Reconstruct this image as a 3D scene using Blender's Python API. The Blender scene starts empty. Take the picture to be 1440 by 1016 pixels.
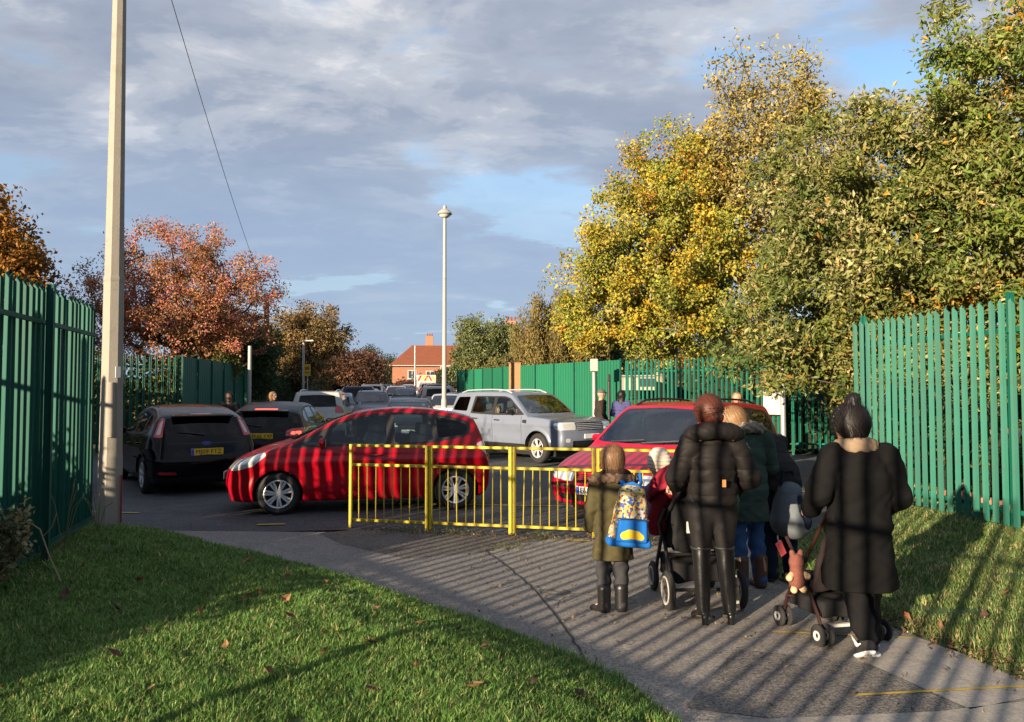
import bpy, math, random
import numpy as np
from math import radians, sin, cos, pi, sqrt, atan2
random.seed(11)
RS = np.random.RandomState(11)
SC = bpy.context.scene
COL = SC.collection

# ---------------------------------------------------------------- camera
SUN_EL = radians(12.0)
SUN_DIR = (0.600, 0.800)            # ground direction the light travels in
cam_d = bpy.data.cameras.new('camera')
cam_d.sensor_width = 36.0
cam_d.lens = 36.0 * 1082.0 / 1440.0
cam_d.clip_start = 0.1
cam_d.clip_end = 3000.0
cam = bpy.data.objects.new('camera', cam_d)
COL.objects.link(cam)
cam.location = (0.0, 0.0, 1.75)
cam.rotation_euler = (radians(90.0 + 2.17), 0.0, 0.0)
SC.camera = cam

# ---------------------------------------------------------------- sky
W = bpy.data.worlds.new('World')
SC.world = W
W.use_nodes = True
def build_sky():
    nt = W.node_tree
    nt.nodes.clear()
    N = nt.nodes.new
    L = nt.links.new
    def math_node(op, a, b=None, clamp=False):
        n = N('ShaderNodeMath'); n.operation = op; n.use_clamp = clamp
        for i, v in enumerate((a, b)):
            if v is None: continue
            if hasattr(v, 'links'): L(v, n.inputs[i])
            else: n.inputs[i].default_value = v
        return n.outputs[0]
    out = N('ShaderNodeOutputWorld')
    sky = N('ShaderNodeTexSky')
    sky.sky_type = 'NISHITA'
    sky.sun_disc = False
    sky.sun_elevation = SUN_EL
    sky.sun_rotation = atan2(-SUN_DIR[0], -SUN_DIR[1])
    sky.air_density = 1.0; sky.dust_density = 0.6; sky.ozone_density = 2.0
    bg1 = N('ShaderNodeBackground'); bg1.inputs[1].default_value = 0.085
    L(sky.outputs[0], bg1.inputs[0])
    tc = N('ShaderNodeTexCoord')
    sep = N('ShaderNodeSeparateXYZ'); L(tc.outputs['Generated'], sep.inputs[0])
    zc = math_node('MAXIMUM', sep.outputs[2], 0.0)
    den = math_node('ADD', zc, 0.16)
    u = math_node('DIVIDE', sep.outputs[0], den)
    v = math_node('DIVIDE', sep.outputs[1], den)
    comb = N('ShaderNodeCombineXYZ'); L(u, comb.inputs[0]); L(v, comb.inputs[1])
    mp = N('ShaderNodeMapping'); L(comb.outputs[0], mp.inputs[0])
    mp.inputs['Location'].default_value = (6.625, 15.236, 0.0)
    mp.inputs['Rotation'].default_value = (0, 0, radians(-14))
    mp.inputs['Scale'].default_value = (0.9, 1.25, 1.0)
    def noise(scale, detail, rough, dist=0.0, loc=None):
        n = N('ShaderNodeTexNoise')
        n.inputs['Scale'].default_value = scale; n.inputs['Detail'].default_value = detail
        n.inputs['Roughness'].default_value = rough; n.inputs['Distortion'].default_value = dist
        if loc is None: L(mp.outputs[0], n.inputs['Vector'])
        else:
            a = N('ShaderNodeVectorMath'); a.operation = 'ADD'; a.inputs[1].default_value = loc
            L(mp.outputs[0], a.inputs[0]); L(a.outputs[0], n.inputs['Vector'])
        return n.outputs['Fac']
    def ramp(f, pts, interp='EASE'):
        r = N('ShaderNodeValToRGB'); r.color_ramp.interpolation = interp
        while len(r.color_ramp.elements) < len(pts): r.color_ramp.elements.new(0.5)
        for e, (p, c) in zip(r.color_ramp.elements, pts):
            e.position = p; e.color = (c[0], c[1], c[2], 1) if isinstance(c, tuple) else (c, c, c, 1)
        L(f, r.inputs[0]); return r.outputs[0]
    big = noise(1.15, 9, 0.56, 0.15)
    cov = ramp(big, [(0.35, 0.0), (0.475, 1.0)])
    shade = noise(2.6, 10, 0.62, 0.25, (5.3, 1.7, 0.4))
    body = ramp(shade, [(0.32, (0.088, 0.104, 0.140)), (0.47, (0.118, 0.134, 0.168)), (0.57, (0.180, 0.190, 0.212)), (0.68, (0.29, 0.285, 0.285))])
    # thin edges of a cloud pass more light than its middle
    edge = ramp(big, [(0.40, (0.24, 0.245, 0.255)), (0.58, (0.100, 0.115, 0.150))])
    mixc = N('ShaderNodeMixRGB'); mixc.inputs[0].default_value = 0.30
    L(body, mixc.inputs[1]); L(edge, mixc.inputs[2])
    # the deck runs into an even grey-blue veil low down, the same all the way round
    veil = ramp(sep.outputs[2], [(0.0, 1.0), (0.17, 0.80), (0.36, 0.0)])
    mixv = N('ShaderNodeMixRGB'); L(veil, mixv.inputs[0])
    L(mixc.outputs[0], mixv.inputs[1]); mixv.inputs[2].default_value = (0.112, 0.148, 0.210, 1)
    bg2 = N('ShaderNodeBackground'); bg2.inputs[1].default_value = 1.08
    L(mixv.outputs[0], bg2.inputs[0])
    covv = math_node('MAXIMUM', cov, math_node('MULTIPLY', veil, 0.92))
    ms = N('ShaderNodeMixShader')
    L(math_node('MULTIPLY', covv, 0.94), ms.inputs[0]); L(bg1.outputs[0], ms.inputs[1]); L(bg2.outputs[0], ms.inputs[2])
    L(ms.outputs[0], out.inputs[0])
build_sky()

# ---------------------------------------------------------------- sun and exposure
sun_d = bpy.data.lights.new('sun', 'SUN')
sun_d.energy = 4.6
sun_d.angle = radians(0.5)
sun_d.color = (1.0, 0.80, 0.56)
sun = bpy.data.objects.new('sun', sun_d)
COL.objects.link(sun)
sun.location = (-20, -25, 15)
sun.rotation_euler = (radians(90) - SUN_EL, 0.0, -atan2(SUN_DIR[0], SUN_DIR[1]))
SC.view_settings.view_transform = 'Standard'
SC.view_settings.look = 'None'
SC.view_settings.exposure = 1.55
SC.view_settings.gamma = 1.0
SC.view_settings.use_curve_mapping = False
SC.cycles.max_bounces = 6
SC.cycles.diffuse_bounces = 3
SC.cycles.glossy_bounces = 3
SC.cycles.transmission_bounces = 4
SC.cycles.transparent_max_bounces = 12
SC.cycles.caustics_reflective = False
SC.cycles.caustics_refractive = False
# ================================================================ helpers
def arr(x): return np.asarray(x, dtype=np.float64)

def make_mesh(name, V, faces, mats, smooth=False, normals=None, colors=None, midx=None):
    V = np.asarray(V, dtype=np.float32).reshape(-1, 3)
    if isinstance(faces, np.ndarray): faces = [faces]
    fl = []
    if len(faces) and not isinstance(faces[0], np.ndarray):
        by = {}
        for f in faces: by.setdefault(len(f), []).append(f)
        faces = [np.array(v, dtype=np.int32) for v in by.values()]
    faces = [f for f in faces if len(f)]
    loops = np.concatenate([f.ravel() for f in faces]).astype(np.int32)
    tot = np.concatenate([np.full(len(f), f.shape[1], dtype=np.int32) for f in faces])
    start = np.concatenate([[0], np.cumsum(tot)[:-1]]).astype(np.int32)
    me = bpy.data.meshes.new(name)
    me.vertices.add(len(V)); me.vertices.foreach_set('co', V.ravel())
    me.loops.add(len(loops)); me.loops.foreach_set('vertex_index', loops)
    me.polygons.add(len(tot)); me.polygons.foreach_set('loop_start', start)
    if midx is not None: me.polygons.foreach_set('material_index', np.asarray(midx, dtype=np.int32))
    me.update(calc_edges=True)
    me.polygons.foreach_set('use_smooth', np.full(len(tot), bool(smooth)))
    if normals is not None:
        me.normals_split_custom_set_from_vertices(np.asarray(normals, dtype=np.float32))
    if colors is not None:
        a = me.color_attributes.new('tint', 'FLOAT_COLOR', 'POINT')
        c = np.ones((len(V), 4), dtype=np.float32); c[:, :3] = colors
        a.data.foreach_set('color', c.ravel())
    for m in (mats if isinstance(mats, (list, tuple)) else [mats]): me.materials.append(m)
    return me

def link(name, me, parent=None, loc=None, rot=None):
    o = bpy.data.objects.new(name, me)
    COL.objects.link(o)
    if parent is not None: o.parent = parent
    if loc is not None: o.location = loc
    if rot is not None: o.rotation_euler = rot
    return o

def tag(o, label=None, cat=None, group=None, kind=None):
    if label: o['label'] = label
    if cat: o['category'] = cat
    if group: o['group'] = group
    if kind: o['kind'] = kind
    return o

def thing(name, label, cat, loc=(0, 0, 0), rz=0.0, group=None):
    o = bpy.data.objects.new(name, None)
    o.empty_display_size = 0.2
    COL.objects.link(o)
    o.location = loc; o.rotation_euler = (0, 0, rz)
    return tag(o, label, cat, group)

KIDS = {}
def kids(o): return [c for c in bpy.data.objects if c.parent == o]
def copy_tree(o, loc=None, rz=None, label=None, parent=None):
    c = o.copy(); COL.objects.link(c)
    if parent is not None: c.parent = parent
    if loc is not None: c.location = loc
    if rz is not None: c.rotation_euler = (0, 0, rz)
    if label: c['label'] = label
    for ch in list(o.children): copy_tree(ch, parent=c)
    return c

class MB:
    """collects simple solids that become ONE mesh"""
    def __init__(s): s.V = []; s.F = []; s.n = 0
    def add(s, V, F):
        s.V.extend([tuple(map(float, v)) for v in V]); s.F.extend([tuple(int(i) + s.n for i in f) for f in F]); s.n += len(V); return s
    def box(s, c, d, rz=0.0, M=None, taper=1.0):
        x, y, z = d[0] / 2, d[1] / 2, d[2] / 2
        P = [(-x, -y, -z), (x, -y, -z), (x, y, -z), (-x, y, -z), (-x * taper, -y * taper, z), (x * taper, -y * taper, z), (x * taper, y * taper, z), (-x * taper, y * taper, z)]
        cr, sr = cos(rz), sin(rz)
        Q = []
        for p in P:
            if M is not None: q = M @ np.array(p)
            else: q = (p[0] * cr - p[1] * sr, p[0] * sr + p[1] * cr, p[2])
            Q.append((q[0] + c[0], q[1] + c[1], q[2] + c[2]))
        return s.add(Q, [(0, 3, 2, 1), (4, 5, 6, 7), (0, 1, 5, 4), (1, 2, 6, 5), (2, 3, 7, 6), (3, 0, 4, 7)])
    def bar(s, a, b, w, h):
        """box from a to b with square section"""
        a, b = arr(a), arr(b); d = b - a; l = np.linalg.norm(d); ez = d / l
        up = np.array((0, 0, 1.)) if abs(ez[2]) < 0.95 else np.array((0, 1., 0))
        ex = np.cross(up, ez); ex /= np.linalg.norm(ex); ey = np.cross(ez, ex)
        return s.box((a + b) / 2, (w, h, l), M=np.stack([ex, ey, ez], 1))
    def tube(s, pts, r, n=8, cap=True):
        pts = [arr(p) for p in pts]; k = len(pts)
        if not hasattr(r, '__len__'): r = [r] * k
        V = []; F = []; prev = None
        for i, p in enumerate(pts):
            t = pts[min(i + 1, k - 1)] - pts[max(i - 1, 0)]; t = t / (np.linalg.norm(t) + 1e-9)
            if prev is None:
                up = np.array((0, 0, 1.)) if abs(t[2]) < 0.9 else np.array((1., 0, 0))
                ex = np.cross(up, t)
            else: ex = prev - t * np.dot(prev, t)
            ex = ex / (np.linalg.norm(ex) + 1e-9); ey = np.cross(t, ex); prev = ex
            for j in range(n):
                a = 2 * pi * j / n
                V.append(p + r[i] * (cos(a) * ex + sin(a) * ey))
        for i in range(k - 1):
            for j in range(n):
                F.append((i * n + j, i * n + (j + 1) % n, (i + 1) * n + (j + 1) % n, (i + 1) * n + j))
        if cap: F.append(tuple(range(n))[::-1]); F.append(tuple((k - 1) * n + j for j in range(n)))
        return s.add(V, F)
    def lathe(s, prof, n=16, o=(0, 0, 0), axis='z', close=False):
        V = []; F = []; k = len(prof)
        for r, h in prof:
            for j in range(n):
                a = 2 * pi * j / n; p = (r * cos(a), r * sin(a), h)
                if axis == 'y': p = (p[0], p[2], p[1])
                if axis == 'x': p = (p[2], p[0], p[1])
                V.append((p[0] + o[0], p[1] + o[1], p[2] + o[2]))
        for i in range(k - 1 + (1 if close else 0)):
            i2 = (i + 1) % k
            for j in range(n):
                q = (i * n + j, i * n + (j + 1) % n, i2 * n + (j + 1) % n, i2 * n + j)
                F.append(q[::-1] if axis == 'y' else q)
        if not close:
            F.append(tuple(range(n))); F.append(tuple((k - 1) * n + j for j in range(n))[::-1])
        return s.add(V, F)
    def prism(s, poly, z0, z1, f=None):
        """extrude a 2-D polygon; f maps (u, v, w) to xyz"""
        f = f or (lambda u, v, w: (u, v, w)); n = len(poly)
        V = [f(u, v, z0) for u, v in poly] + [f(u, v, z1) for u, v in poly]
        F = [tuple(range(n))[::-1], tuple(range(n, 2 * n))] + [(i, (i + 1) % n, n + (i + 1) % n, n + i) for i in range(n)]
        return s.add(V, F)
    def mesh(s, name, mat, smooth=False): return make_mesh(name, s.V, s.F, mat, smooth)
    def build(s, name, mat, parent=None, smooth=False, bev=0.0, loc=None, rot=None, seg=2):
        o = link(name, s.mesh(name, mat, smooth), parent, loc, rot)
        if bev:
            b = o.modifiers.new('bevel', 'BEVEL'); b.width = bev; b.segments = seg; b.limit_method = 'ANGLE'
        if smooth and not bev:
            try: o.data.set_sharp_from_angle(angle=radians(42))
            except Exception: pass
        return o

# ---------------------------------------------------------------- materials
MATS = {}
def M(name, col, rough=0.6, metal=0.0, coat=0.0, var=0.0, vscale=6.0, bump=0.0, bscale=80.0, emit=0.0, spec=0.5, coat_rough=0.05, dirt=None, dscale=1.5, trans=0.0):
    if name in MATS: return MATS[name]
    m = bpy.data.materials.new(name); m.use_nodes = True
    nt = m.node_tree; b = nt.nodes['Principled BSDF']; L = nt.links.new
    col = tuple(col) + (1.0,) if len(col) == 3 else col
    b.inputs['Base Color'].default_value = col
    b.inputs['Roughness'].default_value = rough; b.inputs['Metallic'].default_value = metal
    b.inputs['Specular IOR Level'].default_value = spec
    if coat: b.inputs['Coat Weight'].default_value = coat; b.inputs['Coat Roughness'].default_value = coat_rough
    if trans: b.inputs['Transmission Weight'].default_value = trans
    if emit: b.inputs['Emission Color'].default_value = col; b.inputs['Emission Strength'].default_value = emit
    if var or bump or dirt:
        tc = nt.nodes.new('ShaderNodeTexCoord')
    if var:
        n = nt.nodes.new('ShaderNodeTexNoise'); n.inputs['Scale'].default_value = vscale; n.inputs['Detail'].default_value = 6; n.inputs['Roughness'].default_value = 0.65
        L(tc.outputs['Object'], n.inputs['Vector'])
        mx = nt.nodes.new('ShaderNodeMixRGB'); L(n.outputs['Fac'], mx.inputs[0])
        mx.inputs[1].default_value = tuple(max(0, c * (1 - var)) for c in col[:3]) + (1,)
        mx.inputs[2].default_value = tuple(min(1, c * (1 + var)) for c in col[:3]) + (1,)
        last = mx.outputs[0]
        if dirt:
            n2 = nt.nodes.new('ShaderNodeTexNoise'); n2.inputs['Scale'].default_value = dscale; n2.inputs['Detail'].default_value = 8; n2.inputs['Roughness'].default_value = 0.7
            L(tc.outputs['Object'], n2.inputs['Vector'])
            r2 = nt.nodes.new('ShaderNodeValToRGB'); r2.color_ramp.elements[0].position = 0.52; r2.color_ramp.elements[1].position = 0.72
            L(n2.outputs['Fac'], r2.inputs[0])
            mx2 = nt.nodes.new('ShaderNodeMixRGB'); L(r2.outputs[0], mx2.inputs[0]); L(last, mx2.inputs[1]); mx2.inputs[2].default_value = tuple(dirt) + (1,)
            last = mx2.outputs[0]
        L(last, b.inputs['Base Color'])
    if bump:
        n = nt.nodes.new('ShaderNodeTexNoise'); n.inputs['Scale'].default_value = bscale; n.inputs['Detail'].default_value = 5
        L(tc.outputs['Object'], n.inputs['Vector'])
        bp = nt.nodes.new('ShaderNodeBump'); bp.inputs['Strength'].default_value = bump; bp.inputs['Distance'].default_value = 0.01
        L(n.outputs['Fac'], bp.inputs['Height']); L(bp.outputs[0], b.inputs['Normal'])
    MATS[name] = m
    return m

def paint(name, col, rough=0.32, flake=0.0, coat=0.40, spec=0.18):
    return M('paint_' + name, col, rough=rough, metal=flake, coat=coat, coat_rough=0.03, spec=spec, var=0.08, vscale=2.5, dirt=tuple(0.85 * c + 0.004 for c in col), dscale=3.0)

def glass_mat(name, tint, refl=0.10):
    if name in MATS: return MATS[name]
    m = bpy.data.materials.new(name); m.use_nodes = True
    nt = m.node_tree; nt.nodes.clear(); L = nt.links.new; N = nt.nodes.new
    out = N('ShaderNodeOutputMaterial'); tr = N('ShaderNodeBsdfTransparent'); gl = N('ShaderNodeBsdfGlossy')
    tr.inputs[0].default_value = tuple(tint) + (1,); gl.inputs['Roughness'].default_value = 0.03
    gl.inputs['Color'].default_value = (0.95, 0.97, 1, 1)
    fr = N('ShaderNodeFresnel'); fr.inputs['IOR'].default_value = 1.52
    ad = N('ShaderNodeMath'); ad.operation = 'MULTIPLY_ADD'; ad.inputs[1].default_value = 0.9; ad.inputs[2].default_value = refl - 0.07; ad.use_clamp = True
    L(fr.outputs[0], ad.inputs[0])
    mx = N('ShaderNodeMixShader'); L(ad.outputs[0], mx.inputs[0]); L(tr.outputs[0], mx.inputs[1]); L(gl.outputs[0], mx.inputs[2]); L(mx.outputs[0], out.inputs[0])
    MATS[name] = m
    return m

def leaf_mat(name, trans=0.35, rough=0.55):
    if name in MATS: return MATS[name]
    m = bpy.data.materials.new(name); m.use_nodes = True
    nt = m.node_tree; b = nt.nodes['Principled BSDF']; L = nt.links.new; N = nt.nodes.new
    at = N('ShaderNodeAttribute'); at.attribute_name = 'tint'
    L(at.outputs['Color'], b.inputs['Base Color']); b.inputs['Roughness'].default_value = rough; b.inputs['Specular IOR Level'].default_value = 0.35
    tl = N('ShaderNodeBsdfTranslucent'); L(at.outputs['Color'], tl.inputs[0])
    mx = N('ShaderNodeMixShader'); mx.inputs[0].default_value = trans
    L(b.outputs[0], mx.inputs[1]); L(tl.outputs[0], mx.inputs[2]); L(mx.outputs[0], nt.nodes['Material Output'].inputs[0])
    MATS[name] = m
    return m

# ---------------------------------------------------------------- rounded solids from distance functions
def smax(a, b, k):
    h = np.clip(0.5 - 0.5 * (b - a) / k, 0, 1); return b + (a - b) * h + k * h * (1 - h)
def smin(a, b, k):
    h = np.clip(0.5 + 0.5 * (b - a) / k, 0, 1); return b + (a - b) * h - k * h * (1 - h)

def cone(P, a, b, ra, rb, sx=1.0, sy=1.0, sz=1.0):
    S = np.array((sx, sy, sz)); a = arr(a) / S; b = arr(b) / S; p = P / S
    d = b - a; l2 = max(float(d @ d), 1e-9)
    t = np.clip(((p - a) @ d) / l2, 0, 1)
    q = p - (a + t[:, None] * d)
    return (np.sqrt((q * q).sum(1)) - (ra + t * (rb - ra))) * min(sx, sy, sz)

def surface(fn, lo, hi, h, project=2):
    """closed surface fn = 0 as quads: V, normals, faces (naive surface nets)"""
    lo = arr(lo); hi = arr(hi); n = np.ceil((hi - lo) / h).astype(int) + 1
    gx, gy, gz = [lo[i] + h * np.arange(n[i]) for i in range(3)]
    # coarse pass: only evaluate near the surface
    G = np.full(n, 9.0)
    st = 4
    cx, cy, cz = [np.arange(0, m, st) for m in n]
    C = np.stack(np.meshgrid(gx[cx], gy[cy], gz[cz], indexing='ij'), -1).reshape(-1, 3)
    fc = fn(C).reshape(len(cx), len(cy), len(cz))
    near = np.abs(fc) < h * st * 2.4
    blk = np.repeat(np.repeat(np.repeat(fc, st, 0), st, 1), st, 2)[:n[0], :n[1], :n[2]]
    nm = np.repeat(np.repeat(np.repeat(near, st, 0), st, 1), st, 2)[:n[0], :n[1], :n[2]]
    # a fine node belongs to the coarse cell around it: dilate by one cell downwards
    G[:] = blk
    nm2 = nm.copy()
    for ax in range(3):
        sh = np.roll(nm2, -st, ax); nm2 |= sh
    I = np.argwhere(nm2)
    P = np.stack([gx[I[:, 0]], gy[I[:, 1]], gz[I[:, 2]]], 1)
    G[I[:, 0], I[:, 1], I[:, 2]] = fn(P)
    G[0] = G[-1] = 1.0; G[:, 0] = G[:, -1] = 1.0; G[:, :, 0] = G[:, :, -1] = 1.0
    ins = G < 0
    m = n - 1
    cnt = np.zeros(m, int)
    for dx in (0, 1):
        for dy in (0, 1):
            for dz in (0, 1): cnt += ins[dx:dx + m[0], dy:dy + m[1], dz:dz + m[2]]
    cells = np.argwhere((cnt > 0) & (cnt < 8))
    idx = np.full(m, -1, int); idx[tuple(cells.T)] = np.arange(len(cells))
    acc = np.zeros((len(cells), 3)); num = np.zeros(len(cells))
    corners = [(0, 0, 0), (1, 0, 0), (0, 1, 0), (1, 1, 0), (0, 0, 1), (1, 0, 1), (0, 1, 1), (1, 1, 1)]
    edges = [(0, 1), (2, 3), (4, 5), (6, 7), (0, 2), (1, 3), (4, 6), (5, 7), (0, 4), (1, 5), (2, 6), (3, 7)]
    cv = [G[cells[:, 0] + c[0], cells[:, 1] + c[1], cells[:, 2] + c[2]] for c in corners]
    for a, b in edges:
        va, vb = cv[a], cv[b]; cr = (va < 0) != (vb < 0)
        t = np.where(cr, va / np.where(cr, va - vb, 1), 0)
        ca, cb = arr(corners[a]), arr(corners[b])
        acc += np.where(cr[:, None], ca + t[:, None] * (cb - ca), 0); num += cr
    V = lo + h * (cells + acc / num[:, None])
    Fs = []
    for ax in range(3):
        o1, o2 = [(1, 2), (2, 0), (0, 1)][ax]
        sl_a = [slice(None)] * 3; sl_b = [slice(None)] * 3
        sl_a[ax] = slice(0, -1); sl_b[ax] = slice(1, None)
        A = ins[tuple(sl_a)]; B = ins[tuple(sl_b)]
        e = np.argwhere(A != B)
        e = e[(e[:, o1] > 0) & (e[:, o2] > 0) & (e[:, o1] < n[o1] - 1) & (e[:, o2] < n[o2] - 1)]
        q = []
        for s1, s2 in ((1, 1), (0, 1), (0, 0), (1, 0)):
            c = e.copy(); c[:, o1] -= s1; c[:, o2] -= s2
            q.append(idx[c[:, 0], c[:, 1], c[:, 2]])
        q = np.stack(q, 1)
        flip = ~A[tuple(e.T)]
        q[flip] = q[flip][:, ::-1]
        Fs.append(q)
    F = np.concatenate(Fs); F = F[(F >= 0).all(1)]
    ep = h * 0.25
    def grad(V):
        g = np.stack([fn(V + np.eye(3)[i] * ep) - fn(V - np.eye(3)[i] * ep) for i in range(3)], 1) / (2 * ep)
        return g
    for _ in range(project):
        g = grad(V); f = fn(V); g2 = (g * g).sum(1) + 1e-6
        st_ = -(f / g2)[:, None] * g
        ln = np.sqrt((st_ * st_).sum(1)); st_ *= np.minimum(1, h * 0.8 / (ln + 1e-9))[:, None]
        V = V + st_
    g = grad(V); Nn = g / (np.sqrt((g * g).sum(1)) + 1e-9)[:, None]
    return V, Nn, F

def solid(name, fn, lo, hi, h, mat, parent=None, loc=None, rot=None, colors=None):
    V, Nn, F = surface(fn, lo, hi, h)
    me = make_mesh(name, V, F, mat, True, Nn, colors(V, Nn) if colors else None)
    return link(name, me, parent, loc, rot)

# ---------------------------------------------------------------- cutting a triangle mesh along f = 0
class Sheet:
    def __init__(s, V, N, T): s.V, s.N, s.T = V, N, T
    def split(s, f):
        """returns (inside f<0, outside, rim pairs as coordinates)"""
        T = s.T; sg = f < 0; c = sg[T].sum(1)
        V, Nn = s.V, s.N
        full_in, full_out = T[c == 3], T[c == 0]
        mix = T[(c == 1) | (c == 2)]
        if len(mix) == 0: return Sheet(V, Nn, full_in), Sheet(V, Nn, full_out), np.zeros((0, 2, 3)), np.zeros((0, 2, 3))
        cm = sg[mix].sum(1)
        lone_in = cm == 1
        which = np.argmax(sg[mix] == lone_in[:, None], axis=1)
        r = np.arange(len(mix))
        a = mix[r, which]; b = mix[r, (which + 1) % 3]; d = mix[r, (which + 2) % 3]
        e = np.concatenate([np.stack([a, b], 1), np.stack([a, d], 1)])
        es = np.sort(e, 1)
        key = es[:, 0].astype(np.int64) * (len(V) + 1) + es[:, 1]
        uk, first, inv = np.unique(key, return_index=True, return_inverse=True)
        ue = es[first]
        fa, fb = f[ue[:, 0]], f[ue[:, 1]]
        t = np.clip(fa / (fa - fb + 1e-20), 0.001, 0.999)[:, None]
        nv = V[ue[:, 0]] * (1 - t) + V[ue[:, 1]] * t
        nn = Nn[ue[:, 0]] * (1 - t) + Nn[ue[:, 1]] * t; nn /= np.linalg.norm(nn, axis=1)[:, None] + 1e-9
        base = len(V); V2 = np.concatenate([V, nv]); N2 = np.concatenate([Nn, nn])
        ab = base + inv[:len(mix)]; ad = base + inv[len(mix):]
        lone = np.stack([a, ab, ad], 1)
        q1 = np.stack([ab, b, d], 1); q2 = np.stack([ab, d, ad], 1)
        Tin = np.concatenate([full_in, lone[lone_in], q1[~lone_in], q2[~lone_in]])
        Tout = np.concatenate([full_out, lone[~lone_in], q1[lone_in], q2[lone_in]])
        rp = np.stack([V2[ab], V2[ad]], 1); rn = np.stack([N2[ab], N2[ad]], 1)
        return Sheet(V2, N2, Tin), Sheet(V2, N2, Tout), rp, rn
    def clean(s):
        u, inv = np.unique(s.T.ravel(), return_inverse=True)
        return Sheet(s.V[u], s.N[u], inv.reshape(-1, 3))
    def build(s, name, mat, parent, off=0.0):
        k = s.clean()
        if len(k.T) == 0: return None
        return link(name, make_mesh(name, k.V + k.N * off, k.T, mat, True, k.N), parent)

def poly_sdf(poly, P):
    """signed distance of 2-D points to a closed polygon, negative inside"""
    poly = arr(poly); n = len(poly)
    d = np.full(len(P), 1e9); ins = np.zeros(len(P), bool)
    for i in range(n):
        a, b = poly[i], poly[(i + 1) % n]
        e = b - a; w = P - a
        t = np.clip((w @ e) / (e @ e + 1e-12), 0, 1)
        q = w - t[:, None] * e
        d = np.minimum(d, (q * q).sum(1))
        c = ((a[1] > P[:, 1]) != (b[1] > P[:, 1]))
        with np.errstate(divide='ignore', invalid='ignore'):
            xi = (b[0] - a[0]) * (P[:, 1] - a[1]) / (b[1] - a[1] + 1e-30) + a[0]
        ins ^= c & (P[:, 0] < xi)
    return np.where(ins, -1, 1) * np.sqrt(d)

def round_poly(poly, r=0.03, n=4):
    """fillet the corners of a 2-D polygon"""
    poly = arr(poly); out = []; m = len(poly)
    for i in range(m):
        p0, p, p1 = poly[i - 1], poly[i], poly[(i + 1) % m]
        a = p0 - p; b = p1 - p; la, lb = np.linalg.norm(a), np.linalg.norm(b)
        q = min(r, la * 0.45, lb * 0.45)
        s_, e_ = p + a / la * q, p + b / lb * q
        for j in range(n + 1):
            t = j / n; out.append((1 - t) ** 2 * s_ + 2 * t * (1 - t) * p + t * t * e_)
    return arr(out)

def text_mesh(name, s, size, mat, parent, loc, rot, depth=0.002, ax='CENTER'):
    cu = bpy.data.curves.new(name, 'FONT'); cu.body = s; cu.size = size; cu.align_x = ax; cu.align_y = 'CENTER'; cu.extrude = depth; cu.resolution_u = 3
    ob = bpy.data.objects.new(name, cu); COL.objects.link(ob)
    dg = bpy.context.evaluated_depsgraph_get()
    me = bpy.data.meshes.new_from_object(ob.evaluated_get(dg))
    bpy.data.objects.remove(ob)
    me.materials.clear(); me.materials.append(mat)
    return link(name, me, parent, loc, rot)
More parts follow.
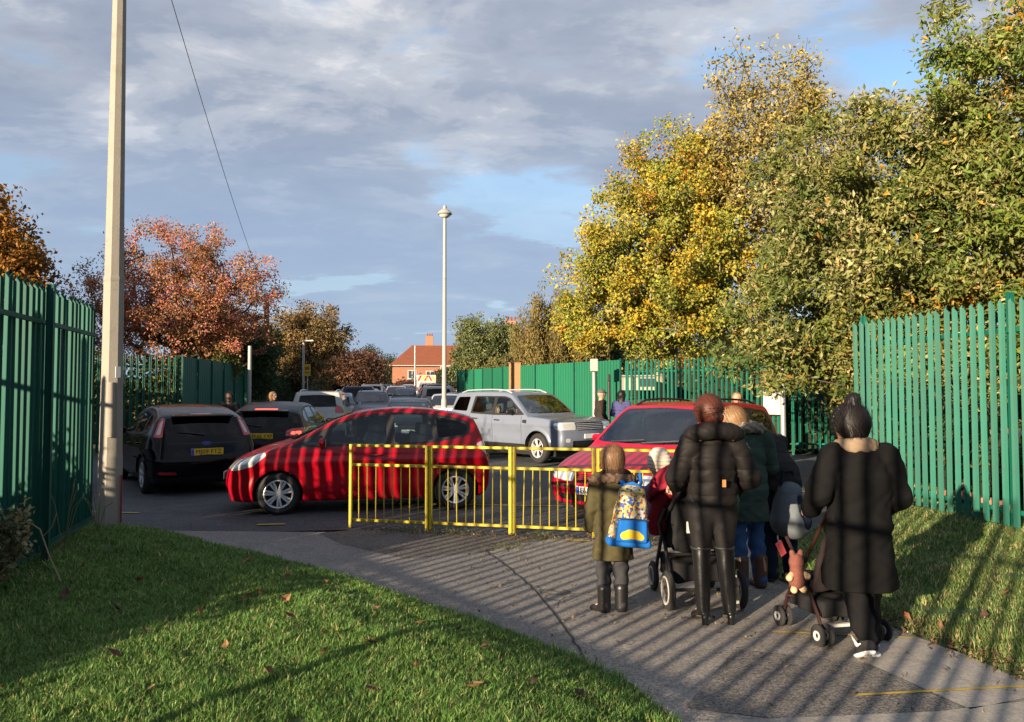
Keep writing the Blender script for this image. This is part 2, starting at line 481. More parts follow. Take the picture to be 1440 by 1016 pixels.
# ================================================================ ground, paths, lawns
def asphalt(name, col, stain, speck=0.35, seed=0.0, crack=False, bump=0.35):
    m = bpy.data.materials.new(name); m.use_nodes = True; nt = m.node_tree; L = nt.links.new; N = nt.nodes.new; b = nt.nodes['Principled BSDF']
    b.inputs['Roughness'].default_value = 0.82; b.inputs['Specular IOR Level'].default_value = 0.35
    tc = N('ShaderNodeTexCoord'); mp = N('ShaderNodeMapping'); mp.inputs['Location'].default_value = (seed, seed * .7, 0); L(tc.outputs['Object'], mp.inputs[0])
    def noise(sc, det=6, ro=.6):
        n = N('ShaderNodeTexNoise'); n.inputs['Scale'].default_value = sc; n.inputs['Detail'].default_value = det; n.inputs['Roughness'].default_value = ro; L(mp.outputs[0], n.inputs['Vector']); return n.outputs['Fac']
    def ramp(f, p0, p1):
        r = N('ShaderNodeMapRange'); r.inputs[1].default_value = p0; r.inputs[2].default_value = p1; L(f, r.inputs[0]); return r.outputs[0]
    def mix(f, a, b_, mode='MIX'):
        x = N('ShaderNodeMixRGB'); x.blend_type = mode
        for i, v in ((0, f), (1, a), (2, b_)):
            if hasattr(v, 'links'): L(v, x.inputs[i])
            else: x.inputs[i].default_value = v if not isinstance(v, tuple) else v + (1,)
        return x.outputs[0]
    c = mix(ramp(noise(.55), .35, .7), tuple(col), tuple(stain))
    c = mix(ramp(noise(2.3, 8, .7), .45, .75), c, tuple(.68 * q for q in col))
    c = mix(ramp(noise(13, 8, .75), .58, .80), c, tuple(.55 * q for q in col)); c = mix(ramp(noise(31, 4, .6), .66, .74), c, tuple(min(.6, 1.7 * q) for q in col))
    sp = N('ShaderNodeTexVoronoi'); sp.inputs['Scale'].default_value = 95; L(mp.outputs[0], sp.inputs['Vector'])
    sc = N('ShaderNodeSeparateColor'); L(sp.outputs['Color'], sc.inputs[0])
    g = N('ShaderNodeMapRange'); g.inputs[3].default_value = 1 - 1.5 * speck; g.inputs[4].default_value = 1 + 1.5 * speck; L(sc.outputs[0], g.inputs[0])
    cc = N('ShaderNodeCombineColor'); [L(g.outputs[0], cc.inputs[i]) for i in range(3)]
    c = mix(1.0, c, cc.outputs[0], 'MULTIPLY')
    h = sp.outputs['Distance']
    if crack:
        v = N('ShaderNodeTexVoronoi'); v.feature = 'DISTANCE_TO_EDGE'; v.inputs['Scale'].default_value = .62
        nd = N('ShaderNodeTexNoise'); nd.inputs['Scale'].default_value = 2.2; nd.inputs['Detail'].default_value = 6; L(mp.outputs[0], nd.inputs['Vector'])
        vm = N('ShaderNodeVectorMath'); vm.operation = 'MULTIPLY_ADD'; vm.inputs[1].default_value = (.55, .55, .55); L(nd.outputs['Color'], vm.inputs[0]); L(mp.outputs[0], vm.inputs[2]); L(vm.outputs[0], v.inputs['Vector'])
        lt = N('ShaderNodeMath'); lt.operation = 'LESS_THAN'; lt.inputs[1].default_value = .006; L(v.outputs['Distance'], lt.inputs[0])
        gate = N('ShaderNodeMath'); gate.operation = 'MULTIPLY'; L(lt.outputs[0], gate.inputs[0]); L(ramp(noise(.4, 3), .5, .56), gate.inputs[1])
        c = mix(gate.outputs[0], c, tuple(.35 * q for q in col))
    L(c, b.inputs['Base Color'])
    bp = N('ShaderNodeBump'); bp.inputs['Strength'].default_value = bump; bp.inputs['Distance'].default_value = .006; L(h, bp.inputs['Height'])
    n2 = noise(7, 5); bp2 = N('ShaderNodeBump'); bp2.inputs['Strength'].default_value = .25; bp2.inputs['Distance'].default_value = .03; L(n2, bp2.inputs['Height']); L(bp.outputs[0], bp2.inputs['Normal']); L(bp2.outputs[0], b.inputs['Normal'])
    return m

def sheet(name, poly, z, mat, kind='structure'):
    o = link(name, make_mesh(name, [(x, y, z) for x, y in poly], [tuple(range(len(poly)))], mat)); o['kind'] = kind; return o

def nz(x, y, s=1.0, seed=0.0):
    return (np.sin(x * 1.7 * s + 2.1 * np.sin(y * 1.3 * s + seed) + seed) + np.sin(y * 2.3 * s + 1.7 * np.sin(x * 1.9 * s + seed * 2) + 1.3 * seed) + .6 * np.sin((x + y) * 4.1 * s + 1.2 * np.sin((x - y) * 3.3 * s) + seed)) / 2.6

LAWN = [(-5.9, 10.2), (-5.25, 10.02), (-4.65, 9.74), (-3.9, 9.2), (-3.36, 8.72), (-2.33, 7.93), (-1.43, 7.12), (-.69, 6.32), (-.1, 5.71), (.37, 5.11), (.68, 4.68), (.86, 4.13), (1.0, 3.3), (1.1, 2.0), (1.1, -1.5), (-9, -1.5), (-9, 9.6)]
VERGE = [(2.80, 8.46), (2.42, 7.7), (2.44, 7.19), (2.68, 6.37), (2.81, 5.71), (2.97, 5.25), (3.07, 4.68), (3.2, 3.4), (3.3, 0), (12, 0), (12, 13.2), (6.2, 12.6), (5.3, 11.7), (4.6, 10.7), (3.6, 9.4)]
def lawn_z(x, y, d):
    return .012 + .10 * np.clip(-d / .9, 0, 1) ** .8 * np.clip(1.1 - .0 * x, 0, 1) + .03 * nz(x, y, .8) * np.clip(-d / .5, 0, 1)
def verge_z(x, y, d):
    return .012 + .05 * np.clip(-d / .5, 0, 1) + .16 * np.clip((x - 3.4) / 2.6, 0, 1) + .025 * nz(x, y, 1.1, 2.0) * np.clip(-d / .5, 0, 1)

def turf(name, poly, zf, mat, step=.08):
    p = arr(poly); lo, hi = p.min(0) - .1, p.max(0) + .1
    xs = np.arange(lo[0], hi[0], step); ys = np.arange(lo[1], hi[1], step); X, Y = np.meshgrid(xs, ys, indexing='ij')
    P2 = np.stack([X.ravel(), Y.ravel()], 1); d = poly_sdf(poly, P2) + .035 * nz(P2[:, 0], P2[:, 1], 5.0, 1.0)
    Vv = np.stack([P2[:, 0], P2[:, 1], zf(P2[:, 0], P2[:, 1], d)], 1)
    n, m_ = X.shape; i = np.arange(n * m_).reshape(n, m_)
    a, b, c, e = i[:-1, :-1].ravel(), i[1:, :-1].ravel(), i[1:, 1:].ravel(), i[:-1, 1:].ravel()
    T = np.concatenate([np.stack([a, b, c], 1), np.stack([a, c, e], 1)])
    s = Sheet(Vv, np.tile((0, 0, 1.0), (len(Vv), 1)), T); s, _, _, _ = s.split(d); s = s.clean()
    o = link(name, make_mesh(name, s.V, s.T, mat, True)); o['kind'] = 'structure'; return o

GRASS_LEAF = leaf_mat('grass_blade', .30, .5)
def blades(name, label, poly, zf, n, view, hgt=(.024, .060), pal=None, seed=1, thin=1.0, ymax=99):
    rs = np.random.RandomState(seed); p = arr(poly); lo, hi = p.min(0), p.max(0)
    out = []
    tot = 0
    while tot < n:
        q = rs.uniform(lo, hi, (n * 2, 2)); y = q[:, 1]
        keep = view(q) & (y < ymax)
        r = np.hypot(q[:, 0], q[:, 1])
        keep &= rs.uniform(size=len(q)) < np.clip((4.2 / np.maximum(r, 1)) ** 1.1, .12, 1)
        d = poly_sdf(poly, q); keep &= d < .01 + .035 * nz(q[:, 0], q[:, 1], 5.0, 1.0)
        bare = nz(q[:, 0], q[:, 1], 1.9, 4.0) > .80
        keep &= ~(bare & (rs.uniform(size=len(q)) < .93))
        edge = np.clip(1 + d / (.10 + .16 * np.clip(nz(q[:, 0], q[:, 1], 3.1, 9.0), 0, 1)), 0, 1); keep &= rs.uniform(size=len(q)) > edge * .72
        q = q[keep]; out.append(q); tot += len(q)
        if len(out) > 40: break
    q = np.concatenate(out)[:n]; m_ = len(q); x, y = q[:, 0], q[:, 1]; d = poly_sdf(poly, q)
    z = zf(x, y, d) - .004
    cl = np.clip(nz(x, y, 2.6, 7.0) * .5 + .5 + .25 * nz(x, y, 8.0, 3.0), 0, 1)
    r = np.hypot(x, y)
    H = rs.uniform(hgt[0], hgt[1], m_) * (.60 + .75 * cl) * (1 + .4 * (rs.uniform(size=m_) < .06)); w = rs.uniform(.0018, .0036, m_) * np.clip(r / 4.5, 1, 2.4) * thin
    a = rs.uniform(0, 2 * pi, m_); lean = rs.uniform(.15, 1.0, m_) * H; la = a + rs.uniform(-.8, .8, m_) + pi / 2
    px, py = np.cos(a) * w, np.sin(a) * w; lx, ly = np.cos(la) * lean, np.sin(la) * lean
    B = np.stack([x, y, z], 1); o = lambda dx, dy, dz: B + np.stack([dx, dy, dz], 1)
    V = np.stack([o(-px, -py, 0 * H), o(px, py, 0 * H), o(lx * .35 + px * .8, ly * .35 + py * .8, H * .6), o(lx * .35 - px * .8, ly * .35 - py * .8, H * .6), o(lx, ly, H * rs.uniform(.8, 1, m_))], 1).reshape(-1, 3)
    k = 5 * np.arange(m_)[:, None]
    F = [np.concatenate([k + 0, k + 1, k + 2, k + 3], 1), np.concatenate([k + 3, k + 2, k + 4], 1)]
    pal = pal or [((.060, .128, .026), .5), ((.088, .165, .036), .28), ((.14, .195, .055), .14), ((.24, .21, .09), .08)]
    cs = arr([c for c, _ in pal]); ws = arr([w_ for _, w_ in pal]); ci = rs.choice(len(cs), m_, p=ws / ws.sum())
    col = 1.5 * cs[ci] * rs.uniform(.75, 1.25, (m_, 1)) * (.85 + .3 * cl[:, None])
    col = np.repeat(col, 5, 0)
    ob = link(name, make_mesh(name, V, F, GRASS_LEAF, True, None, col))
    ob['kind'] = 'stuff'; ob['label'] = label; ob['category'] = 'grass'
    return ob

def in_view(q, m=.25):
    return (np.abs(q[:, 0]) < .70 * np.maximum(q[:, 1], 0) + m) & (q[:, 1] > 3.2)

def build_ground():
    soil = M('field_soil', (0.045, 0.055, 0.022), rough=.95, var=.5, vscale=1.3, bump=.5, bscale=15, dirt=(.07, .055, .03), dscale=.6)
    road = asphalt('road_asphalt', (0.060, 0.062, 0.070), (0.085, 0.085, 0.090), .40, 0.0, True)
    path = asphalt('path_asphalt', (0.245, 0.222, 0.200), (0.195, 0.178, 0.163), .28, 3.0, True)
    path2 = asphalt('path_asphalt_left', (0.20, 0.185, 0.175), (0.16, 0.15, 0.145), .28, 5.0)
    patch = asphalt('patch_asphalt', (0.095, 0.085, 0.078), (0.125, 0.11, 0.10), .45, 8.0, bump=.6)
    fresh = asphalt('fresh_asphalt', (0.165, 0.150, 0.138), (0.13, 0.12, 0.11), .40, 9.0, bump=.5)
    conc = asphalt('slab_concrete', (0.31, 0.285, 0.26), (0.26, 0.24, 0.22), .12, 2.0, bump=.15)
    g = sheet('ground', [(-900, -400), (900, -400), (900, 1500), (-900, 1500)], -.03, soil)
    sheet('road', [(-13.5, 9.6), (-3.4, 9.55), (-1.9, 9.75), (.2, 9.25), (2.2, 8.75), (3.4, 8.9), (8, 13), (12.5, 20.4), (7.5, 20.9), (4.1, 24.4), (.2, 31.6), (-2.9, 40), (-9, 64), (-14, 84), (-30, 90), (-32, 84), (-17.5, 76), (-14.6, 58), (-11.2, 31.8), (-9.6, 22), (-15, 18.2)], 0.0, road)
    k = [(-10.6, 28), (2.2, 28), (-1.6, 36.5), (-2.6, 40), (-4.2, 50), (-7, 64), (-9, 90), (-19, 90), (-17.2, 76), (-14.5, 58), (-11.9, 40)]
    o = link('road', make_mesh('road', [(x, y, .006 + max(0, y - 28) * .016) for x, y in k], [(0, 1, 2, 10), (10, 2, 3), (10, 3, 4, 9), (9, 4, 5, 8), (8, 5, 6, 7)], road)); o['kind'] = 'structure'
    sheet('footpath', [(.45, 9.25), (-.29, 8.46), (.16, 6.94), (.46, 5.21), (.56, 4.13), (.75, -2), (3.6, -2), (3.3, 3.4), (3.1, 4.75), (2.9, 5.5), (2.6, 6.6), (2.5, 7.5), (2.9, 8.5), (3.5, 9.4), (2.2, 8.9)], .004, path)
    sheet('footpath_edge', [(.75, -2), (.56, 4.13), (.46, 5.21), (.16, 6.94), (-.29, 8.46), (-1.9, 8.75), (-2.3, 9.55), (-6.6, 9.75), (-6.6, 9.2), (-3, 7.8), (-1, 6), (.5, 4), (.6, -2)], .004, path2)
    sheet('path_patch', [(-2.35, 9.45), (-1.95, 8.80), (-1.1, 8.05), (-.25, 8.40), (-.05, 8.7), (.5, 9.16), (.2, 9.25), (-1.9, 9.75)], .006, patch)
    # trench seam along the middle of the path
    m = MB(); kp = arr([(-.29, 8.46), (-.06, 7.75), (.16, 6.94), (.33, 6.1), (.46, 5.21), (.56, 4.13), (.62, 3)]); tt = np.linspace(0, 6, 61); pts = np.stack([np.interp(tt, range(7), kp[:, 0]) + RS.normal(size=61) * .006, np.interp(tt, range(7), kp[:, 1])], 1)
    for (a, b) in zip(pts[:-1], pts[1:]): m.add([(a[0] - .009, a[1], .0085), (a[0] + .009, a[1], .0085), (b[0] + .009, b[1], .0085), (b[0] - .009, b[1], .0085)], [(0, 1, 2, 3)])
    o = m.build('path_seam', M('tar', (0.018, 0.018, 0.019), rough=.7)); o['kind'] = 'structure'
    sheet('path_patch', [(.95, 4.3), (1.5, 5.25), (2.27, 4.98), (2.5, 4.27), (2.2, 4.20), (1.38, 4.16)], .008, fresh)
    sheet('path_slab', [(2.27, 4.98), (2.50, 5.50), (2.86, 5.50), (3.0, 5.1), (3.1, 4.55), (2.89, 4.42), (2.50, 4.27)], .010, conc)
    sheet('path_slab', [(.9, 4.12), (1.38, 4.15), (2.3, 4.24), (2.95, 4.40), (3.15, 4.45), (3.15, 3.9), (2.3, 3.8), (1.0, 3.7)], .010, conc)
    # yellow paint, worn
    yl = M('yellow_paint', (0.42, 0.29, 0.05), rough=.8, var=.3, vscale=30, dirt=(.12, .11, .10), dscale=16)
    for i, (a, b, w) in enumerate([((1.88, 5.62), (2.84, 5.48), .030), ((1.95, 4.46), (3.06, 4.60), .028), ((-6.4, 11.1), (-5.3, 11.0), .06), ((-3.3, 10.03), (-2.95, 10.08), .08), ((-2.6, 11.95), (1.2, 11.6), .06), ((2.3, 12.3), (5.2, 11.9), .08), ((3.2, 13.4), (6.4, 13.2), .08), ((-5.9, 10.4), (-5.3, 10.38), .05), ((.62, 9.02), (.9, 8.96), .09)]):
        d = arr(b) - arr(a); n = np.array((-d[1], d[0])); n = n / np.linalg.norm(n) * w / 2
        sheet('road_marking', [tuple(arr(a) - n), tuple(arr(b) - n), tuple(arr(b) + n), tuple(arr(a) + n)], .013, yl)
    turf_m = M('turf', (0.045, 0.080, 0.018), rough=.95, var=.5, vscale=5, bump=.6, bscale=30, dirt=(.055, .038, .022), dscale=1.7)
    turf('lawn', LAWN, lawn_z, turf_m)
    turf('verge', VERGE, verge_z, turf_m, .1)
    blades('grass', 'green uncut grass of the lawn beside the path', LAWN, lawn_z, 230000, in_view, seed=3)
    blades('grass', 'grass of the verge below the right-hand fence', VERGE, verge_z, 60000, lambda q: in_view(q, .3) & (q[:, 0] < 7.6), seed=5, hgt=(.025, .070), pal=[((.058, .105, .028), .42), ((.09, .14, .040), .28), ((.15, .17, .06), .16), ((.26, .21, .10), .14)])
    # field that rises behind the far fence
    fm = M('field_grass', (0.075, 0.105, 0.022), rough=.95, var=.35, vscale=2.0, bump=.6, bscale=9, dirt=(.13, .11, .035), dscale=.9)
    xs = np.linspace(-4, 40, 45); ys = np.linspace(21.5, 75, 45); X, Y = np.meshgrid(xs, ys, indexing='ij')
    dist = np.maximum((X - 4.1) * .74 + (Y - 24.8) * .67, 0)
    Z = .02 + np.minimum(dist, 14) * .085 + .05 * nz(X, Y, .7); Z[dist <= .15] = -.06
    n, k = X.shape; i = np.arange(n * k).reshape(n, k)
    F = np.stack([i[:-1, :-1].ravel(), i[1:, :-1].ravel(), i[1:, 1:].ravel(), i[:-1, 1:].ravel()], 1)
    o = link('field', make_mesh('field', np.stack([X.ravel(), Y.ravel(), Z.ravel()], 1), F, fm, True)); o['kind'] = 'structure'
build_ground()
# ================================================================ fences, barrier, posts
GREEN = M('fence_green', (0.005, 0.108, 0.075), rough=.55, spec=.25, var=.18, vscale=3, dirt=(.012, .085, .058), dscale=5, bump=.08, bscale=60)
GREEN_D = M('fence_green_dark', (0.005, 0.072, 0.052), rough=.55, spec=.25, var=.2, vscale=3, bump=.08, bscale=60)  # darker tone of the same green
GREEN_P = M('fence_green_panel', (0.008, 0.115, 0.060), rough=.6, spec=.25, var=.12, vscale=1.2, dirt=(.02, .11, .065), dscale=2.0)
GALV = M('galvanised', (0.36, 0.37, 0.38), rough=.45, metal=.5, var=.2, vscale=9)
YELLOW = M('barrier_yellow', (0.42, 0.335, 0.014), rough=.5, spec=.3, var=.16, vscale=12, dirt=(.22, .17, .06), dscale=9, bump=.1, bscale=70)

def weather(m, streak=.5, edge=(.10, .13, .09)):
    nt = m.node_tree; L = nt.links.new; N = nt.nodes.new; b = nt.nodes['Principled BSDF']; src = b.inputs['Base Color'].links[0].from_socket
    tc = N('ShaderNodeTexCoord'); mp = N('ShaderNodeMapping'); mp.inputs['Scale'].default_value = (16, 16, 1.1); L(tc.outputs['Object'], mp.inputs[0])
    oi = N('ShaderNodeObjectInfo'); ad = N('ShaderNodeVectorMath'); ad.operation = 'ADD'; L(mp.outputs[0], ad.inputs[0]); L(oi.outputs['Location'], ad.inputs[1])
    n = N('ShaderNodeTexNoise'); n.inputs['Scale'].default_value = 1.0; n.inputs['Detail'].default_value = 7; n.inputs['Roughness'].default_value = .7; L(ad.outputs[0], n.inputs['Vector'])
    mr = N('ShaderNodeMapRange'); mr.inputs[1].default_value = .52; mr.inputs[2].default_value = .80; mr.inputs[4].default_value = streak; L(n.outputs['Fac'], mr.inputs[0])
    mx = N('ShaderNodeMixRGB'); L(mr.outputs[0], mx.inputs[0]); L(src, mx.inputs[1]); mx.inputs[2].default_value = edge + (1,)
    hs = N('ShaderNodeHueSaturation'); v = N('ShaderNodeMapRange'); v.inputs[3].default_value = .80; v.inputs[4].default_value = 1.18; L(oi.outputs['Random'], v.inputs[0]); L(v.outputs[0], hs.inputs['Value']); L(mx.outputs[0], hs.inputs['Color'])
    # rust and earth splash low down and in specks
    sp = N('ShaderNodeTexNoise'); sp.inputs['Scale'].default_value = 55; sp.inputs['Detail'].default_value = 3; L(ad.outputs[0], sp.inputs['Vector'])
    sz = N('ShaderNodeSeparateXYZ'); L(tc.outputs['Object'], sz.inputs[0]); lo = N('ShaderNodeMapRange'); lo.inputs[1].default_value = .05; lo.inputs[2].default_value = .45; lo.inputs[3].default_value = .55; lo.inputs[4].default_value = .68; L(sz.outputs[2], lo.inputs[0])
    gt = N('ShaderNodeMath'); gt.operation = 'GREATER_THAN'; L(n.outputs['Fac'], gt.inputs[0]); L(lo.outputs[0], gt.inputs[1])
    m2 = N('ShaderNodeMixRGB'); sc = N('ShaderNodeMath'); sc.operation = 'MULTIPLY'; sc.inputs[1].default_value = .45; L(gt.outputs[0], sc.inputs[0]); L(sc.outputs[0], m2.inputs[0]); L(hs.outputs[0], m2.inputs[1]); m2.inputs[2].default_value = (.10, .075, .045, 1)
    L(m2.outputs[0], b.inputs['Base Color'])
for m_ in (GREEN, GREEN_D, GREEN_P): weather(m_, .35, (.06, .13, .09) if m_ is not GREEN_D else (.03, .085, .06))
weather(YELLOW, .5, (.20, .15, .06))

PALE = {}
def pale_mesh(h, z0, w=.070, mat=None, dep=.024):
    key = (h, z0, w, mat.name)
    if key in PALE: return PALE[key]
    xs = [-w / 2, -w * .27, 0, w * .27, w / 2]; ys = [0, dep, dep * .35, dep, 0]; t = .004
    V = []; F = []
    zt = [h - .075, h - .03, h, h - .03, h - .075]
    for side in (0, 1):
        for i in range(5): V.append((xs[i], ys[i] - side * t, z0)); V.append((xs[i], ys[i] - side * t, zt[i]))
    for side in (0, 1):
        for i in range(4):
            a = side * 10 + 2 * i; q = (a, a + 1, a + 3, a + 2); F.append(q if side == 0 else q[::-1])
    for i in range(4): F.append((2 * i + 1, 10 + 2 * i + 1, 10 + 2 * i + 3, 2 * i + 3)); F.append((2 * i, 2 * i + 2, 10 + 2 * i + 2, 10 + 2 * i))
    F.append((0, 10, 11, 1)); F.append((8, 9, 19, 18))
    PALE[key] = make_mesh('pale', V, F, mat)
    return PALE[key]

def palisade(label, p0, p1, h, mat, pitch=.155, bay=2.75, flip=False, base=.0, rails=(.35, 2.38), group=None, post_first=True, post_h=None, ground=None, name='palisade_fence', pz0=.06, wob_=.004, pw=.072, dep=.026, bars=0):
    p0, p1 = arr(p0), arr(p1); d = p1 - p0; Ln = np.linalg.norm(d); d /= Ln; rz = atan2(d[1], d[0])
    t = thing(name, label, 'fence', (p0[0], p0[1], base), rz, group)
    sg = -1 if flip else 1       # pales stand on this side of the rails (local +y)
    n = int(Ln / pitch); me = pale_mesh(h, pz0, pw, mat, dep)
    for i in range(n + 1):
        o = link('pale', me, t, (i * pitch + RS.uniform(-wob_, wob_), sg * .030, RS.uniform(-.008, .008)), (RS.uniform(-.004, .004), RS.uniform(-.006, .006), 0 if sg > 0 else pi))
    if bars:
        bm = MB().tube([(0, 0, .05), (0, 0, bars)], .007, 6).mesh('bar', mat, True)
        for i in range(n + 1): link('bar', bm, t, (i * pitch, sg * .02, 0))
    nb = max(1, int(round(Ln / bay)))
    for k in range(0 if post_first else 1, nb + 1):
        x = k * Ln / nb; ph = (post_h or h - .02)
        m = MB().box((0, -sg * .055, ph / 2), (.055, .006, ph)).box((0, -sg * .115, ph / 2), (.055, .006, ph)).box((0, -sg * .085, ph / 2), (.006, .054, ph))
        m.build('post', mat, t, loc=(x, 0, 0))
    for k in range(nb):
        for z in rails:
            m = MB().box(((k + .5) * Ln / nb, -sg * .012, z), (Ln / nb - .06, .006, .05)).box(((k + .5) * Ln / nb, -sg * .032, z - .022), (Ln / nb - .06, .034, .006))
            m.build('rail', mat, t)
    return t

def clad_fence(label, p0, p1, h, mat, wid, base=0.0, flip=False, name='clad_fence', cap=True):
    p0, p1 = arr(p0), arr(p1); d = p1 - p0; Ln = np.linalg.norm(d); d /= Ln; rz = atan2(d[1], d[0])
    t = thing(name, label, 'fence', (p0[0], p0[1], base), rz)
    n = max(1, int(round(Ln / wid))); w = Ln / n; sg = -1 if flip else 1
    # shallow trapezoid sheet
    nr = 8; prof = []
    for i in range(nr):
        x = -w / 2 + .03 + (w - .06) * i / nr; st = (w - .06) / nr
        prof += [(x, 0), (x + st * .35, 0), (x + st * .5, .012), (x + st * .85, .012)]
    prof.append((w / 2 - .03, 0))
    V = [(x, sg * y, .05) for x, y in prof] + [(x, sg * y, h) for x, y in prof] + [(x, sg * (y - .004), .05) for x, y in prof] + [(x, sg * (y - .004), h) for x, y in prof]; k = len(prof)
    F = [(i, i + 1, k + i + 1, k + i) for i in range(k - 1)] + [(2 * k + i, 3 * k + i, 3 * k + i + 1, 2 * k + i + 1) for i in range(k - 1)] + [(k + i, k + i + 1, 3 * k + i + 1, 3 * k + i) for i in range(k - 1)]
    me = make_mesh('panel', V, F, mat)
    for i in range(n): link('panel', me, t, ((i + .5) * w, RS.uniform(-.006, .006), RS.uniform(-.01, .01)))
    pm = MB().box((0, -sg * .03, h / 2 + .02), (.055, .05, h + .04)).mesh('post', GREEN_D)
    for i in range(n + 1): link('post', pm, t, (i * w, 0, 0))
    return t

def build_fences():
    lz = .12
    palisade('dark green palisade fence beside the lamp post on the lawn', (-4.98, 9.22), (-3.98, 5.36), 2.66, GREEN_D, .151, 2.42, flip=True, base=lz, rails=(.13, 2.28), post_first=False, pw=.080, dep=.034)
    palisade('tall sunlit green palisade fence on the verge behind the woman in the long coat', (5.23, 11.6), (5.98, 5.9), 2.62, GREEN, .152, 2.75, flip=True, base=.17, rails=(.22, 2.26), post_h=2.70, pw=.080, dep=.030)
    palisade('far green palisade fence in front of the sunlit field', (7.42, 20.95), (3.72, 25.35), 2.74, GREEN, .165, 2.75, flip=False, rails=(.35, 2.35), wob_=.01)
    palisade('low green palisade gate under the overhanging tree', (7.62, 20.9), (13.6, 19.6), 1.95, GREEN, .165, 2.9, flip=True, rails=(.30, 1.6), wob_=.01, name='palisade_gate')
    clad_fence('long bright green boarded fence along the right of the road', (3.62, 25.5), (.28, 31.75), 2.76, GREEN_P, 1.42, flip=True)
    clad_fence('far end of the green boarded fence beyond the wooden post', (.10, 32.2), (-2.8, 40), 2.76, GREEN_P, 1.42, flip=True)
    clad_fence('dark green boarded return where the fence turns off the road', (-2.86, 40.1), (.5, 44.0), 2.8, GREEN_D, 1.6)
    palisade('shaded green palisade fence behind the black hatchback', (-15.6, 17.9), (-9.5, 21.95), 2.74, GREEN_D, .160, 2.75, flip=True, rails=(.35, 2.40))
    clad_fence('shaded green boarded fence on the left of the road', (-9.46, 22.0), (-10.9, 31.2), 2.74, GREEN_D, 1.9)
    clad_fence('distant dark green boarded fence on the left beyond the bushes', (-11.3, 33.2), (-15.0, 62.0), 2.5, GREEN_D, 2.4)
    t = thing('gate_post', 'pale green square post at the end of the shaded boarded fence', 'post', (-10.86, 31.5, 0))
    MB().box((0, 0, 1.35), (.22, .16, 2.7)).build('shaft', M('post_green', (0.05, 0.26, 0.15), rough=.5, var=.1), t, bev=.01); MB().box((0, 0, 2.715), (.25, .19, .03)).build('cap', GREEN_D, t)
    t = thing('fence_post', 'brown timber post standing proud of the green boarded fence', 'post', (.17, 31.85, 0), radians(-25))
    MB().box((0, -.06, 1.43), (.55, .14, 2.86)).build('shaft', M('timber', (0.24, 0.13, 0.055), rough=.8, var=.3, vscale=8, bump=.4, bscale=30), t, bev=.012); MB().box((0, -.06, 2.875), (.60, .18, .03)).build('cap', M('timber', (0.36, 0.2, .085)), t)
    # the school fence behind and left of the camera; its pales throw the stripes on the path and cars
    d = arr((.6, -.8)); P0 = arr((-3.05, .86))
    a = P0 - 6.6 * d; b = P0 + 5.2 * d
    palisade('green palisade fence left of and behind the viewpoint, throwing striped shadows', tuple(a), tuple(b), 3.10, GREEN, .154, 2.75, flip=False, rails=(1.22, 2.35, .10), pw=.052, dep=.014, pz0=1.16, bars=1.2)  # unseen; narrow pales and thin lower bars shaped to let sun onto the lawn
    palisade('green palisade fence running on in front of the tall hedge', tuple(P0 - 22 * d), tuple(P0 - 6.75 * d), 2.75, GREEN, .154, 2.75, flip=False, rails=(.35, 2.38))

def build_barrier():
    pts = [(-2.06, 9.89), (-1.01, 9.645), (.03, 9.40), (1.02, 9.165), (1.99, 8.935), (2.86, 8.73)]
    labs = ['yellow guard rail panel at the left end, before the red hatchback\'s doors', 'yellow guard rail panel in front of the red hatchback\'s rear wheel', 'yellow guard rail panel before the silver off-roader\'s front wheel',
            'yellow guard rail panel directly behind the child\'s head and rucksack', 'yellow guard rail panel hidden behind the woman in the quilted jacket']
    for i in range(5):
        a, b = arr(pts[i]), arr(pts[i + 1]); v = b - a; Ln = np.linalg.norm(v) - .052; rz = atan2(v[1], v[0])
        t = thing('guard_rail_panel', labs[i], 'barrier', (a[0], a[1], 0), rz, 'yellow guard rail panels along the kerb')
        for x in (.0, Ln):
            MB().box((x, 0, .53), (.040, .040, 1.06)).build('post', YELLOW, t, bev=.004, seg=1)
        for z, nm in ((1.045, 'top_rail'), (.80, 'middle_rail'), (.10, 'bottom_rail')):
            MB().box((Ln / 2, 0, z), (Ln - .044, .034, .034)).build(nm, YELLOW, t, bev=.004, seg=1)
        nb = 8; bm = MB().tube([(0, 0, .118), (0, 0, .782)], .0075, 6, cap=False).mesh('bar', YELLOW, True)
        for k in range(nb):
            x = Ln * (k + 1) / (nb + 1)
            link('bar', bm, t, (x, 0, 0), (0, RS.uniform(-.012, .012) + (.03 if i == 2 and k < 2 else 0), 0))

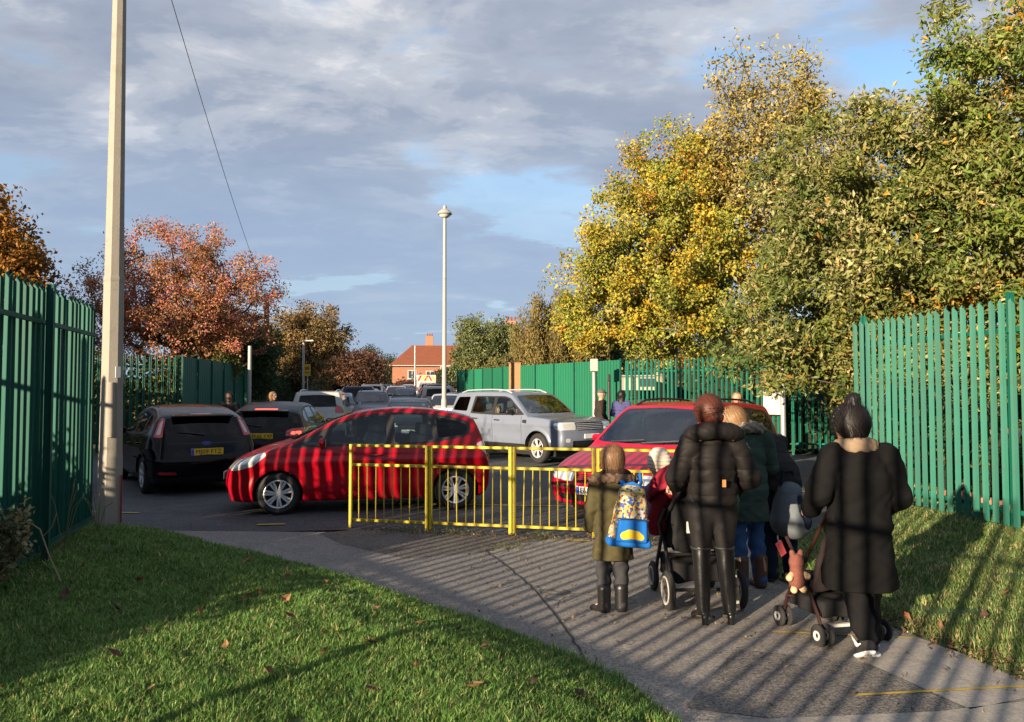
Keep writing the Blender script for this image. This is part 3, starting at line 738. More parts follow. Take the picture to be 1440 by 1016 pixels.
def build_posts():
    # octagonal concrete lamp column on the lawn
    cr = M('cream_column', (0.26, 0.24, 0.205), rough=.75, var=.12, vscale=4, dirt=(.21, .185, .155), dscale=5, bump=.25, bscale=50)
    t = thing('lamp_post', 'tall cream octagonal lamp column at the edge of the lawn', 'lamp post', (-5.14, 9.89, .05), radians(10))
    MB().lathe([(.150, 0), (.148, .85), (.142, .90), (.128, 2.3), (.126, 3.12)], 8).build('base_section', cr, t)
    MB().lathe([(.122, 3.12), (.118, 3.2), (.062, 9.2)], 8).build('shaft', cr, t)
    MB().lathe([(.128, 3.10), (.130, 3.12), (.130, 3.14), (.126, 3.16)], 8).build('collar', M('collar_grey', (.25, .23, .20), rough=.8), t)
    MB().box((.035, -.128, 1.45), (.085, .03, .70)).build('access_door', M('column_door', (0.27, 0.24, 0.20), rough=.7, var=.15), t, bev=.008)
    MB().box((.10, -.098, 1.93), (.06, .012, .14), rz=radians(40)).build('label_plate', M('label_white', (.6, .6, .62), rough=.5), t)
    MB().tube([(.0, 0, 9.2), (.2, -.1, 9.5), (.7, -.3, 9.6)], .04, 8).build('arm', cr, t, True)
    MB().box((1.0, -.42, 9.6), (.6, .22, .12), rz=radians(-22)).build('lantern', M('lantern_grey', (.3, .3, .31)), t, bev=.03)
    MB().tube([(.155, -.06, .02), (.155, -.06, .62)], .011, 8).build('conduit', M('conduit_red', (.20, .03, .025), rough=.6), t, True)
    # tall street lamp with a dome in the middle
    gl = M('lamp_grey', (0.30, 0.29, 0.27), rough=.5, var=.1, vscale=6)
    t = thing('lamp_post', 'tall thin grey lamp post with a domed lantern between the cars', 'lamp post', (-2.50, 28.4, 0))
    MB().lathe([(.11, 0), (.11, 1.4), (.085, 1.45), (.060, 8.15)], 14).build('shaft', gl, t, True)
    MB().lathe([(.07, 8.15), (.09, 8.20), (.09, 8.28)], 12).build('collar', M('lamp_dark', (.12, .12, .13)), t, True)
    MB().lathe([(.25, 8.27), (.275, 8.30), (.24, 8.37), (.15, 8.45), (.075, 8.49), (.065, 8.60), (.02, 8.64), (.001, 8.65)], 20).build('dome', gl, t, True)
    MB().lathe([(.22, 8.26), (.18, 8.20), (.10, 8.16)], 16).build('bowl', M('lamp_bowl', (.6, .6, .58), rough=.2), t, True)
    t = thing('sign', 'small white and purple banner fixed low on the thin grey lamp post', 'sign', (-2.50, 28.2, .95))
    MB().box((0, 0, 0), (.98, .02, .30)).build('board', M('sign_white', (.70, .70, .74), rough=.5), t)
    pu = M('sign_purple', (.10, .06, .42), rough=.5)
    MB().box((-.43, -.012, 0), (.12, .006, .30)).box((.43, -.012, 0), (.12, .006, .30)).build('border', pu, t)
    m = MB()
    for i, (x, w) in enumerate(((-.29, .05), (-.21, .06), (-.12, .08), (-.02, .05), (.06, .07), (.15, .05), (.24, .08))): m.box((x, -.012, .015 + .01 * (i % 2)), (w, .005, .085 + .02 * (i % 3)))
    m.build('wording', pu, t)
    # other poles
    def pole(label, x, y, h, r, mat, name='post', extra=None):
        t = thing(name, label, 'post', (x, y, 0)); MB().lathe([(r, 0), (r * .9, h), (.002, h + .01)], 10).build('shaft', mat, t, True)
        if extra: extra(t)
        return t
    wh = M('post_white', (.34, .33, .31), rough=.5, var=.1)
    pole('plain grey and white post in front of the shaded boarded fence', -9.55, 28.0, 3.36, .075, wh)
    def sl(t): MB().box((.28, 0, 4.32), (.5, .14, .08)).build('lantern', wh, t, bev=.02); MB().tube([(0, 0, 4.28), (.12, 0, 4.34)], .03, 8).build('arm', wh, t, True)
    pole('slender street lamp with a short arm above the left-hand queue', -10.85, 40.0, 4.3, .07, wh, 'lamp_post', sl)
    def ys(t):
        MB().box((0, -.05, 2.7), (.30, .03, .56)).build('plate', M('sign_yellow', (.55, .34, .02), rough=.5), t)
        MB().box((0, -.068, 2.78), (.20, .004, .14)).box((0, -.068, 2.58), (.22, .004, .05)).build('symbol', M('sign_dark', (.16, .10, .02), rough=.5), t)
    pole('small yellow sign plate on a thin post beside the shaded fence', -9.65, 36.3, 2.95, .035, GALV, 'road_sign', ys)
    def cam_box(t): MB().box((0, -.05, 2.55), (.24, .18, .40)).build('control_box', wh, t, bev=.02)
    pole('white post carrying a small box by the boarded fence', 2.62, 24.6, 2.62, .055, wh, 'post', cam_box)
    def ant(t): MB().box((0, -.03, 2.15), (.10, .10, .22)).build('control_box', BLACK_T, t, bev=.01)
    pole('thin dark pole beside the white boxed post', 3.12, 24.75, 2.2, .05, BLACK_T, 'post', ant).children
    pole('grey galvanised gate post rising above the far fence', 7.28, 20.7, 3.15, .075, GALV, 'gate_post', lambda t: MB().box((.05, -.10, 2.05), (.14, .06, .26)).build('lock_box', M('lock_brown', (.22, .13, .08)), t))
    pole('thin grey pole behind the low gate in the tree', 8.35, 22.6, 4.0, .06, GALV)
    t = thing('notice_board', 'plain white notice sheet fixed to the far green fence', 'sign', (7.08, 20.98, 1.40), radians(-50)); MB().box((0, 0, 0), (.52, .012, .62)).build('sheet', M('paper', (.48, .46, .43), rough=.8, var=.05), t)
    MB().box((0, -.009, .24), (.38, .003, .05)).box((-.03, -.009, .12), (.40, .003, .02)).box((0, -.009, .06), (.40, .003, .02)).box((-.05, -.009, 0), (.36, .003, .02)).build('print', M('print_grey', (.4, .4, .4), rough=.8), t)
    # telegraph pole and its wire
    t = thing('telegraph_pole', 'brown timber telegraph pole behind the trees with a long wire', 'pole', (-10.62, 33.2, 0))
    MB().lathe([(.14, 0), (.11, 5.85), (.01, 5.9)], 10).build('shaft', M('timber_pole', (.26, .17, .11), rough=.9, var=.3, vscale=5), t, True)
    a = arr((0, 0, 5.8)); b = arr((-10.62 + 4.9, -33.2 + 16.0, 0)) ; b = arr((4.05, -18.6, 9.25)); pts = [a + (b - a) * q + arr((0, 0, -1.1 * q * (1 - q))) for q in np.linspace(0, 1, 14)]
    pts.append(b + (b - a) * .6 + arr((0, 0, .9)))
    MB().tube(pts, .0075, 5).build('wire', BLACK_T, t, True)
    for x, y, h in ((-13.9, 66, 4.6), (-17.2, 78, 5.2), (-10.6, 84, 6.6)): pole('thin distant pole beside the far end of the road', x, y, h, .08, GALV)
    for o in [o for o in bpy.data.objects if o.get('label') == 'thin distant pole beside the far end of the road']: o['group'] = 'distant poles by the road'
BLACK_T = M('pole_black', (0.015, 0.015, 0.016), rough=.5)
build_fences(); build_barrier(); build_posts()
# ================================================================ trees, shrubs, hedges, houses
BARK = M('bark', (0.075, 0.058, 0.042), rough=.95, var=.4, vscale=9, bump=.7, bscale=25)
BARK_L = M('bark_pale', (0.30, 0.25, 0.18), rough=.9, var=.3, vscale=9, bump=.5, bscale=25)
LEAF = leaf_mat('leaf', .32, .5)
LEAF_T = leaf_mat('leaf_thin', .42, .6)

def leaf_cloud(name, pos, base_col, L_, W_, mat, parent, rs, up=.35, hang=None, fold=.25):
    """one small folded leaf at every position"""
    n = len(pos)
    ax = rs.normal(size=(n, 3)); ax[:, 2] -= .35
    if hang is not None: ax = ax * .35 + np.array((0, 0, -1.0))
    ax /= np.linalg.norm(ax, axis=1)[:, None]
    nr = rs.normal(size=(n, 3)); nr[:, 2] += up * 2
    nr -= ax * (nr * ax).sum(1)[:, None]; nr /= np.linalg.norm(nr, axis=1)[:, None] + 1e-9
    sd = np.cross(ax, nr); s = rs.uniform(.65, 1.25, n)[:, None]
    l, w = L_ * s, W_ * s
    V = np.stack([pos, pos + ax * l * .5 + sd * w * .5 + nr * w * fold, pos + ax * l, pos + ax * l * .5 - sd * w * .5 + nr * w * fold], 1).reshape(-1, 3)
    k = 4 * np.arange(n)[:, None]
    F = np.concatenate([np.concatenate([k, k + 1, k + 2], 1), np.concatenate([k, k + 2, k + 3], 1)])
    return link(name, make_mesh(name, V, F, mat, False, None, np.repeat(base_col, 4, 0)), parent)

def pick(rs, pal, n):
    cs = arr([c for c, _ in pal]); w = arr([q for _, q in pal]); return cs[rs.choice(len(cs), n, p=w / w.sum())]

def tree(label, base, trunk_h, trunk_r, blobs, n_tips, per, leaf, pal, spread=.35, seed=1, name='tree', group=None, bark=None, shell=2.2, hang=0.0, clump=.55, mat=None, upward=.25, bare=None, tilt=(0, 0), cat='tree', low=.0, along=.5):
    rs = np.random.RandomState(seed); bark = bark or BARK; mat = mat or LEAF
    t = thing(name, label, cat, tuple(base), 0.0, group)
    bl = arr(blobs)
    # trunk and leader
    top = arr((bl[:, 0].mean() + tilt[0], bl[:, 1].mean() + tilt[1], bl[:, 2].mean())); k = 7
    nodes = []; par = []
    for i in range(k):
        q = i / (k - 1); p = arr((0, 0, 0)) * (1 - q) + arr((top[0] * q ** 1.6, top[1] * q ** 1.6, trunk_h * min(1, q * 1.6) + max(0, q - .62) / .38 * (top[2] - trunk_h))) * 1
        p = arr((top[0] * q ** 1.6, top[1] * q ** 1.6, q * top[2])) + rs.normal(size=3) * (.03 + .05 * q) * (i > 0)
        nodes.append(p); par.append(i - 1)
    # tips in the crown
    w = bl[:, 3] * bl[:, 4] * bl[:, 5]; w = w / w.sum()
    bi = rs.choice(len(bl), n_tips, p=w); d = rs.normal(size=(n_tips, 3)); d /= np.linalg.norm(d, axis=1)[:, None]
    r = rs.uniform(.03, 1, n_tips) ** (1 / shell)
    tips = bl[bi, :3] + d * r[:, None] * bl[bi, 3:6] * (1 + .16 * nz(d[:, 0] * 3, d[:, 1] * 3 + d[:, 2] * 2, 1.3, seed))[:, None]
    tips = tips[tips[:, 2] > low]
    if bare is not None: per_t = np.where(bare(tips), .12, 1.0)
    else: per_t = np.ones(len(tips))
    crot = arr((0, 0, trunk_h))
    o = np.argsort(np.linalg.norm(tips - crot, axis=1)); tips = tips[o]; per_t = per_t[o]
    tipid = []
    step = max(.35, trunk_h * .22)
    for p in tips:
        A = arr(nodes); dv = p - A; ds = np.linalg.norm(dv, axis=1) + np.maximum(A[:, 2] - p[2], 0) * 1.2 + np.where(A[:, 2] < trunk_h * .75, 3.0, 0)
        j = int(np.argmin(ds)); a = A[j]; L_ = np.linalg.norm(p - a); m = max(1, int(L_ / step)); last = j
        for q in range(1, m + 1):
            f = q / m; x = a + (p - a) * f; x = x + arr((0, 0, upward * L_ * .35 * f * (1 - f) * 2)) + (rs.normal(size=3) * .06 * L_ if q < m else 0)
            nodes.append(x); par.append(last); last = len(nodes) - 1
        tipid.append(last)
    A = arr(nodes); cnt = np.zeros(len(A)); cnt[tipid] = 1
    for i in range(len(A) - 1, 0, -1): cnt[par[i]] += cnt[i]
    rt = .010 + trunk_r * .02
    R = np.maximum(rt * .5, trunk_r * (np.maximum(cnt, .3) / cnt[0]) ** .52)
    mb_V, mb_F = [], []; nv = 0
    for i in range(1, len(A)):
        a, b = A[par[i]], A[i]; ra, rb = R[par[i]] if par[i] < k and i < k else min(R[par[i]], R[i] * 1.25), R[i]
        t_ = b - a; l = np.linalg.norm(t_)
        if l < 1e-4: continue
        t_ /= l; u = np.cross(t_, (0, 0, 1.) if abs(t_[2]) < .9 else (1., 0, 0)); u /= np.linalg.norm(u); v = np.cross(t_, u); ns = 9 if R[i] > .06 else (5 if R[i] > .02 else 3)
        for c_, rr in ((a, ra), (b, rb)):
            for q in range(ns): an = 2 * pi * q / ns; mb_V.append(c_ + rr * (cos(an) * u + sin(an) * v))
        for q in range(ns): mb_F.append((nv + q, nv + (q + 1) % ns, nv + ns + (q + 1) % ns, nv + ns + q))
        nv += 2 * ns
    # root flare
    mb = MB(); mb.lathe([(trunk_r * 1.5, -.1), (trunk_r * 1.15, .12), (trunk_r * .98, .4)], 10)
    off = len(mb_V); mb_V += [arr(v) for v in mb.V]; mb_F += [tuple(i + off for i in f) for f in mb.F]
    link('trunk', make_mesh('trunk', arr(mb_V), mb_F, bark, True), t)
    # leaves round the tips
    nn = rs.poisson(per * per_t)
    ii = np.repeat(np.arange(len(tips)), nn)
    pa = A[[par[i] for i in tipid]]; q = rs.uniform(0, 1, len(ii))[:, None] ** 1.3
    cen = tips[ii] * (1 - q * along) + pa[ii] * q * along
    sp = spread * rs.uniform(.55, 1.3, len(tips))[ii][:, None]
    pos = cen + np.clip(rs.normal(size=(len(ii), 3)), -1.5, 1.5) * sp * (1, 1, .8)
    if hang: pos[:, 2] -= rs.uniform(0, 1, len(ii)) ** 1.4 * hang; pos[:, :2] = cen[:, :2] + (pos[:, :2] - cen[:, :2]) * .55
    pos = pos[pos[:, 2] > low - .25]; ii = ii[:len(pos)] if len(pos) == len(ii) else ii[rs.permutation(len(ii))[:len(pos)]]
    own = pick(rs, pal, len(pos)); shared = pick(rs, pal, len(tips))[ii]
    col = np.where((rs.uniform(size=len(pos)) < clump)[:, None], shared, own) * rs.uniform(.86, 1.24, (len(pos), 1)) * (1.06 + .22 * nz(pos[:, 0] + pos[:, 2] * .6, pos[:, 1] + pos[:, 2], 1.1, seed))[:, None]
    leaf_cloud('crown', pos, col, leaf[0], leaf[1], mat, t, rs, hang=(1 if hang else None))
    return t

def hedge(label, p0, p1, wid, hf, n, leaf, pal, seed=1, name='hedge', core=(0.012, 0.020, 0.008), cat='hedge', base=0.0, group=None):
    """leaves over a lumpy bank; hf(s) gives the height along it"""
    rs = np.random.RandomState(seed); p0, p1 = arr(p0), arr(p1); d = p1 - p0; Ln = np.linalg.norm(d); d /= Ln; nrm = np.array((-d[1], d[0]))
    t = thing(name, label, cat, (p0[0], p0[1], base), atan2(d[1], d[0]), group)
    s = np.linspace(0, Ln, max(3, int(Ln / .3))); A = np.linspace(0, pi, 9); V = []; F = []
    for i, x in enumerate(s):
        h = hf(x) * (1 + .06 * sin(x * 3.1 + seed)) * .90
        for j, a in enumerate(A):
            c = np.sign(cos(a)) * abs(cos(a)) ** .5; v = abs(sin(a)) ** .45
            V.append((x, c * wid * .42 * (1 + .10 * sin(x * 5 + j)), v * h * (1 + .04 * sin(x * 7 + 2 * j))))
    k = len(A)
    for i in range(len(s) - 1):
        for j in range(k - 1): F.append((i * k + j, i * k + j + 1, (i + 1) * k + j + 1, (i + 1) * k + j))
    F.append(tuple(range(k))); F.append(tuple((len(s) - 1) * k + j for j in range(k))[::-1])
    link('solid_core', make_mesh('solid_core', V, F, M('hedge_inside', core, rough=1.0, var=.5, vscale=12), True), t)  # solid dark core added inside the leaves so no light passes
    x = rs.uniform(-.1, Ln + .1, n); a = rs.uniform(0, pi, n); h = arr([hf(min(max(q, 0), Ln)) for q in x]) * (1 + .06 * np.sin(x * 3.1 + seed)); rr = rs.uniform(.86, 1.10, n) + .05 * nz(x * 2, a * 2, 1.5, seed)
    c = np.sign(np.cos(a)) * np.abs(np.cos(a)) ** .5; v = np.abs(np.sin(a)) ** .45
    pos = np.stack([x, c * wid * .5 * rr, v * h * rr], 1)
    col = pick(rs, pal, n) * rs.uniform(.7, 1.3, (n, 1))
    leaf_cloud('leaves', pos, col, leaf[0], leaf[1], LEAF, t, rs)
    return t

def build_trees():
    up = lambda pal, k: [(tuple(min(.6, q * k) for q in c), w) for c, w in pal]
    WB = [((.125, .140, .032), .34), ((.200, .190, .065), .22), ((.31, .275, .13), .09), ((.075, .105, .022), .24), ((.32, .18, .03), .05), ((.04, .065, .015), .06)]
    YG = [((.30, .26, .036), .32), ((.40, .275, .024), .14), ((.20, .225, .038), .34), ((.10, .13, .03), .12), ((.30, .14, .02), .05), ((.36, .28, .10), .03)]
    # whitebeam hanging over the far gate
    tree('grey-green broadleaf tree hanging low over the far green fence and gate', (8.6, 16.4, .15), 1.7, .20,
         [(-.5, .2, 4.4, 3.0, 2.6, 2.6), (-2.2, .4, 3.2, 2.2, 2.0, 2.0), (1.6, 0, 5.0, 3.0, 2.6, 2.8), (-1.4, .4, 5.8, 2.3, 2.2, 1.8), (.2, .3, 2.2, 2.4, 1.9, 1.4), (-1.2, 1.6, 1.9, 1.2, 1.1, .9), (.4, .2, 7.2, 1.8, 1.7, 1.3)], 470, 170, (.150, .066), up(WB, 1.15), .24, 21, low=.9, clump=.55)
    tree('large grey-green broadleaf tree behind the near right-hand fence', (12.2, 15.6, .2), 2.0, .26,
         [(0, 0, 6.4, 3.6, 3.2, 3.4), (-1.9, -.4, 4.6, 2.6, 2.4, 2.2), (1.2, -.6, 8.4, 3.0, 2.8, 2.4), (-.4, -.4, 3.0, 3.2, 2.4, 1.6), (2.6, -1.0, 4.0, 2.6, 2.4, 2.4), (-3.3, 0, 7.2, 1.8, 1.7, 1.8), (-2.2, 0, 8.9, 1.9, 1.8, 1.5)], 620, 165, (.150, .066), up(WB[:3] + [((.115, .165, .026), .34), ((.065, .10, .02), .12), ((.34, .20, .03), .07)], 1.15), .25, 22, low=.9, clump=.55)
    # yellow trees beyond the far fence
    tree('broad yellow-green maple behind the far fence', (5.6, 28.6, .4), 2.6, .17,
         [(-.2, 0, 6.6, 3.1, 2.8, 3.6), (-1.8, .2, 4.8, 2.4, 2.2, 2.2), (1.6, .2, 5.4, 2.6, 2.4, 3.0), (-.5, 0, 9.4, 1.1, 1.2, 1.7), (-2.9, 0, 4.0, 1.3, 1.2, 1.2), (-1.9, 0, 7.2, 1.3, 1.3, 1.5), (.4, .2, 3.6, 3.2, 2.4, 1.5)], 460, 125, (.125, .10), up(YG, 1.12), .26, 23, bark=BARK_L, low=2.3, clump=.6, shell=2.6)
    tree('second pale trunked yellow maple close behind the first', (6.1, 29.6, .5), 2.4, .13,
         [(.3, 0, 5.2, 2.2, 2.2, 2.6), (1.4, .4, 8.2, 2.2, 2.0, 3.2), (.7, 0, 9.8, 1.5, 1.5, 2.2)], 310, 105, (.125, .10), up(YG, 1.12), .26, 24, bark=BARK_L, low=2.3, clump=.6)
    tree('tall thinning yellow tree with bare upper twigs', (9.6, 29.5, 1.0), 4.0, .20,
         [(.2, 0, 8.6, 2.6, 2.4, 4.2), (-1.1, 0, 12.4, 1.2, 1.2, 2.3), (1.0, 0, 12.9, 1.4, 1.3, 2.2), (-1.6, 0, 9.2, 1.6, 1.6, 2.2), (1.6, 0, 10.6, 2.2, 2.0, 2.8), (2.4, 0, 7.4, 2.2, 2.2, 3.0)], 620, 40, (.17, .10), [((.32, .25, .06), .4), ((.23, .20, .06), .3), ((.38, .31, .15), .15), ((.13, .12, .05), .15)], .34, 25, low=3.0, bare=lambda p: (p[:, 2] > 13.4), clump=.5, upward=.6)
    # trees further along on the right
    tree('weeping olive-brown birch between the maples and the road', (2.2, 42.0, .6), 3.0, .16,
         [(0, 0, 4.9, 2.3, 2.0, 2.2), (-1.1, 0, 3.7, 1.5, 1.4, 1.5), (1.4, 0, 4.2, 1.8, 1.6, 1.8)], 300, 80, (.15, .07), [((.21, .17, .055), .5), ((.27, .20, .06), .3), ((.10, .10, .035), .2)], .26, 26, hang=1.5, low=.8, mat=LEAF_T)
    tree('small yellowing weeping birch at the end of the green fence', (-1.1, 50.0, .5), 1.6, .12, [(0, 0, 2.4, 2.0, 1.6, 1.0), (1.8, .4, 2.2, 1.4, 1.4, .9)], 160, 70, (.16, .07), [((.21, .18, .05), .6), ((.15, .14, .04), .4)], .28, 27, hang=1.1, low=.5, mat=LEAF_T)
    tree('rounded grey-green tree above the far end of the green fence', (-2.2, 62.0, .5), 3.0, .22, [(0, 0, 4.6, 2.4, 2.2, 2.6), (-.8, 0, 6.0, 1.4, 1.4, 1.5), (1.6, 0, 5.8, 1.6, 1.4, 1.6), (-1.2, 0, 3.2, 1.7, 1.6, 1.8)], 280, 70, (.22, .13), [((.125, .15, .055), .5), ((.18, .19, .075), .3), ((.06, .08, .03), .2)], .34, 28, low=1.0)
    # left side
    tree('red-leaved cherry tree with a spreading crown', (-13.0, 29.5, 0), 2.0, .22,
         [(0, 0, 5.0, 3.6, 3.2, 1.7), (-2.2, 0, 5.5, 2.0, 2.0, 1.8), (1.8, 0, 5.5, 2.3, 2.0, 1.9), (0, 0, 6.9, 2.7, 2.2, 1.4), (0, 0, 3.8, 3.7, 3.0, 1.5), (3.0, 0, 6.1, 1.1, 1.1, .9)], 700, 76, (.105, .06),
         [((.42, .14, .10), .30), ((.39, .20, .07), .32), ((.48, .22, .17), .16), ((.16, .11, .035), .18), ((.10, .04, .02), .04)], .20, 29, low=2.2, clump=.55, upward=.7, shell=2.6, along=.9)
    tree('orange-brown autumn tree at the left edge above the fence', (-17.2, 25.0, 0), 2.4, .22, [(-.8, 0, 5.4, 2.6, 2.4, 2.6), (-1.3, 0, 7.4, 2.0, 1.9, 1.6), (.4, 0, 4.8, 2.0, 1.8, 2.2)], 460, 80, (.17, .10), [((.36, .165, .022), .45), ((.26, .115, .018), .3), ((.12, .062, .014), .15), ((.09, .075, .02), .1)], .30, 30, low=1.6)
    tree('dark green bushy holm oak leaning over the boarded fence', (-11.9, 33.0, 0), 1.4, .14, [(0, 0, 3.0, 1.7, 1.8, 1.5), (1.0, -.3, 3.5, 1.3, 1.3, 1.1), (-1.5, 0, 2.9, 1.2, 1.4, 1.0), (1.2, -.6, 2.2, 1.0, 1.0, 1.0)], 300, 80, (.13, .065), [((.024, .052, .018), .6), ((.04, .075, .022), .3), ((.10, .12, .03), .1)], .25, 31, low=.6)
    tree('yellowing bush spilling over the top of the boarded fence', (-11.6, 29.4, 0), 1.2, .08, [(0, 0, 2.65, 1.2, 1.1, .75), (.6, -.3, 2.75, .8, .7, .45)], 130, 60, (.13, .06), [((.14, .15, .035), .5), ((.08, .11, .03), .3), ((.22, .15, .05), .2)], .20, 32, cat='bush', name='bush', low=1.6)
    tree('orange and gold bush behind the dark evergreen', (-14.0, 36.5, 0), 1.6, .12, [(.2, 0, 4.0, 2.2, 1.8, 1.4), (1.6, 0, 3.6, 1.4, 1.4, 1.3)], 220, 70, (.16, .09), [((.27, .15, .025), .5), ((.17, .13, .03), .3), ((.09, .08, .02), .2)], .28, 33, low=1.2)
    tree('brown-leaved tree with layered branches beside the street lamp', (-12.0, 43.0, 0), 1.8, .20, [(0, 0, 4.6, 2.1, 2.0, 1.9), (.9, 0, 5.8, 1.4, 1.4, 1.0), (1.8, 0, 4.8, 1.3, 1.2, 1.2), (0, 0, 2.8, 2.0, 1.8, 1.3)], 380, 70, (.17, .08), [((.21, .135, .05), .42), ((.27, .175, .07), .25), ((.09, .075, .03), .25), ((.05, .05, .02), .08)], .28, 34, low=1.0, upward=.1)
    tree('dark reddish tree on the far left of the road', (-14.2, 62.0, 0), 1.8, .18, [(0, 0, 3.4, 2.4, 2.0, 1.9), (1.8, 0, 3.0, 1.8, 1.8, 1.6)], 260, 60, (.22, .12), [((.11, .045, .028), .5), ((.08, .05, .028), .3), ((.15, .08, .035), .2)], .32, 35, low=.8)
    tree('pale yellow-green young tree standing above the dark reddish one', (-15.6, 66.0, 0), 2.2, .12, [(0, 0, 5.2, 1.5, 1.5, 2.0)], 120, 40, (.20, .10), [((.24, .21, .09), .6), ((.16, .15, .06), .4)], .34, 36, low=2.0)
    tree('dark conifer-like tree left of the brick house', (-21.5, 118.0, 0), 1.5, .22, [(0, 0, 5.2, 2.0, 2.0, 3.2), (2.6, 0, 4.6, 1.6, 1.6, 2.4)], 200, 60, (.35, .16), [((.03, .05, .022), .6), ((.05, .065, .03), .4)], .45, 37, low=.6)
    tree('reddish far tree next to the brick house', (-19.6, 104.0, 0), 1.8, .2, [(0, 0, 4.4, 2.8, 2.4, 2.6), (-4, 0, 4.0, 2.6, 2.4, 2.2)], 220, 60, (.34, .2), [((.16, .055, .035), .5), ((.12, .07, .035), .5)], .5, 38, low=.6)
    tree('clipped dark round tree in front of the brick house', (-7.0, 92.0, 0), 1.6, .16, [(0, 0, 3.4, 2.0, 1.8, 1.5)], 150, 60, (.26, .14), [((.028, .042, .018), .7), ((.05, .06, .025), .3)], .34, 39, low=1.5)
    # bushes and hedges
    DKP = [((.025, .050, .016), .6), ((.045, .075, .022), .3), ((.09, .10, .03), .1)]
    hedge('ivy-dark hedge on the left behind the queue of cars', (-12.0, 36.0), (-12.6, 44.5), 1.2, lambda s: 2.3 + .3 * sin(s * 1.3), 5200, (.13, .07), DKP, 41)
    hedge('clipped dark hedge along the far left of the road', (-14.5, 57.0), (-17.0, 76.0), 1.4, lambda s: 2.0 + .25 * sin(s * .9), 4200, (.20, .11), DKP, 42)
    hedge('yellow-green hedge behind the low palisade gate', (7.9, 22.4), (15.0, 21.0), 1.3, lambda s: 1.75 + .15 * sin(s * 2.1), 8500, (.10, .055), [((.13, .15, .03), .5), ((.09, .12, .028), .3), ((.19, .17, .05), .2)], 43, core=(.05, .06, .02))
    hedge('dark bramble bank behind the near right-hand fence', (6.9, 14.2), (7.5, 6.5), 1.2, lambda s: 1.25 + .45 * sin(s * 1.1 + .5), 5200, (.11, .055), [((.045, .060, .02), .5), ((.09, .095, .035), .3), ((.16, .13, .06), .2)], 44, core=(.028, .024, .016), base=.15)
    hedge('dark olive hedge closing the far side of the sunlit field', (2.5, 44.0), (34.0, 47.0), 2.4, lambda s: 5.2 + .6 * sin(s * .7) + .4 * sin(s * 1.9), 12000, (.22, .13), [((.07, .085, .025), .5), ((.12, .12, .04), .3), ((.16, .13, .04), .2)], 48, core=(.03, .035, .014))
    hedge('yellow-green hedge seen between the pales of the shaded fence', (-19.0, 21.0), (-11.8, 28.0), 1.6, lambda s: 2.7 + .3 * sin(s * 1.3), 7000, (.15, .085), [((.13, .13, .03), .5), ((.07, .09, .025), .3), ((.20, .13, .03), .2)], 49, core=(.03, .035, .014))
    # vegetation left of the viewpoint, which keeps the sun off the lawn and the black cars
    d = arr((.6, -.8)); nv = arr((-.8, -.6)); P0 = arr((-3.05, .86)) + nv * .85
    def hf(s):                                   # s runs from the near end up to the far end
        q = -(1.4 + s)
        return float(np.interp(-q, [1.4, 1.9, 2.5, 3.6, 4.6, 5.4, 6.2, 7.0, 7.8, 9.0, 11, 22], [.40, .75, 1.42, 1.52, 1.58, 1.75, 1.72, 1.48, 2.0, 3.1, 3.75, 3.9])) + .10 * sin(s * 3.3) + .06 * sin(s * 7.7)
    hedge('overgrown hedge outside the school fence to the left of the viewpoint', tuple(P0 - 1.4 * d), tuple(P0 - 22 * d), 1.1, hf, 16000, (.12, .065), DKP, 45)
    tree('unseen rounded shrub added behind the viewpoint to cast a domed shadow', tuple(arr((-2.9, -4.6))) + (0,), .5, .05, [(0, 0, 1.15, .55, .55, .75), (.05, .05, 1.7, .34, .34, .4)], 150, 70, (.10, .06), DKP, .16, 46, cat='shrub', name='shrub', low=.05)  # added out of view for the domed shadow by the right-hand fence
    tree('unseen dense shrub added well behind the viewpoint to shade the verge', (-5.5, -9.6, 0), .5, .07, [(0, 0, 2.3, 1.5, 1.5, 2.0), (.4, .2, 1.2, 1.3, 1.3, 1.0)], 230, 80, (.14, .08), DKP, .30, 50, cat='shrub', name='shrub', low=.1)  # put in out of view only to keep sun off the verge
    # the pale shrub at the left edge
    tree('pale variegated shrub at the foot of the dark green fence', (-4.22, 6.35, .1), .22, .018, [(0, 0, .34, .20, .24, .22), (.06, .10, .56, .12, .14, .14), (-.05, -.25, .20, .22, .20, .15)], 80, 24, (.055, .028), [((.30, .25, .13), .4), ((.10, .11, .05), .3), ((.05, .07, .03), .3)], .055, 47, cat='shrub', name='shrub', low=.02)
    t = thing('dead_stalk', 'dry bent weed stalk leaning beside the pale shrub', 'weed', (-3.92, 6.5, .1))
    MB().tube([(-.14, 0, .55), (-.05, .02, .48), (.05, 0, .25), (.20, -.04, 0)], .006, 5).tube([(-.02, .015, .42), (.06, .0, .50), (.10, .0, .62)], .004, 4).tube([(.05, 0, .25), (.14, .03, .36)], .004, 4).build('stalk', M('straw', (.28, .22, .13), rough=.9), t, True)
    for i, (x, y, h, lb) in enumerate(((-4.45, 7.7, .75, 'tall dry weed against the dark green fence in shadow'), (-4.7, 8.8, .5, 'shorter dry weed close to the lamp column'))):
        t = thing('weed', lb, 'weed', (x, y, .13)); m = MB(); rs = np.random.RandomState(i)
        for q in range(7): e = rs.normal(size=2) * .12; m.tube([(0, 0, 0), (e[0] * .5, e[1] * .5, h * .6), (e[0], e[1], h * rs.uniform(.7, 1))], .004, 4)
        m.build('stalk', M('straw_green', (.13, .14, .06), rough=.9), t, True)

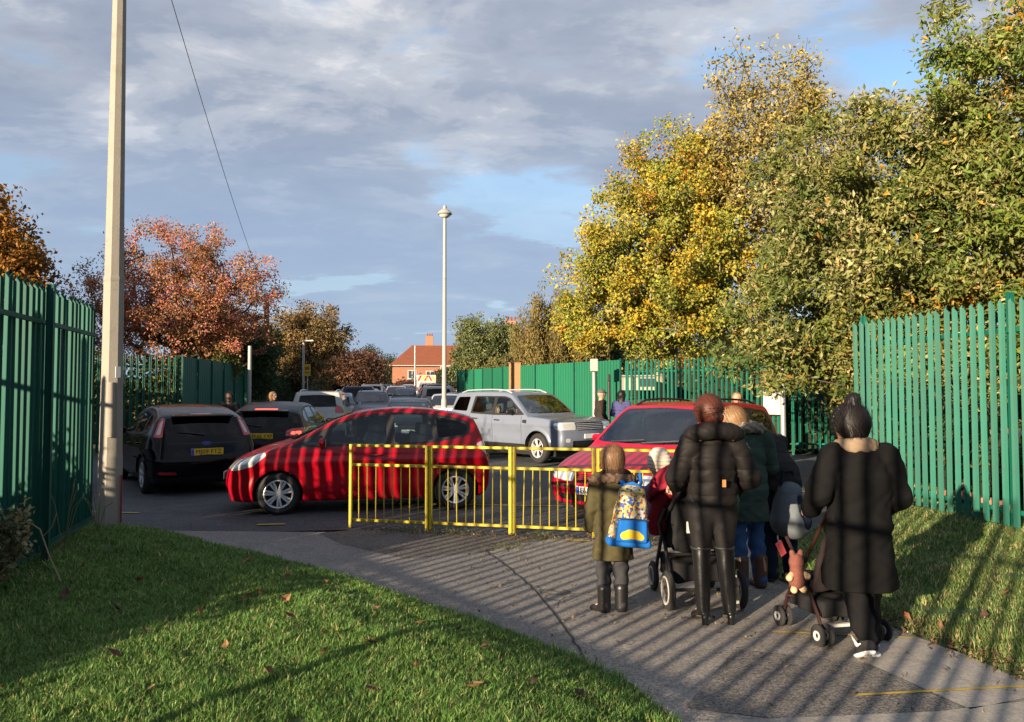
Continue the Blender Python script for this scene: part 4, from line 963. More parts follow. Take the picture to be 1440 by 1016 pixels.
def brick_mat(name, c1, c2, mortar, sc=1.0):
    m = bpy.data.materials.new(name); m.use_nodes = True; nt = m.node_tree; L = nt.links.new; N = nt.nodes.new; b = nt.nodes['Principled BSDF']; b.inputs['Roughness'].default_value = .9
    tc = N('ShaderNodeTexCoord'); mp = N('ShaderNodeMapping'); mp.inputs['Rotation'].default_value = (radians(90), 0, 0); L(tc.outputs['Object'], mp.inputs[0])
    t = N('ShaderNodeTexBrick'); t.inputs['Scale'].default_value = sc; t.inputs['Color1'].default_value = c1 + (1,); t.inputs['Color2'].default_value = c2 + (1,); t.inputs['Mortar'].default_value = mortar + (1,)
    t.inputs['Brick Width'].default_value = .225; t.inputs['Row Height'].default_value = .075; t.inputs['Mortar Size'].default_value = .008; L(mp.outputs[0], t.inputs['Vector']); L(t.outputs['Color'], b.inputs['Base Color']); return m

def build_houses():
    br = brick_mat('brick', (.30, .105, .05), (.24, .08, .04), (.30, .22, .16)); rt = M('roof_tile', (.19, .058, .028), rough=.85, var=.25, vscale=1.5, dirt=(.13, .05, .03), dscale=.8)
    cream = M('render_cream', (.42, .35, .26), rough=.85, var=.08); wh = M('upvc_white', (.50, .49, .47), rough=.4); gl = M('window_dark', (.05, .06, .07), rough=.08, coat=1.0)
    def house(label, x, y, w, dp, eav, ridge, rz, bays, chim, hip=3.0, wallm=None):
        t = thing('brick_house', label, 'house', (x, y, 0), rz); wallm = wallm or br
        MB().box((0, 0, eav / 2), (w, dp, eav)).build('wall', wallm, t)
        e = .45; W2, D2 = w / 2 + e, dp / 2 + e; V = [(-W2, -D2, eav), (W2, -D2, eav), (W2, D2, eav), (-W2, D2, eav), (-W2 + hip, 0, ridge), (W2 - hip, 0, ridge)]
        rf = link('roof', make_mesh('roof', V + [(a, b, c - .14) for a, b, c in V[:4]], [(0, 1, 5, 4), (1, 2, 5), (2, 3, 4, 5), (3, 0, 4), (6, 7, 1, 0), (7, 8, 2, 1), (8, 9, 3, 2), (9, 6, 0, 3), (9, 8, 7, 6)], rt), t)
        # courses of tiles as real steps
        m = MB(); nc = 16
        for i in range(nc):
            f = (i + .5) / nc; yy = -D2 * (1 - f); zz = eav + (ridge - eav) * f + .03; xx = W2 - hip * f
            m.bar((-xx, yy, zz), (xx, yy, zz), .02, .04)
        o = m.build('tile_course', M('roof_tile_edge', (.15, .045, .022), rough=.9), rf); o['kind'] = 'stuff'
        MB().bar((-W2 + hip, 0, ridge + .05), (W2 - hip, 0, ridge + .05), .22, .16).build('ridge', rt, rf)
        for cxx, cz in chim:
            c = MB().box((cxx, .3, (ridge + cz) / 2 - .5), (1.15, .8, cz - ridge + 1.2)).build('chimney', M('chimney_brick', (.30, .15, .09), rough=.9, var=.2), rf); m = MB()
            for q in (-.3, .05, .38): m.lathe([(.12, cz + .1), (.10, cz + .5)], 8, (cxx + q, .3, 0))
            m.build('chimney_pot', rt, rf)
        for (bx, bz, bw, bh, kind) in bays:
            f = MB().box((bx, -dp / 2 - .03, bz), (bw, .10, bh)).build('window' if kind != 'door' else 'door', wh, t)
            npn = max(1, int(round(bw / .75))); pw = (bw - .12) / npn
            for q in range(npn): MB().box((bx - bw / 2 + .06 + pw * (q + .5), -dp / 2 - .085, bz), (pw - .09, .02, bh - .18)).build('pane', gl, f)
            MB().box((bx, -dp / 2 - .10, bz - bh / 2 - .06), (bw + .16, .16, .07)).build('sill', wh, f)
        MB().tube([(-W2, -D2 - .05, eav - .08), (W2, -D2 - .05, eav - .08)], .06, 6).build('gutter', wh, t, True)
        return t
    h = house('red-roofed brick semi-detached house closing the end of the road', -11.0, 120, 14.5, 8.5, 5.5, 8.6, radians(4), [(-4.3, 4.1, 1.3, 1.3, 'w'), (-1.6, 4.0, 1.3, 1.3, 'w'), (2.0, 3.9, 2.2, 1.5, 'w'), (5.0, 3.9, 1.8, 1.5, 'w'), (-4.3, 1.5, 2.0, 1.4, 'w'), (-1.6, 1.2, 1.1, 2.1, 'door'), (2.2, 1.5, 2.4, 1.5, 'w')], [(-1.9, 10.1)])
    MB().box((2.2, -4.45, 2.75), (4.6, .5, 5.4)).build('rendered_bay', cream, h)
    for bx, bw in ((2.0, 2.2),): 
        f = MB().box((bx, -4.75, 3.9), (bw, .10, 1.5)).build('window', wh, h)
        for q in (-.7, 0, .7): MB().box((bx + q, -4.82, 3.9), (.60, .02, 1.3)).build('pane', gl, f)
    house('second red-roofed house half hidden behind the thin lamp post', 3.4, 124, 11.5, 8.0, 5.2, 7.9, radians(2), [(-2.4, 4.0, 1.6, 1.3, 'w'), (2.2, 4.0, 1.6, 1.3, 'w')], [(1.6, 9.3)], hip=3.0)
    house('orange brick house glimpsed through the weeping birch', 3.2, 70, 9.0, 7.5, 4.2, 7.0, radians(-8), [(-2.6, 3.0, 1.6, 1.3, 'w'), (1.8, 3.0, 1.6, 1.3, 'w')], [(-3.4, 8.0)], hip=2.6, wallm=brick_mat('brick_orange', (.40, .14, .06), (.33, .11, .05), (.30, .22, .16)))
    house('low dark garage beside the far hedge', -20.5, 92, 7.0, 6.0, 2.9, 4.4, radians(4), [(0.2, 1.3, 2.6, 2.0, 'door')], [], hip=.4)
    # low pale school building across the field
    t = thing('flat_roof_building', 'low pale building with dark windows seen through the palisade', 'building', (6.7, 41, .9), radians(0)); MB().box((0, 0, 1.2), (1.7, 1.6, .7)).build('wall', M('school_wall', (.36, .33, .28), rough=.8), t); MB().box((0, 0, 1.60), (1.9, 1.9, .08)).build('roof', M('flat_roof', (.25, .25, .25)), t)
    for x in (.1, .6): f = MB().box((x, -.82, 1.25), (.40, .05, .42)).build('window', M('window_dark', (.05, .06, .07)), t)
    # unseen building added behind the viewpoint to darken reflections in the cars
    t = thing('flat_roof_building', 'long brick building added unseen behind the viewpoint for the cars to mirror', 'building', (26, -34, 0), radians(14)); MB().box((0, 0, 3.4), (44, 10, 6.8)).build('wall', br, t); MB().box((0, 0, 6.95), (45, 11, .3)).build('roof', M('flat_roof', (.25, .25, .25)), t)
    for i in range(14): f = MB().box((-19.5 + 3 * i, 5.02, 2.0), (2.2, .08, 1.6)).build('window', gl, t); MB().box((-19.5 + 3 * i, 5.02, 5.2), (2.2, .08, 1.6)).build('window', gl, t)
build_trees(); build_houses()
# ================================================================ cars
BLACK_TRIM = M('black_trim', (0.012, 0.012, 0.013), rough=0.55)
RUBBER = M('tyre_rubber', (0.018, 0.018, 0.019), rough=0.85, bump=0.3, bscale=120, var=0.3, vscale=9)
RIM = M('alloy', (0.62, 0.63, 0.65), rough=0.4, metal=0.55, var=0.15, vscale=14)
DARKMETAL = M('dark_metal', (0.03, 0.03, 0.032), rough=0.6, metal=0.6)
SEAT = M('seat_cloth', (0.05, 0.05, 0.055), rough=0.9, var=0.3)
SEATG = M('seat_cloth_grey', (0.16, 0.16, 0.165), rough=0.9, var=0.2)
CABIN = M('cabin_plastic', (0.025, 0.025, 0.027), rough=0.7)
GLASS = glass_mat('car_glass', (0.62, 0.72, 0.70), 0.085)
WSCREEN = glass_mat('windscreen_glass', (0.60, 0.70, 0.69), 0.17)
GLASS_T = glass_mat('tinted_glass', (0.10, 0.115, 0.12), 0.055)
LENS = M('clear_lens', (0.80, 0.83, 0.86), rough=0.14, coat=1.0, metal=0.45, var=0.35, vscale=22)
LENSR = M('red_lens', (0.42, 0.012, 0.012), rough=0.12, coat=1.0, var=0.25, vscale=25)
LENSA = M('amber_lens', (0.65, 0.20, 0.02), rough=0.15, coat=1.0)
LENSW = M('pale_lens', (0.55, 0.42, 0.42), rough=0.12, coat=1.0, var=0.3, vscale=25)
BRAKE = M('lit_brake_lens', (1.0, 0.06, 0.03), rough=0.3, emit=1.6)
CHROME = M('chrome', (0.75, 0.76, 0.78), rough=0.12, metal=1.0)
PLATE_W = M('plate_white', (0.75, 0.76, 0.74), rough=0.4)
PLATE_Y = M('plate_yellow', (0.72, 0.46, 0.02), rough=0.4)
PLATE_B = M('plate_blue', (0.02, 0.07, 0.45), rough=0.4)
INK = M('plate_ink', (0.01, 0.01, 0.012), rough=0.5)

def catmull(P, n=8):
    P = arr(P); m = len(P); out = []
    for i in range(m):
        p0, p1, p2, p3 = P[i - 1], P[i], P[(i + 1) % m], P[(i + 2) % m]
        for j in range(n):
            t = j / n
            out.append(0.5 * ((2 * p1) + (-p0 + p2) * t + (2 * p0 - 5 * p1 + 4 * p2 - p3) * t * t + (-p0 + 3 * p1 - 3 * p2 + p3) * t ** 3))
    return arr(out)

class Body:
    def __init__(s, sp):
        s.sp = sp; Lg, Wd = sp['L'], sp['W']
        poly = catmull(sp['side'], 6)
        s.gx = np.arange(-0.3, Lg + 0.3, 0.012); s.gz = np.arange(0.0, sp['H'] + 0.25, 0.012)
        X, Z = np.meshgrid(s.gx, s.gz, indexing='ij')
        s.S = poly_sdf(poly, np.stack([X.ravel(), Z.ravel()], 1)).reshape(X.shape)
        z, r = zip(*sp['sect']); s.sz = np.array(z); s.sr = np.array(r)
        s.cx = (sp['xf'] + sp['xr']) / 2
    def side(s, x, z):
        i = np.clip((x - s.gx[0]) / 0.012, 0, len(s.gx) - 1.001); j = np.clip((z - s.gz[0]) / 0.012, 0, len(s.gz) - 1.001)
        i0 = i.astype(int); j0 = j.astype(int); a = i - i0; b = j - j0; S = s.S
        v = S[i0, j0] * (1 - a) * (1 - b) + S[i0 + 1, j0] * a * (1 - b) + S[i0, j0 + 1] * (1 - a) * b + S[i0 + 1, j0 + 1] * a * b
        ex = np.maximum(s.gx[0] - x, 0) + np.maximum(x - s.gx[-1], 0) + np.maximum(-z, 0) + np.maximum(z - s.gz[-1], 0)
        return v + ex
    def hw(s, x, z):
        sp = s.sp; Lg = sp['L']; h = sp['W'] / 2
        zz = np.stack([np.interp(z + d, s.sz, s.sr) for d in (-0.05, -0.025, 0, 0.025, 0.05)]).mean(0)
        rf, af, rr, ar = sp['plan']
        pl = 1 - af * np.clip((rf - x) / rf, 0, 1.3) ** 2.2 - ar * np.clip((x - (Lg - rr)) / rr, 0, 1.3) ** 2.2
        w = h * zz * pl
        for xc in (sp['xf'], sp['xr']):
            d = np.sqrt((x - xc) ** 2 + (z - sp['R']) ** 2)
            w = w + sp.get('flare', 0.014) * np.exp(-((d - sp['AR'] - 0.02) / 0.05) ** 2)
        # the crease along the doors
        zc = sp.get('crease', 0.74)
        w = w + 0.010 * np.exp(-((z - zc - 0.03 * (x / Lg)) / 0.05) ** 2) - 0.012 * np.exp(-((z - zc + 0.20) / 0.11) ** 2)
        return w
    def fn(s, P):
        sp = s.sp; x, y, z = P[:, 0], P[:, 1], P[:, 2]; Lg = sp['L']
        bf, br = sp['bow']; y2 = np.minimum(y * y, 1.2)
        xe = x - bf * y2 * np.clip(1 - x / (Lg * 0.55), 0, 1) + br * y2 * np.clip((x - Lg * 0.6) / (Lg * 0.4), 0, 1)
        return smax(s.side(xe, z + sp.get('crown', 0.05) * y2 * 0.8 * (z > 0.6)), np.abs(y) - s.hw(x, z), sp.get('k', 0.07))
    def y_at(s, x, z):
        x = arr(x).ravel(); z = arr(z).ravel(); lo = np.zeros(len(x)); hi = np.full(len(x), 1.2)
        for _ in range(24):
            m = (lo + hi) / 2; ins = s.fn(np.stack([x, m, z], 1)) < 0
            lo = np.where(ins, m, lo); hi = np.where(ins, hi, m)
        return lo
    def x_at(s, y, z, front=True):
        y = arr(y).ravel(); z = arr(z).ravel(); Lg = s.sp['L']
        out = np.full(len(y), -0.3 if front else Lg + 0.3); ins_ = np.full(len(y), Lg * (0.5 if front else 0.6))
        for _ in range(24):
            m = (out + ins_) / 2; i = s.fn(np.stack([m, y, z], 1)) < 0
            ins_ = np.where(i, m, ins_); out = np.where(i, out, m)
        return ins_

def ribbon_side(B, mb, pts, w=0.009, sides=(1, -1), up=0.0012):
    P = []
    for a, b in zip(pts[:-1], pts[1:]):
        n = max(2, int(np.hypot(b[0] - a[0], b[1] - a[1]) / 0.05))
        P += [(a[0] + (b[0] - a[0]) * i / n, a[1] + (b[1] - a[1]) * i / n) for i in range(n)]
    P.append(pts[-1]); P = arr(P)
    T = np.gradient(P, axis=0); T /= np.linalg.norm(T, axis=1)[:, None] + 1e-9; Nn = np.stack([-T[:, 1], T[:, 0]], 1)
    A, C = P + Nn * w / 2, P - Nn * w / 2
    ya, yc = B.y_at(A[:, 0], A[:, 1]) + up, B.y_at(C[:, 0], C[:, 1]) + up
    for sd in sides:
        V = [(A[i, 0], sd * ya[i], A[i, 1]) for i in range(len(P))] + [(C[i, 0], sd * yc[i], C[i, 1]) for i in range(len(P))]
        n = len(P); mb.add(V, [(i, i + 1, n + i + 1, n + i) for i in range(n - 1)])

def ribbon_end(B, mb, pts, front, w=0.010, up=0.0015):
    P = []
    for a, b in zip(pts[:-1], pts[1:]):
        n = max(2, int(np.hypot(b[0] - a[0], b[1] - a[1]) / 0.05))
        P += [(a[0] + (b[0] - a[0]) * i / n, a[1] + (b[1] - a[1]) * i / n) for i in range(n)]
    P.append(pts[-1]); P = arr(P)
    T = np.gradient(P, axis=0); T /= np.linalg.norm(T, axis=1)[:, None] + 1e-9; Nn = np.stack([-T[:, 1], T[:, 0]], 1)
    A, C = P + Nn * w / 2, P - Nn * w / 2; sg = -1 if front else 1
    xa, xc = B.x_at(A[:, 0], A[:, 1], front) + sg * up, B.x_at(C[:, 0], C[:, 1], front) + sg * up
    V = [(xa[i], A[i, 0], A[i, 1]) for i in range(len(P))] + [(xc[i], C[i, 0], C[i, 1]) for i in range(len(P))]
    n = len(P); mb.add(V, [(i, i + 1, n + i + 1, n + i) for i in range(n - 1)])

def make_wheel(root, x, y, R, rimr, wd, spokes, style, steer=0.0):
    sd = 1 if y > 0 else -1
    prof = [(rimr, -wd / 2 + 0.012), (R - 0.045, -wd / 2), (R - 0.012, -wd / 2 + 0.018), (R, -wd / 2 + 0.045), (R, wd / 2 - 0.045), (R - 0.012, wd / 2 - 0.018), (R - 0.045, wd / 2), (rimr, wd / 2 - 0.012), (rimr - 0.012, wd / 2 - 0.03), (rimr - 0.012, -wd / 2 + 0.03)]
    w = MB().lathe(prof, 36, axis='y', close=True).build('wheel', RUBBER, root, True, loc=(x, y, R), rot=(0, 0, steer))
    rm = MB()
    f = sd * (wd / 2 - 0.02)
    rm.lathe([(rimr, f), (rimr - 0.004, f + sd * 0.012), (rimr - 0.022, f + sd * 0.006), (rimr - 0.028, f - sd * 0.05), (rimr - 0.012, f - sd * 0.06)][::(1 if sd > 0 else 1)], 36, axis='y', close=True)
    rm.lathe([(0.001, f + sd * 0.004), (0.045, f + sd * 0.002), (0.062, f - sd * 0.012), (0.062, f - sd * 0.05)], 16, axis='y')
    for k in range(spokes):
        a = 2 * pi * k / spokes + 0.3
        offs = (0.0,) if style == 'single' else (-0.13, 0.13)
        for o_ in offs:
            a0 = a + o_ * 1.6; a1 = a + o_
            p = np.array((cos(a0) * 0.05, f - sd * 0.006, sin(a0) * 0.05)); q = np.array((cos(a1) * (rimr - 0.015), f + sd * 0.0, sin(a1) * (rimr - 0.015)))
            wdt = 0.045 if style == 'single' else 0.026
            rm.bar(p, q, wdt, 0.022) if False else rm.add(*spoke_box(p, q, wdt, wdt * 1.25, 0.022))
    rm.build('rim', RIM, w, bev=0.004, seg=1)
    MB().lathe([(0.02, f - sd * 0.07), (rimr - 0.02, f - sd * 0.07), (rimr - 0.02, f - sd * 0.085), (0.02, f - sd * 0.085)], 24, axis='y', close=True).build('brake_disc', DARKMETAL, w)
    return w

def spoke_box(p, q, w0, w1, th):
    d = q - p; d = d / np.linalg.norm(d); n = np.array((0, 1.0, 0)); s_ = np.cross(d, n)
    V = []
    for c, w in ((p, w0), (q, w1)):
        for a, b in ((-1, -1), (1, -1), (1, 1), (-1, 1)): V.append(c + s_ * a * w / 2 + n * b * th / 2)
    return V, [(0, 1, 2, 3), (7, 6, 5, 4), (0, 4, 5, 1), (1, 5, 6, 2), (2, 6, 7, 3), (3, 7, 4, 0)]

def make_car(name, label, sp, pmat, loc, heading, group=None, steer=0.0, h=0.024):
    rz = atan2(-heading[1], -heading[0])
    root = thing(name, label, 'car', (loc[0], loc[1], loc[2] if len(loc) > 2 else 0.0), rz, group)
    B = Body(sp); Lg, Wd, H = sp['L'], sp['W'], sp['H']; cx = B.cx
    V, Nn, F = surface(B.fn, (-0.12, -Wd / 2 - 0.08, 0.08), (Lg + 0.12, Wd / 2 + 0.08, H + 0.1), h)
    T = np.concatenate([F[:, [0, 1, 2]], F[:, [0, 2, 3]]])
    rest = Sheet(V, Nn, T)
    sh = np.array((cx, 0, 0))
    def emit(sheet, nm, mat, off=0.0):
        k = sheet.clean()
        if len(k.T) < 1: return None
        return link(nm, make_mesh(nm, k.V + k.N * off - sh, k.T, mat, True, k.N), root)
    # wheel arches
    for xc in (sp['xf'], sp['xr']):
        P = rest.V; f = np.sqrt((P[:, 0] - xc) ** 2 + (P[:, 2] - sp['R']) ** 2) - sp['AR']
        f = np.where(np.abs(P[:, 1]) > Wd / 2 - 0.32, f, 1.0)
        _, rest, _, _ = rest.split(f)
    for xc in (sp['xf'], sp['xr']):
        for sd in (1, -1):
            liner = MB(); n = 18; V2 = []
            for i in range(n + 1):
                a0_ = -math.asin(min(1.0, max(-1.0, (sp['R'] - 0.24) / sp['AR']))); a = a0_ + (pi - 2 * a0_) * i / n
                for yy, rr in ((B.y_at([xc + sp['AR'] * cos(a)], [max(0.22, sp['R'] + sp['AR'] * sin(a))])[0] - 0.004, sp['AR'] + 0.004), (Wd / 2 - 0.34, sp['AR'] + 0.004)):
                    V2.append((xc + rr * cos(a) - cx, sd * yy, sp['R'] + rr * sin(a)))
            liner.add(V2, [(2 * i, 2 * i + 1, 2 * i + 3, 2 * i + 2) for i in range(n)])
            liner.box((xc - cx, sd * (Wd / 2 - 0.345), sp['R'] + 0.17), (sp['AR'] * 1.9, 0.01, sp['AR'] * 1.3))
            liner.build('wheel_arch_liner', BLACK_TRIM, root)
    # regions
    rims = MB()
    def region(view, poly, r=0.03, cond=None, P=None):
        P = rest.V if P is None else P
        pl = round_poly(poly, r)
        if view == 'side': f = poly_sdf(pl, P[:, [0, 2]]); ok = np.abs(P[:, 1]) > 0.30
        elif view == 'front': f = poly_sdf(pl, np.stack([np.abs(P[:, 1]), P[:, 2]], 1)); ok = P[:, 0] < Lg * 0.5
        else: f = poly_sdf(pl, np.stack([np.abs(P[:, 1]), P[:, 2]], 1)); ok = P[:, 0] > Lg * 0.6
        if cond is not None: f = np.maximum(f, cond(P))
        return np.where(ok, f, np.maximum(f, 0.05))
    for it in sp['parts']:
        nm, mat, view, poly = it[:4]; opt = it[4] if len(it) > 4 else {}
        if mat == 'paint': mat = pmat
        f = region(view, poly, opt.get('r', 0.03), opt.get('cond'))
        ins, rest, rp, rn = rest.split(f)
        dep = opt.get('depth', 0.006)
        if len(rp):
            a, b = rp[:, 0], rp[:, 1]; na, nb = rn[:, 0], rn[:, 1]; dd = abs(dep) + 0.006
            V2 = np.stack([a + na * 0.0005, b + nb * 0.0005, b - nb * dd, a - na * dd], 1).reshape(-1, 3) - sh
            n0 = len(rp); rims.add(V2, [(4 * i, 4 * i + 1, 4 * i + 2, 4 * i + 3) for i in range(n0)])
        subs = opt.get('sub', [])
        both = view == 'side' or opt.get('pair')
        pieces = [ins]
        for sb in subs:     # panes let into a black surround
            snm, smat, spoly = sb[:3]; sr = sb[3] if len(sb) > 3 else 0.04
            f2 = region(view, spoly, sr, None, ins.V)
            p_in, ins, _, _ = ins.split(f2)
            for sd in ((1, -1) if both else (0,)):
                q = Sheet(p_in.V, p_in.N, p_in.T[(p_in.V[p_in.T].mean(1)[:, 1] * sd > 0)] if sd else p_in.T)
                emit(q, snm, smat, -dep - 0.002)
        for sd in ((1, -1) if both else (0,)):
            q = Sheet(ins.V, ins.N, ins.T[(ins.V[ins.T].mean(1)[:, 1] * sd > 0)] if sd else ins.T)
            emit(q, nm, mat, -dep)
    emit(rest, 'body', pmat)
    if rims.n: rims.build('seal', BLACK_TRIM, root)
    # panel gaps
    def gap(f):
        g = MB(); f(g); g.V = [(v[0] - cx, v[1], v[2]) for v in g.V]; g.build('panel_gap', BLACK_TRIM, root)
    for pl in sp.get('gaps', []):
        for sd in (1, -1): gap(lambda g: ribbon_side(B, g, pl, sides=(sd,)))
    for pl in sp.get('gaps_front', []): gap(lambda g: ribbon_end(B, g, pl, True))
    for pl in sp.get('gaps_rear', []): gap(lambda g: ribbon_end(B, g, pl, False))
    for pl, mat, w in sp.get('strips', []):
        [(ribbon_side(B, q, pl, w=w, up=0.008, sides=(sd,)), setattr(q, 'V', [(v[0] - cx, v[1], v[2]) for v in q.V]), q.build('rub_strip', mat, root)) for sd, q in ((1, MB()), (-1, MB()))]
    # wheels
    ty = Wd / 2 - 0.105
    for x, st in ((sp['xf'], steer), (sp['xr'], 0)):
        for sd in (1, -1): make_wheel(root, x - cx, sd * ty, sp['R'], sp['rim'], 0.19, sp['spokes'], sp['style'], st)
    # handles and mirrors
    for hx, hz in sp['handles']:
        for sd in (1, -1):
            y = B.y_at([hx], [hz])[0]
            m = MB(); m.tube([(hx - 0.10 - cx, sd * (y - 0.005), hz), (hx - 0.08 - cx, sd * (y + 0.024), hz), (hx + 0.07 - cx, sd * (y + 0.028), hz + 0.004), (hx + 0.10 - cx, sd * (y - 0.005), hz + 0.004)], [0.012, 0.014, 0.014, 0.012], 8)
            m.build('door_handle', sp.get('handle_mat') or pmat, root, True)
    mx, mz = sp['mirror']; my = B.y_at([mx], [mz - 0.06])[0]
    for sd in (1, -1):
        c = np.array((mx - cx + 0.02, sd * (my + 0.12), mz))
        mat = pmat if sp.get('mirror_mat') is None else sp['mirror_mat']
        mo = solid('wing_mirror', lambda P, c=c, sd=sd: smin(cone(P, c - (0, sd * 0.055, 0), c + (0, sd * 0.06, 0.005), 0.075, 0.065, 0.62, 1, 0.95), cone(P, c - (0, sd * 0.13, 0.05), c, 0.018, 0.03), 0.03), c - 0.22, c + 0.22, 0.02, mat, root)
        MB().box((c[0] + 0.052, c[1], c[2]), (0.006, 0.15, 0.11)).build('mirror_glass', CHROME, mo)
    # plates
    if sp.get('front_plate'):
        py, pz = sp['front_plate']; x = B.x_at([py], [pz])[0]
        p = MB().box((x - cx - 0.012, py, pz), (0.014, 0.52, 0.111)).build('number_plate', PLATE_W, root, bev=0.003)
        if sp.get('reg_f'):
            text_mesh('lettering', sp['reg_f'], 0.105, INK, p, (x - cx - 0.0205, py - 0.02, pz), (radians(90), 0, radians(-90)))
            MB().box((x - cx - 0.0195, py + 0.235, pz), (0.003, 0.045, 0.105)).build('country_band', PLATE_B, p)
    if sp.get('rear_plate'):
        py, pz = sp['rear_plate']; x = B.x_at([py], [pz], False)[0]
        p = MB().box((x - cx + 0.012, py, pz), (0.014, 0.52, 0.111)).build('number_plate', PLATE_Y, root, bev=0.003)
        if sp.get('reg_r'):
            text_mesh('lettering', sp['reg_r'], 0.105, INK, p, (x - cx + 0.0205, py + 0.02, pz), (radians(90), 0, radians(90)))
            MB().box((x - cx + 0.0195, py - 0.235, pz), (0.003, 0.045, 0.105)).build('country_band', PLATE_B, p)
    # cabin: tub, dash, wheel, seats
    bz = sp['belt']; x0, x1 = sp['cabin']
    tub = MB().box(((x0 + x1) / 2 - cx, 0, 0.40), (x1 - x0, Wd - 0.34, 0.30))
    tub.box((x0 + 0.22 - cx, 0, bz - 0.14), (0.44, Wd - 0.40, 0.20), taper=0.9)
    tub.box((x1 - 0.25 - cx, 0, bz - 0.22), (0.5, Wd - 0.40, 0.22))
    for sd in (1, -1): tub.box(((x0 + x1) / 2 - cx, sd * (Wd / 2 - 0.16), 0.62), (x1 - x0 - 0.2, 0.05, (bz - 0.55) * 1.1))
    tub.build('cabin_floor', CABIN, root)
    def seat(x, y):
        m = MB(); m.box((x - cx, y, 0.60), (0.50, 0.48, 0.16)).bar((x + 0.26 - cx, y, 0.62), (x + 0.40 - cx, y, bz + 0.16), 0.46, 0.12)
        m.bar((x + 0.405 - cx, y, bz + 0.17), (x + 0.43 - cx, y, bz + 0.36), 0.26, 0.09)
        m.build('seat', sp.get('seat_mat', SEAT), root, bev=0.04)
    dx = sp['seat_x']
    for y in (0.36, -0.36): seat(dx, y)
    m = MB()
    for y in (0.40, 0.0, -0.40):
        m.box((dx + 0.82 - cx, y, 0.60), (0.46, 0.42, 0.16)); m.bar((dx + 1.04 - cx, y, 0.62), (dx + 1.16 - cx, y, bz + 0.10), 0.40, 0.11); m.bar((dx + 1.165 - cx, y, bz + 0.11), (dx + 1.185 - cx, y, bz + 0.27), 0.24, 0.08)
    m.build('rear_bench', sp.get('seat_mat', SEAT), root, bev=0.03)
    sx = dx - 0.34; V2 = []
    mb = MB(); n = 20
    ring = [(sx + 0.05 * sin(2 * pi * i / n) - cx, 0.36 + 0.185 * cos(2 * pi * i / n), bz - 0.02 + 0.175 * sin(2 * pi * i / n)) for i in range(n + 1)]
    mb.tube(ring, 0.016, 6); mb.bar((sx - cx, 0.20, bz - 0.02), (sx - cx, 0.52, bz - 0.02), 0.03, 0.05); mb.build('steering_wheel', CABIN, root, True)
    mb = MB().box((sp['ws_top'][0] - cx + 0.12, 0, sp['ws_top'][1] - 0.13), (0.03, 0.22, 0.07)).bar((sp['ws_top'][0] - cx + 0.10, 0, sp['ws_top'][1] - 0.10), (sp['ws_top'][0] - cx + 0.10, 0, sp['ws_top'][1] - 0.02), 0.02, 0.02)
    mb.build('rear_view_mirror', CABIN, root, bev=0.01)
    # roof rails, wipers
    if sp.get('rails'):
        rx0, rx1, ry = sp['rails']
        for sd in (1, -1):
            xs = np.linspace(rx0, rx1, 9)
            def top(x, y):
                lo, hi = 0.9, H + 0.2
                for _ in range(22):
                    mm = (lo + hi) / 2
                    if B.fn(np.array([[x, y, mm]]))[0] < 0: lo = mm
                    else: hi = mm
                return lo
            pts = [(x - cx, sd * ry, top(x, ry) + 0.05 * min(1, 4 * min(i, 8 - i) / 3)) for i, x in enumerate(xs)]
            MB().tube(pts, 0.017, 8).build('roof_rail', sp.get('rail_mat', BLACK_TRIM), root, True)
    wx, wz = sp['wiper']
    m = MB()
    for y0, y1, dz in ((0.50, -0.06, 0.03), (-0.05, -0.58, 0.03)):
        pts = []
        for t in np.linspace(0, 1, 6):
            y = y0 + (y1 - y0) * t; z = wz + dz * t * 1.5
            pts.append((B.x_at([y], [z])[0] - cx - 0.012, y, z + 0.012))
        m.tube(pts, 0.009, 5)
    m.build('wiper', BLACK_TRIM, root)
    if sp.get('rear_wiper'):
        y0, y1, z = sp['rear_wiper']; m = MB()
        m.tube([(B.x_at([y0 + (y1 - y0) * t], [z + 0.05 * t], False)[0] - cx + 0.015, y0 + (y1 - y0) * t, z + 0.05 * t) for t in np.linspace(0, 1, 5)], [0.02, 0.014, 0.01, 0.008, 0.006], 6)
        m.build('rear_wiper', BLACK_TRIM, root)
    if sp.get('spoiler'):
        x0, z0, hw_ = sp['spoiler']
        solid('spoiler', lambda P: smax(smax(np.abs(P[:, 1]) - hw_, np.abs(P[:, 2] - z0 - .10 * (x0 - cx - P[:, 0]) + .03 * P[:, 1] ** 2) - .017, .012), np.abs(P[:, 0] - (x0 - cx) + .10 * P[:, 1] ** 2) - .09, .02), (x0 - cx - .3, -hw_ - .1, z0 - .12), (x0 - cx + .2, hw_ + .1, z0 + .12), .012, pmat, root)
    m = MB().box((Lg - 0.14 - cx, 0.45, 0.24), (0.16, 0.07, 0.05)); m.build('exhaust', DARKMETAL, root, bev=0.01)
    MB().box((Lg / 2 - cx, 0, 0.24), (Lg - 0.7, Wd - 0.5, 0.14)).build('underside', BLACK_TRIM, root)
    root['_'] = 1; del root['_']
    return root, B

def sect(belt, H, roof, low=0.93):
    return [(0.0, low - 0.06), (0.18, low), (0.34, 0.975), (0.55, 0.998), (0.72, 1.0), (belt - 0.08, 0.985), (belt, 0.968), (belt + (H - belt) * 0.5, (0.968 + roof) / 2 + 0.012), (H, roof), (H + 0.2, roof - 0.1)]

